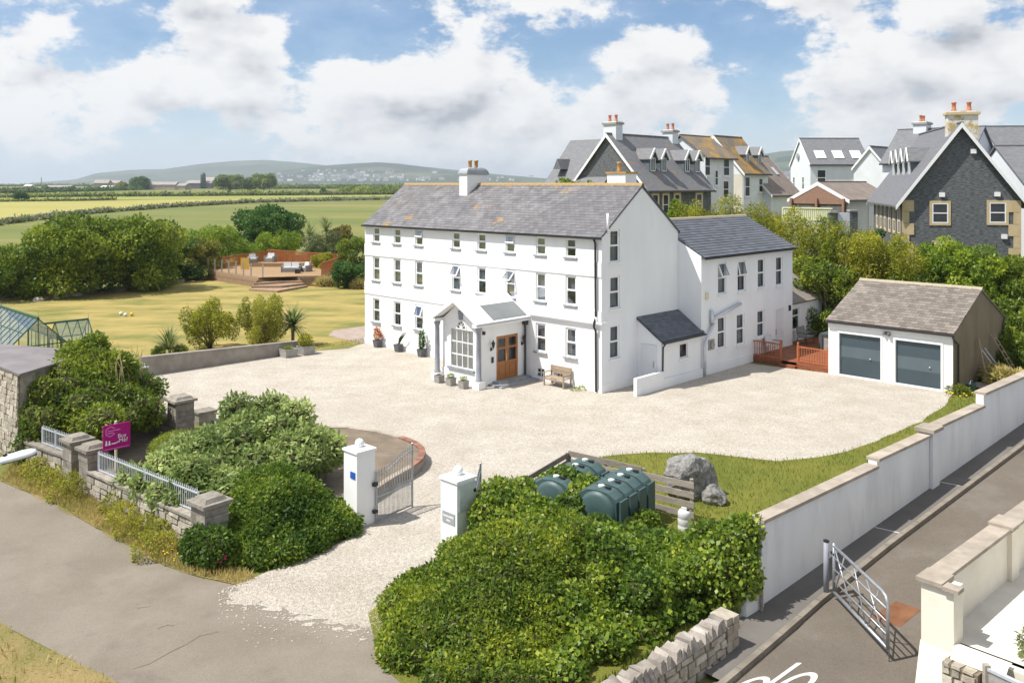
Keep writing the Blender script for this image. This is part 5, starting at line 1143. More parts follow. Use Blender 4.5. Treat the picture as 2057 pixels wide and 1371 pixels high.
def gate_leaf(label, p, q_):
    p = Vector(p); q_ = Vector(q_); d = (q_-p); L_ = d.length; t = thing('iron_gate', label, 'gate', p, math.atan2(d.y, d.x))
    n = 13; top = lambda x: 1.36+.40*ss(0, 1, x/L_)
    for x, h in ((0, 1.5), (L_, 1.95)):
        m = MB(); m.tube([(x, 0, .02), (x, 0, h-.12)], .03, 8); m.sphere((x, 0, h-.08), .04, 8, 6); m.build('stile', MT['galv'], t)
    m = MB(); m.tube([(L_*i/12, 0, top(L_*i/12)-.08) for i in range(13)], .022, 6); m.build('top_rail', MT['galv'], t)
    for z in (.08, .72): m = MB(); m.beam((0, 0, z), (L_, 0, z), .03, .045); m.build('rail', MT['galv'], t)
    for i in range(n):
        x = L_*(i+1)/(n+1); m = MB(); h = top(x)+.03; m.lathe((x, 0, 0), [(.010, .08), (.010, h-.04), (.02, h), (.003, h+.08)], 6); m.build('bar', MT['galv'], t)
    for i in range(n+1):
        x = L_*(i+.5)/(n+1); m = MB(); m.lathe((x, 0, 0), [(.009, .08), (.009, .80), (.016, .83), (.002, .88)], 6); m.build('dog_bar', MT['galv'], t)
    m = MB(); m.box(-.12, .02, -.05, .05, 1.05, 1.15); m.box(-.12, .02, -.05, .05, .3, .38); m.build('hinge', MT['black_iron'], t)
gate_leaf('left leaf of the grey iron drive gate, swung open in front of the flower bed', (-3.80, 24.42, 0), (-2.93, 25.60, 0))
gate_leaf('right leaf of the iron drive gate, mostly hidden behind the white pillar and ivy', (-1.02, 22.5, 0), (-.86, 23.75, 0))
# estate agent board
sg = thing('sale_board', 'magenta estate agent board with white lettering on a cream post', 'sign', (-11.98, 26.35, 0), HA)
q = MB(); q.box(-.03, .03, -.03, .03, 0, 2.34); q.build('post', MT['post_cream'], sg)
q = MB(); q.box(-.40, .40, -.07, -.04, 1.50, 2.26); bo = q.build('board', MT['sign_magenta'], sg)
FR_ = lambda x, z: Matrix.Translation((x, -.078, z)) @ basis((0, 0, 0), (1, 0, 0), (0, 0, 1), (0, -1, 0))
lettering(bo, 'Buy', .17, 'sign_white', FR_(.15, 1.88)); lettering(bo, 'Me?', .17, 'sign_white', FR_(.19, 1.74));
q = MB(); c = (-.19, 2.06); hx = [(c[0]+.15*math.cos(R(60*i+30)), c[1]+.15*math.sin(R(60*i+30))) for i in range(7)]
for i in (0, 1, 2, 3, 4): a, b = hx[i], hx[i+1]; q.beam((a[0], -.075, a[1]), (b[0], -.075, b[1]), .025, .008, up=(0, -1, 0))
q.build('hexagon_logo', MT['sign_pink'], bo)
q = MB(); q.box(-.27, .10, -.078, -.072, 2.07, 2.095); q.box(-.27, -.1, -.078, -.072, 2.0, 2.03); q.build('logo_text', MT['sign_pink'], bo)
q = MB(); q.box(-.36, .36, -.078, -.072, 1.53, 1.55); q.build('web_line', MT['sign_pink'], bo)
for x, h in ((-.31, .15), (-.22, .13)): q = MB(); q.ext([(x-.035, -.078, 1.66), (x+.035, -.078, 1.66), (x+.02, -.078, 1.66+h*.7), (x-.02, -.078, 1.66+h*.7)], (0, .004, 0)); q.sphere((x, -.076, 1.66+h*.85), .022, 8, 6, (1, .2, 1)); q.build('figure_mark', MT['sign_white'], bo)
q = MB(); q.beam((-.16, -.075, 1.69), (-.02, -.075, 1.69), .03, .006, up=(0, -1, 0)); q.beam((-.02, -.075, 1.69), (.05, -.075, 1.73), .03, .006, up=(0, -1, 0)); q.build('swash_mark', MT['sign_white'], bo)
# long white lane wall: stepped sections, pier, coping stones
lw = thing('lane_wall', 'long white stepped boundary wall with brown coping beside the lane', 'wall')
def lsec(s0, s1, zt, nm='section'):
    q = MB(); th = .24; p = [LW(s0, 0), LW(s1, 0), LW(s1, -th), LW(s0, -th)]; q.hexa([(v.x, v.y, -.1) for v in p]+[(v.x, v.y, zt-.08) for v in p]); q.build(nm, MT['render_old'], lw)
    n = max(1, round((s1-s0)/.9))
    for i in range(n):
        a, b = s0+(s1-s0)*i/n+.004, s0+(s1-s0)*(i+1)/n-.004; c, d = S0+LD*a-LN*th/2, S0+LD*b-LN*th/2; z = zt-.04
        q = MB(); q.beam((c.x, c.y, z), (d.x, d.y, z), .36, .08); q.build('coping_stone', MT['coping'], lw)
lsec(.15, 5.77, 2.02); lsec(5.77, 9.1, 2.19); lsec(9.62, 13.34, 2.33); lsec(13.34, 30, 2.72)
q = MB(); p = [LW(9.12, .10), LW(9.60, .10), LW(9.60, -.34), LW(9.12, -.34)]; q.hexa([(v.x, v.y, 0) for v in p]+[(v.x, v.y, 2.24) for v in p]); q.build('pier', MT['render_old'], lw)
q = MB(); c, d = S0+LD*9.02-LN*.12, S0+LD*9.72-LN*.12; q.beam((c.x, c.y, 2.30), (d.x, d.y, 2.30), .58, .1); q.build('pier_cap', MT['coping'], lw)
q = MB(); p = [LW(-.55, .06), LW(.14, .06), LW(.14, -.3), LW(-.55, -.3)]; q.hexa([(v.x, v.y, 0) for v in p]+[(v.x, v.y, 1.25) for v in p]); q.build('end_pier', MT['render_old'], lw)
q = MB(); q.tube([LW(-.05, .12), LW(-.05, .12, 1.0)], .04, 8); q.build('drain_pipe', MT['plank_old'], lw)
# rubble wall with upright copers near the camera
rw = thing('rubble_wall', 'rough stone wall with jagged upright coping stones below the hedge', 'wall')
ra, rb = Vector((1.05, 14.45, 0)), Vector((4.12, 17.5, 0)); blockwall(rw, ra, rb, .42, .60, .62, 'rubble', .3, .17, 9)
rr = random.Random(3); s = 0; d = (rb-ra).normalized(); n = Vector((d.y, -d.x, 0)); L_ = (rb-ra).length
while s < L_:
    w = rr.uniform(.10, .2); hh = rr.uniform(.17, .30); p = ra+d*s+Vector((0, 0, .58+.03*s/L_)); q = MB(); tl = rr.uniform(-.06, .06); e = [rr.uniform(-.03, .03) for _ in range(8)]
    q.hexa([p-n*.2, p+d*w*.93-n*.2, p+d*w*.93+n*.22, p+n*.22, p+d*(tl+.02)-n*(.15+e[0])+Vector((0, 0, hh*.8+e[1])), p+d*(w*.8+tl)-n*(.12+e[2])+Vector((0, 0, hh+e[3])), p+d*(w*.78+tl)+n*(.14+e[4])+Vector((0, 0, hh*.9+e[5])), p+d*(tl+.03)+n*(.17+e[6])+Vector((0, 0, hh*.75+e[7]))]); q.build('coping_stone', MT['coper_stone'], rw); s += w
wp_ = thing('wall_pier', 'pale rubble pier ending the rough stone wall at the foot of the white lane wall', 'pillar', (4.32, 17.72, 0), LA); rr = random.Random(77)
for i in range(5):
    for k in (-1, 1): q = MB(); j = [rr.uniform(-.025, .025) for _ in range(4)]; q.box(min(0, k*.2)+.004+j[0]*.3, max(0, k*.2)-.004+j[1]*.3, -.2+j[2], .2+j[3], .155*i, .155*i+.148); q.build('stone', MT['rubble_pale'], wp_)
# cream wall on the right of the lane, yard behind, steps down to the corner
cw = thing('cream_wall', 'cream rendered wall with broad brown coping on the right of the lane', 'wall')
def cbox(nm, s0, s1, n0, n1, z0, z1, m): q = MB(); p = [LW(s0, n0), LW(s1, n0), LW(s1, n1), LW(s0, n1)]; q.hexa([(v.x, v.y, z0) for v in p]+[(v.x, v.y, z1) for v in p]); return q.build(nm, MT[m], cw)
NW = 3.63
cbox('wall', -.10, 22, NW, NW+.25, -.1, 1.98, 'cream'); cbox('end_pier', -.14, .30, NW-.03, NW+.56, -.1, 1.978, 'cream'); cbox('pier', 3.6, 4.05, NW-.03, NW+.34, -.1, 1.977, 'cream')
q = MB(); pr = [(-.13, -.1), (-.13, .85), (-.26, .45), (-.42, -.1)]; p0 = [LW(s_, NW-.05).to_tuple()[:2]+(z_,) for s_, z_ in pr]; q.ext(p0, LN*.62); q.build('flared_foot', MT['cream'], cw)
for i in range(24): a = .36+.88*i; cbox('coping_stone', a, a+.87, NW-.08, NW+.33, 1.985, 2.06, 'coping')
cbox('pier_cap', -.22, .35, NW-.10, NW+.38, 1.985, 2.065, 'coping'); cbox('end_cap', -.24, .02, NW+.385, NW+.68, 1.965, 2.04, 'coping'); cbox('pier_cap', 3.5, 4.15, NW-.11, NW+.40, 2.062, 2.12, 'coping')
YZ = .92
yd = MB(); p = [LW(.16, NW+.25), LW(24, NW+.25), LW(24, 13), LW(.16, 13)]; yd.poly([(v.x, v.y, YZ) for v in p]); struct('yard', yd, MT['concrete_pale'])
cbox('retaining_wall', -.04, .15, NW+.57, NW+6, -.1, YZ-.05, 'cream')
q = MB(); n = 8; a, b = LW(.16, NW+.57), LW(.16, NW+1.5); prf = [(0, -.12), (.05, -.03), (.12, .03), (.22, .06), (.34, .05)]
for (d0, z0), (d1, z1) in zip(prf, prf[1:]):
    o_ = [LW(.02-.35+d_, n_) for d_ in (d0, d1) for n_ in (NW+.57, NW+1.5)]; q.poly([(o_[0].x, o_[0].y, YZ+z0), (o_[1].x, o_[1].y, YZ+z0), (o_[3].x, o_[3].y, YZ+z1), (o_[2].x, o_[2].y, YZ+z1)])
q.build('rounded_cap', MT['cream'], cw, True)
sw = thing('stub_wall', 'short stone and mortar wall stub in the bottom right corner', 'wall'); a, b = LW(-.30, NW+.50), LW(-.34, NW+1.12); blockwall(sw, a, b, .42, .80, .80, 'rubble', .26, .15, 12)
fb = thing('fence_panel', 'grey board fence panel in the bottom right corner', 'fence'); a, b = LW(-.42, NW+1.22), LW(-.75, NW+3.2); q = MB(); q.beam(Vector((a.x, a.y, 1.0)), Vector((a.x, a.y, 0)), .1, .1); q.build('post', MT['plank_old'], fb); q = MB(); q.beam(Vector((a.x, a.y, .5)), Vector((b.x, b.y, .5)), .04, .8); q.build('panel', MT['stone_pot'], fb); q = MB(); q.beam(Vector((a.x, a.y, .93)), Vector((b.x, b.y, .93)), .08, .05); q.build('rail', MT['galv_pale'], fb)
# lane gate: tubular steel field gate, hinged on the kerb
g0, g1 = Vector((7.28, 19.70, .06)), Vector((7.46, 17.3, .0)); d = Vector((g1.x-g0.x, g1.y-g0.y, 0)); L_ = d.length
lg = thing('field_gate', 'blue-grey tubular steel gate standing half open across the lane', 'gate', g0, math.atan2(d.y, d.x))
def gt(nm, pts, r, m='galv'): q = MB(); q.tube(pts, r, 8); q.build(nm, MT[m], lg, True)
gt('top_tube', [(0, 0, 1.26), (L_-.22, 0, 1.26), (L_-.07, 0, 1.23), (L_, 0, 1.12), (L_, 0, .2)], .034); gt('bottom_tube', [(0, 0, .22), (L_, 0, .22)], .036); gt('heel', [(0, 0, .16), (0, 0, 1.32)], .034)
for z in (.48, .74, 1.0): gt('bar', [(0, 0, z), (L_, 0, z)], .017)
for x0, x1 in ((.02, L_*.36), (L_*.40, .62*L_), (L_*.62, L_*.97), (L_*.22, 0.02*L_)): gt('brace', [(x0, .0, 1.25), (x1, 0, .24)], .016)
gt('brace', [(L_*.86, 0, 1.25), (L_*.66, 0, .24)], .016)
gt('drop_bolt', [(L_, .03, .7), (L_, .03, -.03)], .012)
q = MB(); q.box(-.12, .03, -.03, .03, 1.05, 1.1); q.build('latch', MT['black_iron'], lg)
gp = thing('gate_post', 'round dark blue-grey steel post carrying the lane gate', 'post', (7.16, 19.85, .06)); q = MB(); q.tube([(0, 0, 0), (0, 0, 1.3)], .062, 14); q.build('shaft', MT['grey_paint'], gp, True); q = MB(); q.lathe((0, 0, 1.3), [(.067, 0), (.067, .03), (.02, .05)], 14); q.build('cap', MT['black_iron'], gp)
# oil tanks behind the ivy
tw = Vector((.82, -.57, 0)).normalized(); tdp = Vector((.57, .82, 0)).normalized(); T0 = Vector((.59, 24.40, 0)); ta = math.atan2(tw.y, tw.x)
def tank(label, at, wd=1.22, dp=.46, h=1.42):
    t = thing('oil_tank', label, 'tank', (at.x, at.y, .12), ta, 'green oil tanks by the plank fence'); z1 = h-.12
    prof = [(-wd/2, 0), (wd/2, 0), (wd/2, z1*.80), (wd/2-.05, z1*.86), (wd*.28, z1*.97), (0, z1), (-wd*.28, z1*.97), (-wd/2+.05, z1*.86), (-wd/2, z1*.80)]
    q = MB(); q.ext([(x, .09, z) for x, z in prof], (0, dp-.18, 0))
    for y0, y1 in ((.09, 0), (dp-.09, dp)):
        a = q.add([(x, y0, z) for x, z in prof]); b = q.add([(x*.94, y1, .03+z*.955) for x, z in prof]); n = len(prof)
        for i in range(n): j = (i+1) % n; q.f.append((a+i, a+j, b+j, b+i))
        q.f.append(tuple(b+i for i in range(n)))
    body = q.build('body', MT['tank_green'], t)
    q = MB(); n = 14; ringp = []                     # domed boss pressed into the front face
    for k, (rr_, y) in enumerate(((.50, -.003), (.47, -.06), (.40, -.095), (.2, -.125))):
        ringp.append(q.add([(wd*.90*rr_*math.cos(2*math.pi*i/24), y, z1*.50+z1*.92*rr_*math.sin(2*math.pi*i/24)*.98) for i in range(24)]))
    for a, b in zip(ringp, ringp[1:]):
        for i in range(24): j = (i+1) % 24; q.f.append((a+i, a+j, b+j, b+i))
    q.f.append(tuple(ringp[-1]+i for i in range(24))); q.build('front_boss', MT['tank_green'], body, True)
    for sx in (-1, 1):
        for x in (.30, .55): q = MB(); q.box(sx*wd*x-.03, sx*wd*x+.03, .02, dp-.02, -.0, z1*.82); (q.build('rib', MT['tank_green'], body) if x > .5 else None)
    q = MB(); q.lathe((.0, dp/2, z1-.01), [(.09, 0), (.09, .05), (.03, .07)], 12); q.build('filler_cap', MT['tank_cap'], t)
    q = MB(); q.box(wd*.12, wd*.22, dp/2-.05, dp/2+.05, z1-.04, z1+.04); q.build('vent', MT['black_plastic'], t)
lab = ['front left green oil tank with domed face above the ivy', 'middle left green oil tank half buried in ivy', 'rear left green oil tank with white caps against the plank fence']
for l, k in zip(lab, (0, 1.05, 1.6)): tank(l, T0+tw*.62+tdp*k, h=1.40 if k else 1.36)
lab = ['front right green oil tank with big domed face', 'second green oil tank of the right row', 'third green oil tank of the right row', 'rearmost green oil tank of the right row beside the fence']
for l, k in zip(lab, (-.02, .53, 1.07, 1.61)): tank(l, T0+tw*2.06+tdp*k, h=1.38)
st = thing('tank_stand', 'low grey block stand under the right row of oil tanks', 'stand', (T0+tw*2.06).to_tuple(), ta)
for x in (-.5, .5): q = MB(); q.box(x-.09, x+.09, 0, 2.1, 0, .118); q.build('bearer', MT['stone_pot'], st)
pf = thing('plank_fence', 'weathered grey plank fence with flaking red paint behind the oil tanks', 'fence')
P0, P1 = Vector((1.75, 26.95, 0)), Vector((5.10, 24.42, 0)); pdv = (P1-P0).normalized()
for a, b, zs in ((0, 2.55, (.22, .46, .70, .94, 1.17)), (2.57, (P1-P0).length, (.20, .48, .76, 1.03))):
    for z in zs: q = MB(); x, y = P0+pdv*a, P0+pdv*b; jj = random.uniform(-.012, .012); q.beam((x.x, x.y, z), (y.x, y.y, z+jj), .03, .17); q.build('plank', MT['plank_old'], pf)
for a in (0, 1.3, 2.56, (P1-P0).length-.1): q = MB(); p = P0+pdv*a+Vector((pdv.y, -pdv.x, 0))*-.06; q.box(p.x-.045, p.x+.045, p.y-.045, p.y+.045, 0, 1.2); q.build('post', MT['plank_old'], pf)
pf2 = thing('plank_fence', 'short dark plank side of the tank enclosure next to the gravel', 'fence'); A_, B_ = Vector((.35, 24.6, 0)), Vector((1.7, 26.9, 0))
for z in (.9, 1.12): q = MB(); q.beam((A_.x, A_.y, z), (B_.x, B_.y, z), .03, .16); q.build('plank', MT['plank_old'], pf2)
for k in (0, 1): q = MB(); p = A_.lerp(B_, k); q.box(p.x-.04, p.x+.04, p.y-.04, p.y+.04, 0, 1.2); q.build('post', MT['plank_old'], pf2)
# jerry can
jc = thing('jerry_can', 'pale grey plastic drum standing by the corner of the plank fence', 'canister', (4.72, 23.85, .02), ta)
q = MB(); q.lathe((0, 0, 0), [(.16, 0), (.18, .03), (.18, .14), (.17, .16), (.18, .18), (.18, .33), (.17, .35), (.18, .37), (.18, .50), (.14, .56), (.05, .57)], 16); q.build('body', MT['plastic_can'], jc, True); q = MB(); q.tube([(-.1, 0, .55), (-.08, 0, .62), (.06, 0, .62), (.08, 0, .55)], .018, 6); q.build('handle', MT['plastic_can'], jc); q = MB(); q.lathe((.1, 0, .55), [(.04, 0), (.04, .05)], 10); q.build('cap', MT['black_plastic'], jc)
# boulder
def boulder(label, c, r, seed):
    rr = np.random.default_rng(seed); mb = MB(); mb.sphere((0, 0, 0), 1, 30, 20); v = np.array(mb.v)
    dirs = rr.normal(size=(16, 3)); dirs /= np.linalg.norm(dirs, axis=1)[:, None]; off = rr.uniform(.62, .9, 16)
    for d, o in zip(dirs, off): t = v@d; k = np.maximum(0, t-o); v = v-np.outer(k*.92, d)
    v += .03*np.sin(v[:, [1, 2, 0]]*9+1)+.02*np.sin(v[:, [2, 0, 1]]*17)
    v = v*np.array(r); v[:, 2] = np.maximum(v[:, 2], -r[2]*.55); v[:, 2] += r[2]*.5; mb.v = [tuple(x) for x in v]; o = mb.build('boulder', MT['granite']); o.location = c; return tag(o, label, 'boulder')
boulder('big pale granite boulder on the grass behind the plank fence', (5.40, 26.5, -.05), (.86, .74, 1.0), 4)
boulder('small granite boulder leaning at the foot of the big one', (6.0, 25.9, -.02), (.42, .38, .42), 8)
# street lamp head reaching in from the left
lp = thing('street_lamp', 'white street lamp head on an arm reaching in from the left edge', 'street lamp', (-8.3, 10.6, 0)); tip = PX(74, 906, 11.2); rt = PX(-30, 936, 10.9)
q = MB(); q.tube([(0, 0, 0), (0, 0, 1.2), (0, 0, 5.2), (.3, .1, 5.5)], [.09, .07, .05, .035], 12); q.build('pole', MT['galv'], lp, True)
o_ = Vector((-8.3, 10.6, 0)); a, b = rt-o_, tip-o_; d = (b-a); q = MB(); q.tube([(.3, .1, 5.5), a], .03, 10); q.build('arm', MT['lamp_white'], lp, True)
q = MB(); u = d.normalized(); s = u.cross(Vector((0, 0, 1))).normalized(); rings = []
for k, w, h in ((0, .035, .035), (.2, .06, .05), (.45, .085, .062), (.7, .10, .066), (.88, .095, .055), (.97, .07, .04), (1, .03, .015)):
    c = a+d*k; rings.append(q.add([c+s*w*math.cos(t)+Vector((0, 0, 1))*(h*max(math.sin(t), -.25)) for t in [2*math.pi*i/16 for i in range(16)]]))
for x, y in zip(rings, rings[1:]):
    for i in range(16): j = (i+1) % 16; q.f.append((x+i, x+j, y+j, y+i))
q.f.append(tuple(rings[0]+i for i in range(16))); q.f.append(tuple(rings[-1]+i for i in range(16))); q.build('head', MT['lamp_white'], lp, True)
q = MB(); c = a+d*.66-Vector((0, 0, .024)); q.beam(c-u*.2, c+u*.2, .13, .014); q.build('lens', MT['lens'], lp); q = MB(); c = a+d*.38+Vector((0, 0, .05)); q.lathe(c, [(.024, 0), (.024, .035), (.018, .04)], 10); q.build('photocell', MT['black_plastic'], lp)
# stone building at the left edge
sb = thing('outbuilding', 'low stone outbuilding with grey slate roof at the left edge', 'building'); c0 = Vector((-16.75, 29.6, 0)); 
q = MB(); base = [c0, Vector((-21.6, 34.2, 0)), Vector((-21.4, 34.7, 0)), Vector((-16.0, 32.9, 0))]; tz = [3.0]*4
for i in range(4): j = (i+1) % 4; a, b = base[i], base[j]; q.poly([a, b, b+Vector((0, 0, tz[j])), a+Vector((0, 0, tz[i]))])
q.build('wall', MT['rubble_pale'], sb)
blockwall(sb, Vector((-21.5, 34.15, 0)), c0, .12, 3.0, 3.0, 'rubble_pale', .40, .22, 21)
q = MB(); e = [c0+Vector((.15, -.25, 3.02)), Vector((-21.9, 34.2, 3.02)), Vector((-21.5, 34.9, 3.1)), Vector((-15.8, 33.0, 3.1))]; q.hexa(e+[p+Vector((0, 0, .07)) for p in e]); q.build('roof', MT['roof_stone'], sb)
q = MB(); p = G(277, 806); q2 = thing('cabinet', 'blue-grey metal cabinet with pale lid half hidden behind the left bush', 'cabinet', p, HA); q.box(-.3, .3, -.28, .28, 0, 1.45); q.build('body', MT['bin_blue'], q2); q = MB(); q.hexa([(-.36, -.34, 1.451), (.36, -.34, 1.451), (.36, .34, 1.451), (-.36, .34, 1.451), (-.36, -.34, 1.51), (.36, -.34, 1.51), (.36, .34, 1.60), (-.36, .34, 1.60)]); q.build('lid', MT['lead'], q2)
# greenhouse
gx, gy = loc(Vector((-24.2, 44.5, 0))); gh_ = thing('greenhouse', 'green framed Victorian style greenhouse with side porch behind the outbuilding', 'greenhouse', Vector((-24.2, 44.5, 0)), HA)
def gpan(pts, par=gh_): q = MB(); q.poly(pts); q.build('pane', MT['greenhouse_glass'], par)
def gbar(nm, p, q_, w=.05): m = MB(); m.beam(p, q_, w, w); m.build(nm, MT['green_frame'], gh_)
GLn, GHW, gze, gzr = 6.2, 1.36, 1.25, 2.6; n = 9
for s in (-1, 1):
    for i in range(n+1): y = GLn*i/n; gbar('rafter', (0, y, gzr), (s*GHW, y, gze), .055 if i in (0, n) else .035); gbar('stud', (s*GHW, y, 0), (s*GHW, y, gze), .04)
    for i in range(n):
        y0, y1 = GLn*i/n+.02, GLn*(i+1)/n-.02
        gpan([(s*.02, y0, gzr-.02), (s*GHW, y0, gze), (s*GHW, y1, gze), (s*.02, y1, gzr-.02)]); gpan([(s*GHW, y0, .1), (s*GHW, y1, .1), (s*GHW, y1, gze), (s*GHW, y0, gze)])
    gbar('eave', (s*GHW, 0, gze), (s*GHW, GLn, gze), .08); gbar('purlin', (s*GHW*.5, 0, (gze+gzr)/2), (s*GHW*.5, GLn, (gze+gzr)/2), .04)
gbar('ridge', (0, 0, gzr+.03), (0, GLn, gzr+.03), .11)
for x in (-.9, -.45, 0, .45, .9):
    zt = gzr-(gzr-gze)*abs(x)/GHW; gbar('mullion', (x, 0, 0), (x, 0, zt), .04); gbar('mullion', (x, GLn, 0), (x, GLn, zt), .04)
gbar('transom', (-GHW, 0, gze), (GHW, 0, gze), .05)
for y in (0, GLn): q = MB(); q.lathe((0, y, gzr+.08), [(.03, 0), (.04, .05), (.012, .1), (.005, .3)], 8); q.build('finial', MT['stone_pot'], gh_)
for i in range(4): x0, x1 = -.9+.45*i, -.45+.45*i; gpan([(x0, .0, .1), (x1, .0, .1), (x1, .0, gzr-(gzr-gze)*abs(x1)/GHW), (x0, .0, gzr-(gzr-gze)*abs(x0)/GHW)])
py0, py1 = .7, 2.4; ym = (py0+py1)/2; prz = 2.1        # porch wing to the right
gbar('porch_ridge', (.5, ym, prz), (3.0, ym, prz), .09)
for x in (1.3, 1.9, 2.45, 3.0):
    for y in (py0, py1): gbar('porch_rafter', (x, ym, prz), (x, y, 1.15), .04); gbar('porch_stud', (x, y, 0), (x, y, 1.15), .045)
for y in (py0, py1):
    gbar('porch_eave', (1.3, y, 1.15), (3.0, y, 1.15), .06)
    for x in (1.3, 1.87, 2.43): gpan([(x+.02, ym, prz), (x+.55, ym, prz), (x+.55, y, 1.15), (x+.02, y, 1.15)])
for k in (.25, .5, .75): y = py0+(py1-py0)*k; gbar('porch_mullion', (3.0, y, 0), (3.0, y, prz-(prz-1.15)*abs(y-ym)/(ym-py0)), .04)
q = MB(); q.lathe((3.0, ym, prz+.05), [(.03, 0), (.012, .08), (.004, .3)], 8); q.build('finial', MT['stone_pot'], gh_)
# raised garden deck with seats
DZ = .95
dk = thing('garden_deck', 'raised timber sun deck with sleeper walls, corner steps and red fence', 'deck')
A = G(418, 561); Bc = G(505, 581); Cn = G(557, 588); 
Dv = G(645, 574)
top = [Vector((p.x, p.y, DZ)) for p in (A, G(520, 578), G(598, 575), Dv)]
bk1 = Dv+Vector((.6, 7.5, 0)); bk0 = A+Vector((3.2, 9.5, 0))
q = MB(); pts = [A, G(520, 578), G(598, 575), Dv, bk1, bk0]; 
nb = 34; e0, e1 = pts[0], pts[3]; dirv = (pts[3]-pts[0]).normalized(); back = Vector((.1, 1, 0)).normalized()
poly = [Vector((p.x, p.y, 0)) for p in pts]
q = MB(); q.ext([(p.x, p.y, DZ-.05) for p in poly], (0, 0, .03)); q.build('deck_frame', MT['sleeper'], dk)
ymin, ymax = min(p.y for p in poly), max(p.y for p in poly); y = ymin+.1
def span(y):
    xs = []
    for a, b in zip(poly, poly[1:]+poly[:1]):
        if (a.y-y)*(b.y-y) < 0: xs.append(a.x+(b.x-a.x)*(y-a.y)/(b.y-a.y))
    return sorted(xs)
while y < ymax:
    xs = span(y)
    if len(xs) >= 2: q = MB(); q.box(xs[0]+.02, xs[-1]-.02, y-.07, y+.07, DZ-.02, DZ+.012); q.build('deck_board', MT['deck_gold'], dk)
    y += .15
def sleepers(a, b, z0, z1, n):
    for i in range(n): z = z0+(z1-z0)*(i+.5)/n; q = MB(); q.beam((a.x, a.y, z), (b.x, b.y, z), .12, (z1-z0)/n-.012); q.build('sleeper', MT['sleeper'], dk)
sleepers(pts[0], pts[1], 0, DZ-.0, 5); sleepers(pts[2], pts[3], 0, DZ, 5); sleepers(pts[3], bk1, 0, DZ, 5)
s0, s1, s2 = pts[1], pts[2], None
for i in range(5):                                  # corner steps, two flights meeting at an arris
    zt = DZ-(i+.2)*DZ/5.2; k = 1-(i)/5; a = G(520-4*i-2, 578+2*i-2); cpt = G(572-3.6*i, 566+5.2*i); b = G(600+4*i, 570+1.6*i)
    a, cpt, b = [Vector((w.x, w.y, 0)) for w in (pts[1].lerp(G(500, 584), i/4), G(588, 566).lerp(G(557, 588), i/4), pts[2].lerp(G(618, 577), i/4))]
    q = MB(); inn = pts[1].lerp(pts[2], .5)+Vector((0, 2.2, 0)); q.ext([(w.x, w.y, 0) for w in (a, cpt, b, inn)], (0, 0, zt)); q.build('step', MT['sleeper'], dk)
fr_b = [G(645, 574)+Vector((.0, .15, 0)), bk1, bk0, A+Vector((.4, 2.5, 0))]
def redfence(a, b, h, z0):
    L_ = (b-a).length; n = int(L_/.2); me = MB(); me.box(-.045, .045, -.015, .015, 0, h); me = me.mesh('picket'); an = math.atan2((b-a).y, (b-a).x)
    rep('picket', me, MT['deck_rail'], dk, [Matrix.Translation((a.x+(b-a).x*i/n, a.y+(b-a).y*i/n, z0)) @ Matrix.Rotation(an, 4, 'Z') for i in range(n+1)])
    q = MB(); q.beam(a+Vector((0, 0, z0+h)), b+Vector((0, 0, z0+h)), .1, .06); q.build('rail', MT['deck_rail'], dk)
redfence(Vector((fr_b[0].x, fr_b[0].y, 0)), Vector((bk1.x, bk1.y, 0)), 1.15, DZ); redfence(Vector((bk1.x, bk1.y, 0)), Vector((bk0.x, bk0.y, 0)), 1.3, DZ); redfence(Vector((bk0.x, bk0.y, 0)), Vector((A.x+.3, A.y+.6, 0)), 1.1, DZ)
for i in range(8):
    p = A.lerp(pts[1], i/7) if i < 7 else pts[1].lerp(pts[2], .1); q = MB(); q.box(p.x-.05, p.x+.05, p.y-.05, p.y+.05, DZ, DZ+1.15); q.build('post', MT['galv'], dk)
q = MB(); q.box(A.x+3.2, bk1.x-3.4, A.y+4.2, bk1.y+1.0, DZ+.012, DZ+.2); q.box(A.x+3.5, bk1.x-3.7, A.y+4.6, bk1.y+1.0, DZ+.2, DZ+.38); q.build('raised_platform', MT['deck_gold'], dk)
q = MB(); p = PX(492, 547, A.y+.35); q.box(p.x-.42, p.x+.42, p.y-.02, p.y+.02, DZ+.02, DZ+1.15); o = q.build('windbreak', MT['yellow_board']); tag(o, 'yellow board standing between the posts at the front of the garden deck', 'board')
def sofa(label, at, w, rz, cat='sofa'):
    t = thing('garden_sofa', label, cat, at, rz); q = MB(); q.box(-w/2, w/2, -.4, .4, 0, .36); q.build('base', MT['rattan'], t); q = MB(); q.box(-w/2, w/2, .3, .42, .36, .78); q.build('back', MT['rattan'], t)
    for sx in (-1, 1): q = MB(); q.box(sx*w/2-.07, sx*w/2+.07, -.4, .42, .0, .6); q.build('arm', MT['rattan'], t)
    n = 2 if w > 1 else 1
    for i in range(n): x0 = -w/2+.08+(w-.16)*i/n; x1 = -w/2+.08+(w-.16)*(i+1)/n-.02; q = MB(); q.box(x0, x1, -.38, .28, .361, .48); q.build('seat_cushion', MT['cushion'], t); q = MB(); q.hexa([(x0, .12, .49), (x1, .12, .49), (x1, .29, .49), (x0, .29, .49), (x0+.04, .2, .9), (x1-.04, .2, .9), (x1-.04, .3, .9), (x0+.04, .3, .9)]); q.build('back_cushion', MT['cushion'], t)
pp = lambda u, v: (lambda p: (p.x, p.y, DZ+.015))(G(u, v, DZ))
sofa('grey rattan sofa with two pale cushions at the right front of the garden deck', pp(585, 546), 1.7, R(5)); sofa('grey rattan armchair beside the sofa near the red fence', pp(614, 545), .85, R(-35), 'armchair')
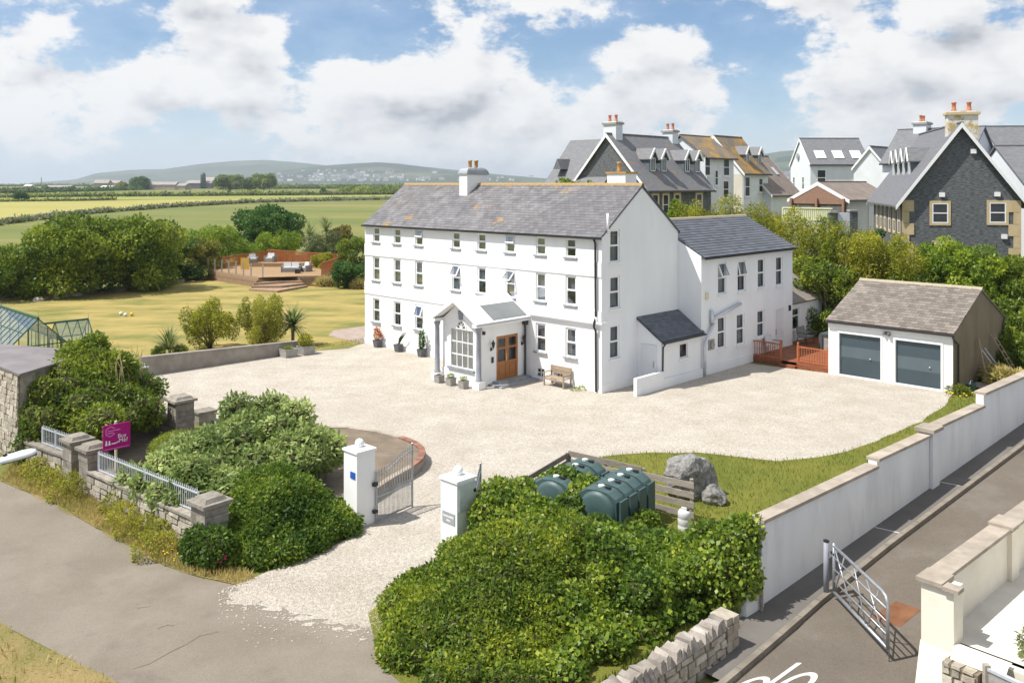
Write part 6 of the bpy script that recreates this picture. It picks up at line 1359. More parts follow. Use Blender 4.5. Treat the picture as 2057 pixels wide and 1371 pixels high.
sofa('pale cushioned armchair on the raised platform behind the yellow board', (lambda p: (p[0], p[1], DZ+.385))(pp(508, 535)), .85, R(25), 'armchair'); sofa('pale lounge chair on the raised platform against the rear fence', (lambda p: (p[0], p[1], DZ+.385))(pp(543, 533)), .95, R(-10), 'armchair')
q = MB(); p = pp(598, 549); q.box(-.22, .22, -.22, .22, 0, .38); o = thing('side_table', 'small dark square table in front of the rattan sofa', 'table', p); q.build('body', MT['black_plastic'], o); q = MB(); q.box(-.25, .25, -.25, .25, .381, .41); q.build('top', MT['hottub'], o)
for (u, v, m, l) in ((243, 633, 'ball_white', 'left white ball on the lawn'), (252, 635.5, 'ball_white', 'middle white ball on the lawn next to the yellow one'), (264.5, 634.5, 'ball_yellow', 'yellow ball on the lawn')):
    p = G(u, v); q = MB(); q.sphere((p.x, p.y, .13), .13); o = q.build('ball', MT[m], None, True); tag(o, l, 'ball')
# planters, bench, tools
def sqpot(label, p, w, h, m, taper=.8):
    t = thing('planter', label, 'planter', p, HA); q = MB(); a, b = w*taper/2, w/2; q.hexa([(-a, -a, 0), (a, -a, 0), (a, a, 0), (-a, a, 0), (-b, -b, h), (b, -b, h), (b, b, h), (-b, b, h)]); q.build('pot', MT[m], t)
    q = MB(); ringbox(q, lambda s, tt, z: (s, z, tt), -b-.015, b+.015, -b-.015, b+.015, h, h+.03, .04); q.build('rim', MT[m], t); q = MB(); q.box(-b*.85, b*.85, -b*.85, b*.85, h-.05, h+.002); q.build('soil', MT['twig_and_core'], t); return t
POTS = []
for (y, l) in ((16.3, 'dark tapered planter with red-leaved plant by the house front, leftmost'), (14.35, 'dark tapered planter with leaning spiky plant by the house front, middle'), (12.3, 'dark tapered planter with tall slim plant by the house front, nearest the porch')): POTS.append(sqpot(l, HW(-.32, y), .40, .40, 'grey_pot', .72))
SP = []
for (x, y, l) in ((-3.72, 6.92, 'small square stone planter left of the porch window'), (-3.72, 6.08, 'small square stone planter below the middle of the porch window'), (-3.72, 5.2, 'small square stone planter beside the right porch column')): SP.append(sqpot(l, HW(x, y), .36, .34, 'stone_pot', .92))
WP = [sqpot('square stone trough against the end of the garden wall, left one', G(579, 716), .75, .42, 'stone_pot', .95), sqpot('square stone trough with green shrub at the end of the garden wall, right one', G(614, 711), .75, .45, 'stone_pot', .95)]
bn = thing('bench', 'weathered wooden garden bench against the house front right of the porch', 'bench', HW(-.38, 2.35), HA+R(-90))
for i in range(4): q = MB(); q.box(-.6, .6, -.25+.125*i, -.14+.125*i, .40, .43); q.build('seat_slat', MT['bench_wood'], bn)
for z in (.55, .67, .79): q = MB(); q.box(-.6, .6, .27, .30, z, z+.10); q.build('back_slat', MT['bench_wood'], bn)
for sx in (-1, 1):
    for y, h in ((-.25, .62), (.28, .9)): q = MB(); q.box(sx*.6-.03, sx*.6+.03, y-.03, y+.03, 0, h); q.build('leg', MT['bench_wood'], bn)
    q = MB(); q.box(sx*.6-.04, sx*.6+.04, -.3, .28, .62, .65); q.build('armrest', MT['bench_wood'], bn)
q = MB(); q.box(-.57, .57, -.27, -.23, .3, .38); q.build('apron', MT['bench_wood'], bn)
def lean(nm, label, p, q_, w=.05, h=.03, m='bench_wood', cat='pole'): mb = MB(); mb.beam(p, q_, w, h); o = mb.build(nm, MT[m]); return tag(o, label, cat)
gside = GY0-.06
lean('timber_post', 'upright timber post leaning on the brown garage end', HW(14.2, gside-.5, 0), HW(14.3, gside-.06, 2.1), .08, .08)
for i, (x, l) in enumerate(((14.9, 'left grey rake handle leaning against the garage end'), (15.4, 'right grey rake handle leaning against the garage end'))): lean('tool_handle', l, HW(x+.4, gside-1.0, 0), HW(x, gside-.05, 1.5), .05, .05, 'galv_pale')
ld = thing('ladder', 'old ladder leaning against the far end of the garage wall', 'ladder')
for k in (0, .45): q = MB(); q.beam(HW(16.8+k, gside-1.1, 0), HW(16.3+k, gside-.05, 2.1), .06, .05); q.build('stile', MT['bench_wood'], ld)
for i in range(6): t = (i+.7)/6.5; a, b = HW(16.8, gside-1.1, 0).lerp(HW(16.3, gside-.05, 2.1), t), HW(17.25, gside-1.1, 0).lerp(HW(16.75, gside-.05, 2.1), t); q = MB(); q.beam(a, b, .04, .03); q.build('rung', MT['bench_wood'], ld)
bk = thing('bucket', 'dark grey plastic bucket by the garage downpipe', 'bucket', HW(12.0, gside-.45), HA); q = MB(); q.lathe((0, 0, 0), [(.15, 0), (.21, .38), (.23, .40), (.19, .39), (.14, .05)], 14); q.build('body', MT['bin_blue'], bk, True); q = MB(); q.tube([(-.21, 0, .38), (-.12, 0, .52), (.12, 0, .52), (.21, 0, .38)], .01, 6); q.build('handle', MT['galv'], bk)
pl = thing('pallet', 'grey slatted pallet lying beside the garage end', 'pallet', HW(13.1, gside-.6), HA)
for i in range(5): q = MB(); q.box(-.5+.22*i, -.36+.22*i, -.4, .4, .12, .15); q.build('slat', MT['plank_old'], pl)
for y in (-.36, .3): q = MB(); q.box(-.5, .53, y, y+.08, 0, .119); q.build('runner', MT['plank_old'], pl)
wb = thing('wheelie_bin', 'dark bin standing behind the garage corner at right', 'bin', HW(19.3, gside-.4), HA); q = MB(); q.hexa([(-.25, -.28, 0), (.25, -.28, 0), (.25, .28, 0), (-.25, .28, 0), (-.3, -.36, .95), (.3, -.36, .95), (.3, .36, .95), (-.3, .36, .95)]); q.build('body', MT['black_plastic'], wb); q = MB(); q.box(-.33, .33, -.4, .4, .951, 1.02); q.build('lid', MT['black_plastic'], wb)
# ------------------------------------------------------------------ vegetation
def leafmesh(name, P, Nrm, size, m, par, asp=.5, up=.35, spread=.9, rnd=None, kind=None, droop=0.):
    """one rhombic, folded leaf per point"""
    n = len(P); size = np.asarray(size) if np.ndim(size) else np.full(n, size)
    t = rng.normal(size=(n, 3)); d = Nrm*up+t*spread*.6; d[:, 2] -= droop; d /= np.linalg.norm(d, axis=1)[:, None]+1e-9
    # blade faces roughly outwards so that crowns catch the light like real leaves
    fnm = Nrm*.9+rng.normal(size=(n, 3))*.45; sd = np.cross(d, fnm); sd /= np.linalg.norm(sd, axis=1)[:, None]+1e-9; nn = np.cross(sd, d)
    s = size[:, None]; w = sd*s*asp*.5
    v0 = P; v2 = P+d*s; mid = P+d*s*.48
    v1 = mid+w+nn*s*.06; v3 = mid-w+nn*s*.06
    V = np.stack([v0, v1, v2, v3], 1).reshape(-1, 3).astype(np.float32)
    me = bpy.data.meshes.new(name); me.vertices.add(4*n); me.vertices.foreach_set('co', V.ravel())
    me.loops.add(4*n); me.loops.foreach_set('vertex_index', np.arange(4*n, dtype=np.int32))
    me.polygons.add(n); me.polygons.foreach_set('loop_start', np.arange(0, 4*n, 4, dtype=np.int32)); me.polygons.foreach_set('loop_total', np.full(n, 4, dtype=np.int32))
    r = rnd if rnd is not None else rng.random(n)
    me.update(calc_edges=True); at = me.attributes.new('rnd', 'FLOAT', 'FACE'); at.data.foreach_set('value', np.clip(r, 0, 1).astype(np.float32))
    return link(name, me, MT[m], par, kind=kind)
def sample(lobes, n, r0=.78, r1=1.06, zmin=.02, cull=.86):
    Lb = np.array(lobes, dtype=float); C, Rr = Lb[:, :3], Lb[:, 3:6]; ar = (Rr[:, 0]*Rr[:, 1]+Rr[:, 0]*Rr[:, 2]+Rr[:, 1]*Rr[:, 2])
    out = []; nr = []; cl = []; tot = 0; it = 0; hue = rng.random(len(Lb))
    while tot < n and it < 12:
        k = rng.choice(len(Lb), size=n, p=ar/ar.sum()); d = rng.normal(size=(n, 3)); d /= np.linalg.norm(d, axis=1)[:, None]
        rad = r1-(r1-r0)*rng.random(n)**1.6; rad = rad*np.where(rng.random(n) < .05, 1+.28*rng.random(n), 1); p = C[k]+d*Rr[k]*rad[:, None]
        keep = p[:, 2] > zmin
        for j in range(len(Lb)):
            q = np.sum(((p-C[j])/Rr[j])**2, 1); keep &= (q > cull**2) | (k == j)
        nv = d/Rr[k]; nv /= np.linalg.norm(nv, axis=1)[:, None]
        out.append(p[keep]); nr.append(nv[keep]); cl.append(hue[k][keep]); tot += int(keep.sum()); it += 1
    return np.concatenate(out)[:n], np.concatenate(nr)[:n], np.concatenate(cl)[:n]
def core(lobes, par, k=.80, name='shade_core', m='twig_and_core'):  # added solid dark lobes, the crown's inner shade put into their colour
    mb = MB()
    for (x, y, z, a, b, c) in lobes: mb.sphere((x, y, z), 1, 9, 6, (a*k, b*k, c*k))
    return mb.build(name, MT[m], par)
def bush(name, label, cat, lobes, n, size, m, group=None, asp=.5, k=.8, base=None, up=.35, r0=.78, r1=1.06, part='foliage', cm='twig_and_core', droop=0., mixc=.45, spread=.9):
    t = thing(name, label, cat, base or (0, 0, 0), 0, group); P, Nr, cl = sample(lobes, n, r0, r1)
    leafmesh(part, P, Nr, size*rng.uniform(.5, 1.45, len(P)), m, t, asp, up, spread, np.clip(mixc*cl+(1-mixc)*rng.random(len(P))+.16*np.sin(1.3*P[:, 0]+2*np.sin(.9*P[:, 1]))*np.cos(1.1*P[:, 1]+P[:, 0]*.4), 0, 1), droop=droop)
    if k > .5: core(lobes, t, k, m=cm)
    return t
def inpoly(p, poly):
    x, y = p; c = False
    for (x0, y0), (x1, y1) in zip(poly, poly[1:]+poly[:1]):
        if (y0 > y) != (y1 > y) and x < (x1-x0)*(y-y0)/(y1-y0)+x0: c = not c
    return c
def scatter(poly, n, hf, r, seed, flatk=.8, jit=1.):
    """lobes filling a footprint up to height hf(x, y)"""
    rr = random.Random(seed); xs = [p[0] for p in poly]; ys = [p[1] for p in poly]; out = []
    while len(out) < n:
        x, y = rr.uniform(min(xs), max(xs)), rr.uniform(min(ys), max(ys))
        if not inpoly((x, y), poly): continue
        k = (1+rr.uniform(-.28, .25)*jit)*r; h = max(k*.6, hf(x, y)*(1+rr.uniform(-.05, .05)*jit)); out.append((x, y, max(.1, h-k*flatk), k, k, k*flatk))
    return out
# big mixed hedge right of the drive
def dline(p, a, b): a = Vector(a); b = Vector(b); d = (b-a); q = Vector((p[0], p[1]))-a; return (d.x*q.y-d.y*q.x)/d.length
hp = [(-2.75, 19.2), (-2.35, 17.3), (-1.3, 16.3), (.5, 16.1), (1.7, 17.1), (3.3, 18.6), (4.5, 19.5), (4.3, 20.9), (2.3, 22.4), (-.4, 21.9), (-1.2, 21.5), (-2.0, 20.6)]
def ivh(x): return float(np.interp(x, [-1.2, 0, .9, 3.2, 4.2, 5.0], [1.85, 1.75, 1.25, .95, 1.25, 1.75]))
def hh_(x, y):
    e = min(abs(dline((x, y), a, b)) for a, b in zip(hp[:7], hp[1:8])); e2 = min(math.hypot(x-a[0], y-a[1]) for a in hp); e = min(e, e2+.3)
    h = .45+1.25*ss(0, 2.6, e)+.12*math.sin(2.1*x+1.7*y)
    return min(h, ivh(x)+.12) if y > 20.2 else h
lob = scatter(hp, 360, hh_, .40, 5, .75, .45)
left = [l for l in lob if l[0] < 1.2+.35*(l[1]-19)]; right = [l for l in lob if l not in left]
bush('evergreen_hedge', 'large clipped evergreen shrub bank right of the drive entrance', 'hedge', left, 78000, .092, 'lf_hedge', asp=.5, k=.82, mixc=.4, r0=.7)
ivl = scatter([(1.2, 18.6), (3.4, 18.6), (4.85, 19.3), (4.7, 20.4), (3.2, 21.6), (1.4, 22.4), (-.6, 22.3), (.2, 21.3)], 90, lambda x, y: ivh(x)+.05*math.sin(3*x), .38, 8, .75, .5)
bush('ivy', 'glossy ivy smothering the hedge bank and the end of the white lane wall', 'ivy', right+ivl+[(4.95, 19.4, 1.5, .48, .48, .5), (5.05, 19.1, 1.0, .40, .42, .55), (4.7, 19.2, .8, .48, .45, .7), (5.3, 19.6, 1.72, .36, .36, .34), (-.35, 22.2, 1.45, .5, .5, .5), (.2, 22.7, 1.35, .45, .45, .45), (.3, 21.9, 1.3, .5, .5, .4), (0, 21.5, 1.2, .5, .5, .4), (.7, 22.0, 1.12, .45, .45, .4), (-.6, 21.7, 1.2, .45, .45, .45), (-.2, 21.9, 1.45, .45, .45, .4)], 50000, .10, 'lf_ivy', asp=.8, k=.82, mixc=.4, r0=.7)
tk = [T0+tw*.62+tdp*.62, T0+tw*1.35+tdp*.3, T0+tw*1.30+tdp*.75, T0+tw*1.3+tdp*-.15, T0+tw*.2+tdp*.8, T0+tw*.05+tdp*.3, T0+tw*2.85+tdp*.3, T0+tw*2.95+tdp*.9]
bush('ivy', 'ivy growing over and between the green oil tanks', 'ivy', [(p.x, p.y, h, .42, .34, .28) for p, h in zip(tk, (1.22, 1.02, 1.08, .8, .95, .8, .35, .4))], 7000, .10, 'lf_ivy', asp=.8)
# left of the drive
dp_ = [(-7.5, 22.3), (-7.0, 21.75), (-6.1, 21.7), (-5.4, 22.3), (-4.6, 23.5), (-4.5, 24.1), (-5.2, 25.2), (-6.4, 25.3), (-7.3, 24.0)]
bush('dark_shrub', 'dark glossy evergreen shrub left of the drive entrance', 'bush', [(-7.75, 21.75, .45, .5, .4, .5), (-7.3, 21.5, .5, .45, .4, .5), (-7.95, 22.0, .25, .35, .3, .35)]+scatter(dp_, 120, lambda x, y: .5+1.0*ss(0, 1.6, min(abs(dline((x, y), a, b)) for a, b in zip(dp_[:6], dp_[1:7]))), .42, 12), 44000, .095, 'lf_dark', asp=.55, k=.82, mixc=.4, r0=.7)
vp_ = [(-11.0, 26.2), (-9.6, 24.3), (-8.0, 23.6), (-6.0, 25.2), (-5.6, 27.2), (-7.0, 29.6), (-8.8, 29.8), (-10.4, 28.2)]
vl = [(-10.3, 24.75, .95, .5, .5, .4), (-9.5, 24.1, .95, .5, .5, .42), (-11.0, 25.4, .9, .5, .45, .4), (-8.9, 23.7, 1.0, .5, .5, .45), (-10.0, 25.2, 1.3, .55, .5, .45), (-9.0, 24.4, 1.4, .55, .5, .45)]+scatter(vp_, 80, lambda x, y: 1.15+1.1*math.exp(-((x+7.8)**2+(y-27.2)**2)/5.0), .5, 14)+[(-9.2, 29.2, 1.9, .55, .55, .5), (-8.0, 29.0, 2.0, .6, .5, .5), (-7.0, 28.3, 1.95, .55, .55, .5)]
bush('variegated_shrub', 'big pale variegated shrub spilling over the roadside railings', 'bush', vl, 30000, .17, 'lf_varieg', asp=.42, droop=.25)
bush('round_shrub', 'small dense olive-green dome shrub in the front garden', 'bush', [(-11.2, 29.3, .55, .85, .8, .62), (-11.8, 29.8, .4, .6, .6, .5), (-10.6, 29.6, .45, .6, .6, .45)], 9000, .06, 'lf_mid', asp=.35)
lb = scatter([(-16.6, 30.4), (-15.2, 29.3), (-13.9, 29.4), (-13.2, 31.2), (-13.6, 33.4), (-15.6, 33.8), (-16.8, 32.6)], 60, lambda x, y: 2.1+.4*math.sin(x*2)+.25*math.cos(y*3), .55, 17)+[(-15.9, 30.2, .9, .7, .6, .8), (-14.6, 29.8, 1.0, .7, .6, .8), (-16.2, 29.9, .7, .5, .5, .7), (-16.35, 29.5, .5, .55, .5, .6), (-15.9, 29.6, 1.4, .6, .5, .6), (-16.0, 30.4, 1.9, .6, .6, .6), (-15.6, 30.9, 2.3, .7, .7, .6), (-15.7, 31.6, 2.6, .7, .7, .6), (-15.9, 30.9, 1.4, .6, .7, .8), (-15.6, 32.4, 2.6, .7, .7, .6), (-16.25, 30.2, 2.2, .5, .5, .6), (-16.1, 31.2, 2.6, .6, .6, .6), (-16.3, 29.75, 1.5, .45, .45, .6)]
bush('tangled_shrub', 'wide tangled green shrub beside the stone outbuilding', 'bush', lb, 24000, .13, 'lf_mid', asp=.45, r0=.7)
tb = [(x-1.6, y-.2, z, a*.92, b*.92, c) for (x, y, z, a, b, c) in [(-13.8, 32.0, 2.2, 1.0, 1.0, 1.0), (-13.2, 31.6, 1.5, .9, .8, 1.0), (-14.4, 32.4, 2.9, .8, .8, .7), (-13.9, 32.5, 3.4, .5, .5, .5), (-13.0, 32.4, 2.6, .7, .7, .6), (-13.0, 31.2, .8, .8, .7, .8), (-14.5, 31.2, 1.4, .9, .8, 1.1), (-12.9, 32.2, 1.8, .7, .7, .7)]]+[(-15.2, 31.9, 3.1, .4, .4, .35), (-14.6, 32.0, 2.9, .4, .4, .4), (-14.9, 31.4, 2.5, .5, .5, .5)]
bush('leafy_shrub', 'taller upright leafy shrub in front of the blue-grey cabinet', 'bush', tb, 19000, .16, 'lf_mid', asp=.5, r0=.65, r1=1.12)
def blades(name, label, cat, c, n, ln, m, w=.05, tilt=(.25, 1.1), group=None, trunk=0., droop=.5):
    """sword-leaved rosette"""
    t = thing(name, label, cat, c, 0, group); P = []; F_ = []; rn = []
    for i in range(n):
        a = rng.uniform(0, 2*math.pi); e = rng.uniform(*tilt); L_ = ln*rng.uniform(.7, 1.1); p = np.array([0, 0, trunk]); s = np.array([-math.sin(a), math.cos(a), 0]); prev = None
        for k in range(5):
            kk = k/4; ww = w*(1-kk*.95)*(.6+.8*min(kk*3, 1)); el = e+droop*kk*kk*1.4; 
            b = len(P); P += [tuple(p-s*ww/2), tuple(p+s*ww/2)]
            if prev is not None: F_.append((prev, prev+1, b+1, b)); rn.append(rng.random())
            prev = b; p = p+np.array([math.cos(a)*math.sin(el), math.sin(a)*math.sin(el), math.cos(el)])*L_/4
    mb = MB(); mb.v = P; mb.f = F_; mb.build('leaves', MT[m], t, rnd=rn)
    if trunk: q = MB(); q.tube([(0, 0, 0), (.03, 0, trunk*.5), (0, .02, trunk)], [.10, .08, .07], 8); q.build('trunk', MT['bark'], t, True)
    return t
blades('phormium', 'dark purple spiky plant between the left bush and the slate pillar', 'plant', G(308, 822), 40, 1.0, 'lf_phormium', .06, (.2, 1.2), droop=.3)
# garden shrubs on the lawn
def shrub_tree(name, label, c, R0, hgt, n, size, m, seed, stems=6, asp=.4, cat='bush', gap=.7, group=None, nl=14, rl=.55, zlow=.45, tall=(1, 1)):
    nl = int(nl*1.5); rl = rl*.82
    rr = random.Random(seed); t = thing(name, label, cat, c, 0, group); lob = []
    q = MB()
    for i in range(nl):
        a = rr.uniform(0, 6.283); rad = R0*math.sqrt(rr.random())*.85; z = hgt*rr.uniform(zlow, .92); k = rr.uniform(.6, 1.2)*rl
        z = min(z, hgt*(1-.35*(rad/R0)**2)-k*.3); lob.append((rad*math.cos(a), rad*math.sin(a), max(z, k*.6), k*tall[0], k*tall[0], k*.8*tall[1]))
    for i, l in enumerate(lob[:max(stems, 1)]): 
        b = (rr.uniform(-.15, .15)*R0*.5, rr.uniform(-.15, .15)*R0*.5, 0); mid = ((b[0]+l[0])*.5+rr.uniform(-.1, .1), (b[1]+l[1])*.5+rr.uniform(-.1, .1), l[2]*.5); q.tube([b, mid, (l[0], l[1], l[2])], [.05*hgt/3+.02, .03*hgt/3+.015, .015], 6)
    q.build('trunk', MT['bark'], t, True)
    P, Nr, cl = sample(lob, n, gap, 1.22); leafmesh('crown', P, Nr, size*rng.uniform(.65, 1.3, len(P)), m, t, asp, .5, .8, .45*cl+.55*rng.random(len(P)))
    return t
shrub_tree('garden_shrub', 'airy golden-green shrub on the lawn behind the garden wall, left one', G(422, 700), 1.6, 2.6, 9000, .14, 'lf_gold', 3, 11, zlow=.2, nl=24, rl=.5, tall=(.62, 1.5))
shrub_tree('garden_shrub', 'airy golden-green shrub on the lawn behind the garden wall, right one', G(522, 697), 1.75, 2.75, 11000, .14, 'lf_weed', 4, 11, zlow=.18, nl=26, rl=.5, tall=(.62, 1.5))
blades('cabbage_palm', 'young cabbage palm with spiky head right of the golden shrubs', 'palm', G(588, 694), 220, 1.45, 'lf_palm', .085, (.1, 2.1), trunk=1.2, droop=.55)
blades('cabbage_palm', 'low stemless cabbage palm just behind the garden wall', 'palm', G(340, 714), 150, 1.35, 'lf_palm', .08, (.1, 1.5), trunk=.35, droop=.5)
bush('low_plant', 'small green plant left of the low cabbage palm', 'plant', [(G(318, 715).x, G(318, 715).y, .25, .35, .3, .28)], 700, .09, 'lf_bright'); bush('low_plant', 'small green plant right of the low cabbage palm', 'plant', [(G(362, 712).x, G(362, 712).y, .25, .4, .3, .3)], 700, .09, 'lf_bright')
# trees round the garden
def tree(name, label, u, vb, vt, wpx, n, size, m, seed, group=None, Y=None, nl=26, rl=None, stems=5, asp=.5, cat='tree', zlow=.25, gap=.72, tall=(1, 1)):
    p = G(u, vb) if Y is None else Vector(((u-CX)*Y/F, Y, terr((u-CX)*Y/F, Y))); k = p.y/F; hgt = (H-(vt-HZ)*k)-p.z; R0 = wpx*k/2
    return shrub_tree(name, label, p, R0, hgt, n, size, m, seed, stems, asp, cat, gap, group, nl, rl or max(.35, min(R0, hgt)*.30), zlow, tall)
g1 = 'trees along the left edge of the garden'
tree('garden_tree', 'large spreading broadleaf tree at the left garden edge, second from left', 150, 592, 440, 190, 21000, .30, 'lf_tree', 21, g1, nl=42, zlow=.18)
tree('garden_tree', 'large spreading broadleaf tree at the left garden edge nearest the golden shrub', 262, 582, 432, 190, 23000, .30, 'lf_tree', 22, g1, nl=44, zlow=.15)
tree('garden_tree', 'dark lower tree cut by the left edge of the picture', 15, 598, 500, 170, 15000, .30, 'lf_tree', 23, g1, nl=34, zlow=.15)
tree('hedge_tree', 'deep green tree mass behind the left trees', 330, 566, 470, 130, 11000, .28, 'lf_deep', 24, None, nl=28, zlow=.15)
tree('golden_shrub', 'shrub with golden tips beside the garden deck', 398, 560, 478, 88, 9500, .24, 'lf_golden_tip', 25, None, nl=26, zlow=.15, asp=.45)
tree('hedge_shrub', 'bright green hedge shrub behind the golden shrub', 425, 536, 455, 110, 8000, .28, 'lf_bright', 26, None, nl=24, zlow=.2)
tree('round_tree', 'dark green rounded tree standing above the hedge behind the deck', 540, 520, 416, 130, 14000, .34, 'lf_deep', 27, None, nl=34, zlow=.2)
tree('hedge_shrub', 'pale green feathery shrub left behind the deck', 495, 530, 482, 90, 6500, .24, 'lf_bright', 28, None, nl=22, zlow=.2, asp=.35)
tree('hedge_shrub', 'bright green shrub behind the middle of the deck', 560, 528, 462, 90, 8000, .24, 'lf_bright', 29, None, nl=24, zlow=.2)
tree('olive_shrub', 'grey-olive shrub behind the right end of the deck', 650, 540, 462, 80, 8000, .24, 'lf_olive', 30, None, nl=24, zlow=.2, asp=.35)
tree('conifer', 'rusty gold conifer rising beside the house corner', 685, 530, 448, 48, 5000, .26, 'lf_conifer', 31, None, nl=20, zlow=.2, asp=.35)
tree('hedge_shrub', 'grey-green shrub against the left corner of the house, upper one', 712, 560, 472, 66, 7000, .20, 'lf_tree', 32, None, nl=22, zlow=.15)
tree('round_shrub', 'dark dense round shrub between the deck and the house corner', 700, 578, 522, 66, 9000, .16, 'lf_deep', 33, None, nl=26, zlow=.1)
tree('yellow_shrub', 'yellow-green low shrub beside the red fence of the deck', 652, 556, 508, 46, 4500, .18, 'lf_gold', 34, None, nl=18, zlow=.15)
for i, (u, v, vt, l) in enumerate(((622, 540, 462, 'tall cabbage palm with drooping head behind the deck, left one'), (655, 540, 450, 'tall cabbage palm with drooping head behind the deck, right one'))):
    p = G(u, v); blades('cabbage_palm', l, 'palm', p, 120, 1.8, 'lf_palm', .09, (.1, 2.2), trunk=(v-vt-10)*p.y/F, droop=.5)
bush('fountain_grass', 'pale dry grass tuft at the right foot of the garden deck', 'plant', [(G(655, 575).x, G(655, 575).y, .3, 1.0, .6, .5)], 1300, .3, 'lf_straw', asp=.12, up=.9); bush('fountain_grass', 'pale dry grass tuft at the left corner of the house', 'plant', [(G(725, 580).x, G(725, 580).y, .3, .8, .5, .5)], 1300, .3, 'lf_straw', asp=.12, up=.9)
q = thing('stone_bank', 'low bank of rough stones under the left trees at the lawn edge', 'stones')
for i in range(46):
    u = 70+6.6*i+random.uniform(-3, 3); p = G(u, 604-.13*(u-70)+random.uniform(-2, 2)); m_ = MB(); s = random.uniform(.2, .45); m_.sphere((p.x, p.y, .05), s, 7, 5, (1, .8, .7)); m_.v = [tuple(Vector(v)+Vector((random.uniform(-.06, .06), random.uniform(-.06, .06), random.uniform(-.05, .05)))) for v in m_.v]; m_.build('stone', MT['rubble'], q)
# belt of trees behind the wing and garage
g2 = 'row of golden tamarisk-like trees behind the wing'
rowT = [(1378, 57.5, 412, 62, 'lf_gold'), (1425, 59, 392, 80, 'lf_gold'), (1478, 59.5, 397, 84, 'lf_gold'), (1528, 59.5, 404, 84, 'lf_gold'), (1580, 58.5, 412, 88, 'lf_gold'), (1625, 56.5, 428, 90, 'lf_gold'), (1672, 55.5, 442, 84, 'lf_tree'), (1712, 54.5, 446, 86, 'lf_gold')]
nm = ['first', 'second', 'third', 'fourth', 'fifth', 'sixth', 'seventh', 'eighth']
for i, (u, Y, vt, w, m) in enumerate(rowT): tree('tamarisk_tree', '%s tree from the left in the golden row behind the wing' % nm[i], u, 0, vt, w+26, 14000, .155, m, 40+i, g2, Y=Y, nl=40, zlow=.28, asp=.36, stems=8, rl=.70, tall=(.62, 1.5))
def tr2(*a, **k): return tree(*a, **k)
tree('green_tree', 'small fresh green tree in front of the dormered stone house', 1368, 0, 386, 56, 5000, .22, 'lf_bright', 51, Y=62, nl=20, zlow=.45)
tree('green_tree', 'leafy treetop showing just above the roof ridge of the long house', 1152, 0, 342, 125, 9000, .26, 'lf_bright', 52, Y=60, nl=30, zlow=.5)
tree('dark_tree', 'dark green conifer-like tree left of the stone gable', 1772, 0, 448, 92, 8000, .22, 'lf_deep', 53, Y=55.5, nl=26, zlow=.3)
tree('golden_tree', 'bright golden-green tree directly behind the garage', 1800, 0, 470, 120, 16000, .16, 'lf_gold', 54, Y=52.5, nl=40, zlow=.25, asp=.38, rl=.75, stems=8, tall=(.65, 1.45))
tree('golden_tree', 'tall golden-green tree below the dark stone gable, left side', 1740, 0, 462, 90, 11000, .16, 'lf_gold', 59, Y=53, nl=32, zlow=.25, asp=.38, rl=.7, stems=8, tall=(.65, 1.45))
tree('green_tree', 'fresh green tree below the windows of the dark stone gable', 1900, 0, 470, 130, 15000, .20, 'lf_bright', 55, Y=52.5, nl=38, zlow=.2)
tree('green_tree', 'broad bright green tree behind the right half of the garage', 1960, 0, 482, 150, 17000, .20, 'lf_bright', 56, Y=51, nl=42, zlow=.15)
tree('green_tree', 'green tree cut by the right edge above the garage end', 2048, 0, 505, 130, 15000, .22, 'lf_mid', 57, Y=50, nl=38, zlow=.1)
tree('green_tree', 'mid green tree low behind the garage end wall', 2060, 0, 600, 130, 11000, .20, 'lf_mid', 58, Y=47.5, nl=34, zlow=.1)
tree('understorey', 'dark undergrowth behind the annex and hot tub', 1640, 0, 500, 110, 9000, .20, 'lf_tree', 60, Y=53.5, nl=30, zlow=.12, cat='bush')
tree('understorey', 'dark undergrowth under the golden trees left of the garage roof', 1705, 0, 520, 110, 9000, .20, 'lf_tree', 61, Y=53, nl=30, zlow=.1, cat='bush')
tree('understorey', 'bushy undergrowth right behind the garage roof ridge', 1830, 0, 545, 130, 9000, .20, 'lf_mid', 62, Y=51.5, nl=30, zlow=.1, cat='bush')
tree('brambles', 'brambles and weeds beside the brown garage end', 2030, 742, 664, 80, 5000, .16, 'lf_mid', 63, nl=22, zlow=.1, cat='bush')
for i, (u, Y) in enumerate(((1655, 53), (1672, 52.8), (1690, 52.6))):
    p = Vector(((u-CX)*Y/F, Y, 0)); t = thing('bare_trunk', ['left', 'middle', 'right'][i]+' slender bare trunk in the shade behind the annex', 'tree', p); q = MB(); q.tube([(0, 0, 0), (.15, 0, 1.6), (.05, .1, 3.2), (.35, .1, 4.6)], [.10, .08, .06, .03], 8); q.build('trunk', MT['bark'], t, True); q = MB(); q.tube([(.1, 0, 2.0), (-.5, 0, 3.2), (-.7, .2, 4.2)], [.05, .035, .02], 6); q.build('limb', MT['bark'], t, True)
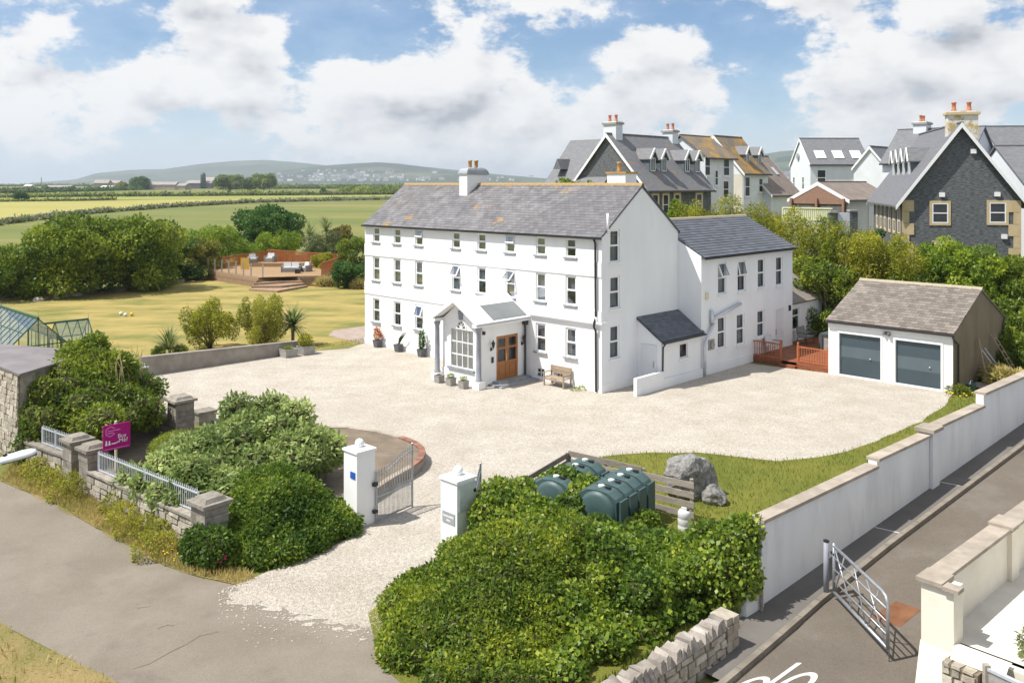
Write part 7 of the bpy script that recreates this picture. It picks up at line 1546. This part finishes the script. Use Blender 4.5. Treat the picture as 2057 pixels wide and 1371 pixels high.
# far hedgerows and farm trees
def hedgerow(label, pts, h, n, size, m, seed, gaps=.0, stone=0):
    rr = random.Random(seed); t = thing('hedgerow', label, 'hedge'); lob = []; us = [p[0] for p in pts]; vs = [p[1] for p in pts]; u = us[0]
    while u < us[-1]:
        v = np.interp(u, us, vs); p = GT(u, v); k = p.y/F; r = h*rr.uniform(.55, 1.1); lob.append((p.x+rr.uniform(-.4, .4), p.y+rr.uniform(-1, 1), p.z+r*.3, r*1.5, r*1.2, r*.8)); u += max(.9*r/k, 1.1)
    P, Nr, cl = sample(lob, n, .8, 1.08, -99); leafmesh('foliage', P, Nr, size*rng.uniform(.6, 1.3, len(P)), m, t, .6, .5, .8, .5*cl+.5*rng.random(len(P))); core(lob, t, .86, m='hedge_far')
    if stone:
        q = MB()
        for a, b in zip(range(int(us[0]), int(us[-1])-4, 6), range(int(us[0])+6, int(us[-1])+2, 6)):
            p0, p1 = GT(a, np.interp(a, us, vs)), GT(b, np.interp(b, us, vs)); hh2 = stone*rr.uniform(.7, 1.1); q.beam(p0+Vector((0, -1.6, hh2/2-.3)), p1+Vector((0, -1.6, hh2/2-.3)), .7, hh2+.6)
        q.build('stone_face', MT['rubble'], t)
hedgerow('long hedge-topped stone wall curving between the near field and the yellow field', H1, 1.5, 9000, .8, 'lf_olive', 71, stone=1.5)
hedgerow('dark hedgerow between the yellow field and the far pasture', [(-150, 400), (200, 395.5), (650, 391.5), (900, 390)], 2.2, 6000, 1.3, 'lf_tree', 72)
hedgerow('thin hedge crossing the yellow field at left', [(-150, 409), (0, 406), (140, 404), (230, 402)], 1.2, 2500, .8, 'lf_tree', 73)
hedgerow('dark hedge in front of the farm at left', [(-150, 391), (60, 388), (200, 384.5), (290, 382)], 3.2, 4500, 1.8, 'lf_deep', 74)
hedgerow('hedge line right of the farm trees', [(440, 381), (560, 379.5), (700, 379), (900, 380)], 3.5, 5000, 2.0, 'lf_tree', 75)
hedgerow('scrubby thicket left of the house roof on the far field edge', [(690, 384), (740, 387), (800, 388), (860, 386)], 4.0, 4500, 1.6, 'lf_tree', 76)
hedgerow('distant hedge line behind the farm buildings', [(-150, 375), (100, 374), (300, 373.5), (600, 374), (900, 374.5)], 3.5, 4000, 2.4, 'lf_deep', 77)
def ftree(label, u, vb, vt, w, m, seed): 
    p = GT(u, vb); k = p.y/F; t = thing('farm_tree', label, 'tree', p); rr = random.Random(seed); hgt = (vb-vt)*k; R0 = w*k/2
    lob = [(rr.uniform(-.7, .7)*R0, rr.uniform(-.5, .5)*R0, hgt*rr.uniform(.35, .78), R0*.42, R0*.42, hgt*.24) for _ in range(16)]
    q = MB(); q.tube([(0, 0, -1), (0, 0, hgt*.5)], [R0*.1, R0*.06], 6); q.build('trunk', MT['bark'], t); P, Nr, cl = sample(lob, 2600, .75, 1.08, -99); leafmesh('crown', P, Nr, k*2.6*rng.uniform(.6, 1.3, len(P)), m, t, .7, .5, .8, .5*cl+.5*rng.random(len(P))); core(lob, t, .8, m='hedge_far')
ftree('round dark farm tree left of the long cowshed', 282, 382, 355, 40, 'lf_deep', 1); ftree('yellow flowering bush beside the round farm tree', 244, 381, 367, 18, 'lf_golden_tip', 2)
ftree('wide farm tree directly right of the silo', 462, 383, 351, 66, 'lf_tree', 3); ftree('farm tree with gaps right of the wide one', 503, 383, 357, 34, 'lf_tree', 4); ftree('rounded farm tree at the right end of the farm', 530, 382, 349, 42, 'lf_tree', 5)
ftree('heart-shaped dark tree standing in the field at far left', 41, 405, 385, 28, 'lf_deep', 6); ftree('lone dark bush on the far pasture', 650, 390, 381, 12, 'lf_deep', 7)
# grasses, weeds, flowers: nobody could count them
def grass(name, label, poly, n, h, m, seed, w=.10, z=.012):
    rr = np.random.default_rng(seed); xs = [p[0] for p in poly]; ys = [p[1] for p in poly]; P = []
    pl = [(p[0], p[1]) for p in poly]
    X = rr.uniform(min(xs), max(xs), n*3); Yv = rr.uniform(min(ys), max(ys), n*3)
    c = np.zeros(len(X), bool); 
    for (x0, y0), (x1, y1) in zip(pl, pl[1:]+pl[:1]):
        cond = ((y0 > Yv) != (y1 > Yv)) & (X < (x1-x0)*(Yv-y0)/((y1-y0) if abs(y1-y0) > 1e-9 else 1e-9)+x0); c ^= cond
    X, Yv = X[c][:n], Yv[c][:n]; P = np.stack([X, Yv, np.full(len(X), z)], 1); Nr = np.tile(np.array([0, 0, 1.]), (len(P), 1))
    cl = .5+.5*np.sin(X*1.3+.7*np.sin(Yv*.9))*np.cos(Yv*1.1)
    o = leafmesh(name, P, Nr, h*rr.uniform(.5, 1.3, len(P)), m, None, w, 1.1, .55, .5*cl+.5*rr.random(len(P)), 'stuff'); return tag(o, label, 'grass')
grass('grass', 'green grass on the bank beside the white lane wall', grass_poly, 26000, .12, 'lf_grass', 1, .16)
grass('grass', 'rough grass below the hedge by the rubble wall', [(.4, 14.8), (1.2, 14.5), (4.2, 17.4), (4.9, 18.6), (3.6, 18.4), (1.6, 16.4)], 9000, .16, 'lf_grass', 2, .14)
grass('verge_grass', 'dry straw-coloured grass along the roadside stone wall', verge_poly, 26000, .20, 'lf_straw', 3, .10)
grass('verge_grass', 'dry grass on the near verge in the bottom left corner', vp2, 22000, .16, 'lf_straw', 4, .12)
grass('verge_grass', 'green weeds on the near verge in the bottom left corner', [(p[0]-.9, p[1]-.7) for p in vp2], 12000, .18, 'lf_grass', 5, .2)
grass('lawn_edge_grass', 'tufts of grass along the gravel edge below the lawn', [G(620, 704), G(735, 689), G(730, 680), G(625, 694)], 1500, .07, 'lf_grass', 6, .2)
def tuft(label, c, r, h, n, size, m, cat='plant', name='weed_clump'): return bush(name, label, cat, [(c[0]+random.uniform(-r, r), c[1]+random.uniform(-r, r), h*.4, r*.6, r*.6, h*.6) for _ in range(4)], n, size, m, k=.4, asp=.3, up=.7)
wl = [((-15.4, 28.3), 'leftmost'), ((-14.5, 27.6), 'second'), ((-13.6, 26.5), 'third'), ((-11.2, 24.7), 'fourth'), ((-9.9, 23.6), 'fifth'), ((-8.9, 22.6), 'rightmost')]
for (c, l) in wl: tuft('yellow-green weed clump at the foot of the roadside wall, %s of the six' % l, c, .55, .55, 1500, .11, 'lf_weed')
def flowers(label, spots, m, size=.05, name='flower'):
    t = thing(name, label, 'flowers')
    for (x, y, z) in spots:
        q = MB(); q.sphere((x, y, z), size, 6, 4, (1, 1, .6)); q.build('bloom', MT[m], t)
        q = MB(); q.tube([(x+.02, y, 0 if z < .9 else z-.35), (x, y, z)], .006, 4); q.build('stem', MT['twig_and_core'], t)
rf = random.Random(9)
flowers('pink flowers in the bed beside the left gate pillar', [(-6.0+rf.uniform(-.35, .35), 27.1+rf.uniform(-.4, .4), .85+rf.uniform(-.1, .15)) for _ in range(12)], 'flower_pink', .06)
flowers('red flowers low on the dark shrub beside the road', [(-7.1+rf.uniform(-.15, .15), 21.25+rf.uniform(-.05, .08), .40+rf.uniform(-.12, .15)) for _ in range(7)], 'flower_pink', .04)
flowers('pink flowers in the verge in front of the rubble wall', [(-9.75+rf.uniform(-.25, .25), 22.75+rf.uniform(-.15, .2), .2+rf.uniform(-.06, .1)) for _ in range(8)], 'flower_pink', .03)
flowers('yellow flowers at the road edge beside the dark shrub', [(-8.4+rf.uniform(-.4, .3), 21.9+rf.uniform(-.3, .4), .22+rf.uniform(-.06, .1)) for _ in range(22)], 'flower_yellow', .026)
flowers('yellow weeds on the grass beside the garage corner', [(HW(10.6, -11.9).x+rf.uniform(-.6, .6), HW(10.6, -11.9).y+rf.uniform(-.6, .6), .2) for _ in range(10)], 'flower_yellow', .05)
tuft('straw-coloured weeds between garage end and white wall', HW(14.5, -12.6), .9, .7, 2200, .3, 'lf_straw'); tuft('green weeds at the foot of the garage corner', HW(11.4, -11.8), .45, .35, 900, .14, 'lf_grass')
tuft('tiny green weeds at the foot of the house right of the bench', HW(-.25, 1.2), .25, .15, 300, .08, 'lf_bright')
# pot plants
def potleaf(pot, m, n, h, size, r, k=0): 
    P, Nr, cl = sample([(0, 0, .42+h*.4, r, r, h*.5)], n, .4, 1.05, .3); leafmesh('plant', P, Nr, size*rng.uniform(.7, 1.3, len(P)), m, pot, .35, .8, .7)
leafmat('lf_red', (.18, .03, .02), (.32, .07, .03), (.12, .15, .03))
potleaf(POTS[0], 'lf_red', 260, .75, .16, .14); potleaf(POTS[2], 'lf_deep', 260, 1.15, .18, .06)
q = MB(); 
for i in range(7): q.tube([(0, 0, .38), (-.03+.02*i, -.10-.02*i, .75), (.0+.02*i, -.42-.03*i, 1.15)], [.02, .018, .004], 5)
q.build('plant', MT['lf_palm'], POTS[1])
for p in SP[1:]: potleaf(p, 'lf_bright', 160, .12, .07, .15)
potleaf(WP[1], 'lf_gold', 900, .75, .13, .34); potleaf(WP[0], 'lf_bright', 200, .15, .09, .25)
# shrub in the yard bottom right
bush('wall_shrub', 'pale bare-stemmed shrub against the yard wall in the bottom right corner', 'bush', [(LW(.9, 5.6).x+dx_, LW(.9, 5.6).y+dy_, 1.15, .5, .4, .4) for dx_, dy_ in ((0, 0), (.5, .35), (.9, .7), (-.2, -.1))], 3500, .10, 'lf_olive', k=.7, asp=.3)
# loose pebbles where the drive meets the road
def pebbles():
    n = 22000; t = np.linspace(0, 1, n); mb = MB(); rn = []
    rr = np.random.default_rng(4)
    a = np.array([-5.2, 19.9]); 
    for i in range(n):
        u, v = rr.uniform(440, 880), rr.uniform(1120, 1300); p = G(u, v); s = rr.uniform(.010, .026)
        edge = abs((v-1200)-.12*(u-640))
        d_ = v-1178-.20*(u-480)
        if d_ > 0 and rr.random() > math.exp(-d_/20): continue
        if d_ < -45 and rr.random() < .75: continue
        if v < 1172-.35*(u-480): continue
        n0 = mb.add([(p.x-s, p.y-s*.7, .012), (p.x+s, p.y-s, .012), (p.x+s*.8, p.y+s, .012), (p.x-s*.8, p.y+s*.8, .012), (p.x+rr.uniform(-.3, .3)*s, p.y, .012+s*.6)])
        for f in ((0, 1, 4), (1, 2, 4), (2, 3, 4), (3, 0, 4)): mb.f.append(tuple(n0+k for k in f)); rn.append(rr.random())
    o = mb.build('loose_gravel', MT['pebble'], None, kind='stuff', rnd=rn); tag(o, 'loose pale gravel scattered where the drive meets the road', 'gravel')
pebbles()
# cracks in the road
q = thing('road_crack', 'jagged crack across the road where it meets the drive', 'crack')
for pts in ([(268, 1342), (300, 1332), (345, 1310), (378, 1292), (404, 1278), (440, 1268)], [(318, 1262), (338, 1254), (350, 1256)], [(278, 1222), (300, 1216)]):
    mb = MB(); pr = None; ww = .02
    P_ = [G(u+random.uniform(-3, 3), v+random.uniform(-2, 2)) for u, v in pts]
    for a, b in zip(P_, P_[1:]): mb.beam((a.x, a.y, .009), (b.x, b.y, .009), random.uniform(.02, .05), .005)
    mb.build('crack', MT['soil'], q)

q = thing('dry_stalks', 'pale dead stalks rising from the tangled shrub beside the outbuilding', 'plant')
mb = MB()
for i in range(70):
    x, y = rng.uniform(-16.0, -13.9), rng.uniform(31.0, 33.4); h = rng.uniform(.5, 1.1); z = 2.3+rng.uniform(0, .3); mb.tube([(x, y, z-.3), (x+rng.uniform(-.1, .1), y, z+h*.5), (x+rng.uniform(-.25, .25), y+rng.uniform(-.2, .2), z+h)], [.012, .009, .003], 4)
o = mb.build('stalks', MT['dry_stalk'], q, kind='stuff')

vb_ = [(-9.2, 14.6), (-8.4, 15.2), (-7.6, 14.4), (-7.0, 13.4), (-9.0, 13.2)]
bush('verge_shrub', 'low ragged green growth on the near verge in the bottom left corner', 'bush', scatter(vb_, 26, lambda x, y: .34, .26, 31), 9000, .09, 'lf_mid', k=.8, r0=.6)

def blotches():                                     # thin spreads of gravel carried on to the road
    mb = MB(); rr = random.Random(8)
    for i in range(170):
        u = rr.uniform(480, 800); d_ = rr.expovariate(1/16.)-14; p = G(u, 1188+.19*(u-480)+d_); r = rr.uniform(.08, .34)*math.exp(-max(0, d_)/40); n = 9
        mb.poly([(p.x+r*rr.uniform(.5, 1.2)*1.4*math.cos(2*math.pi*k/n), p.y+r*rr.uniform(.5, 1.2)*.8*math.sin(2*math.pi*k/n), .0105+.00001*i) for k in range(n)])
    o = mb.build('gravel_spill', MT['gravel'], None, kind='stuff'); tag(o, 'thin ragged spills of gravel on the road at the drive mouth', 'gravel')
blotches()
tree('green_tree', 'green tree standing just beyond the right edge of the view behind the lane', 2170, 0, 470, 190, 12000, .24, 'lf_mid', 64, Y=51, nl=36, zlow=.1)
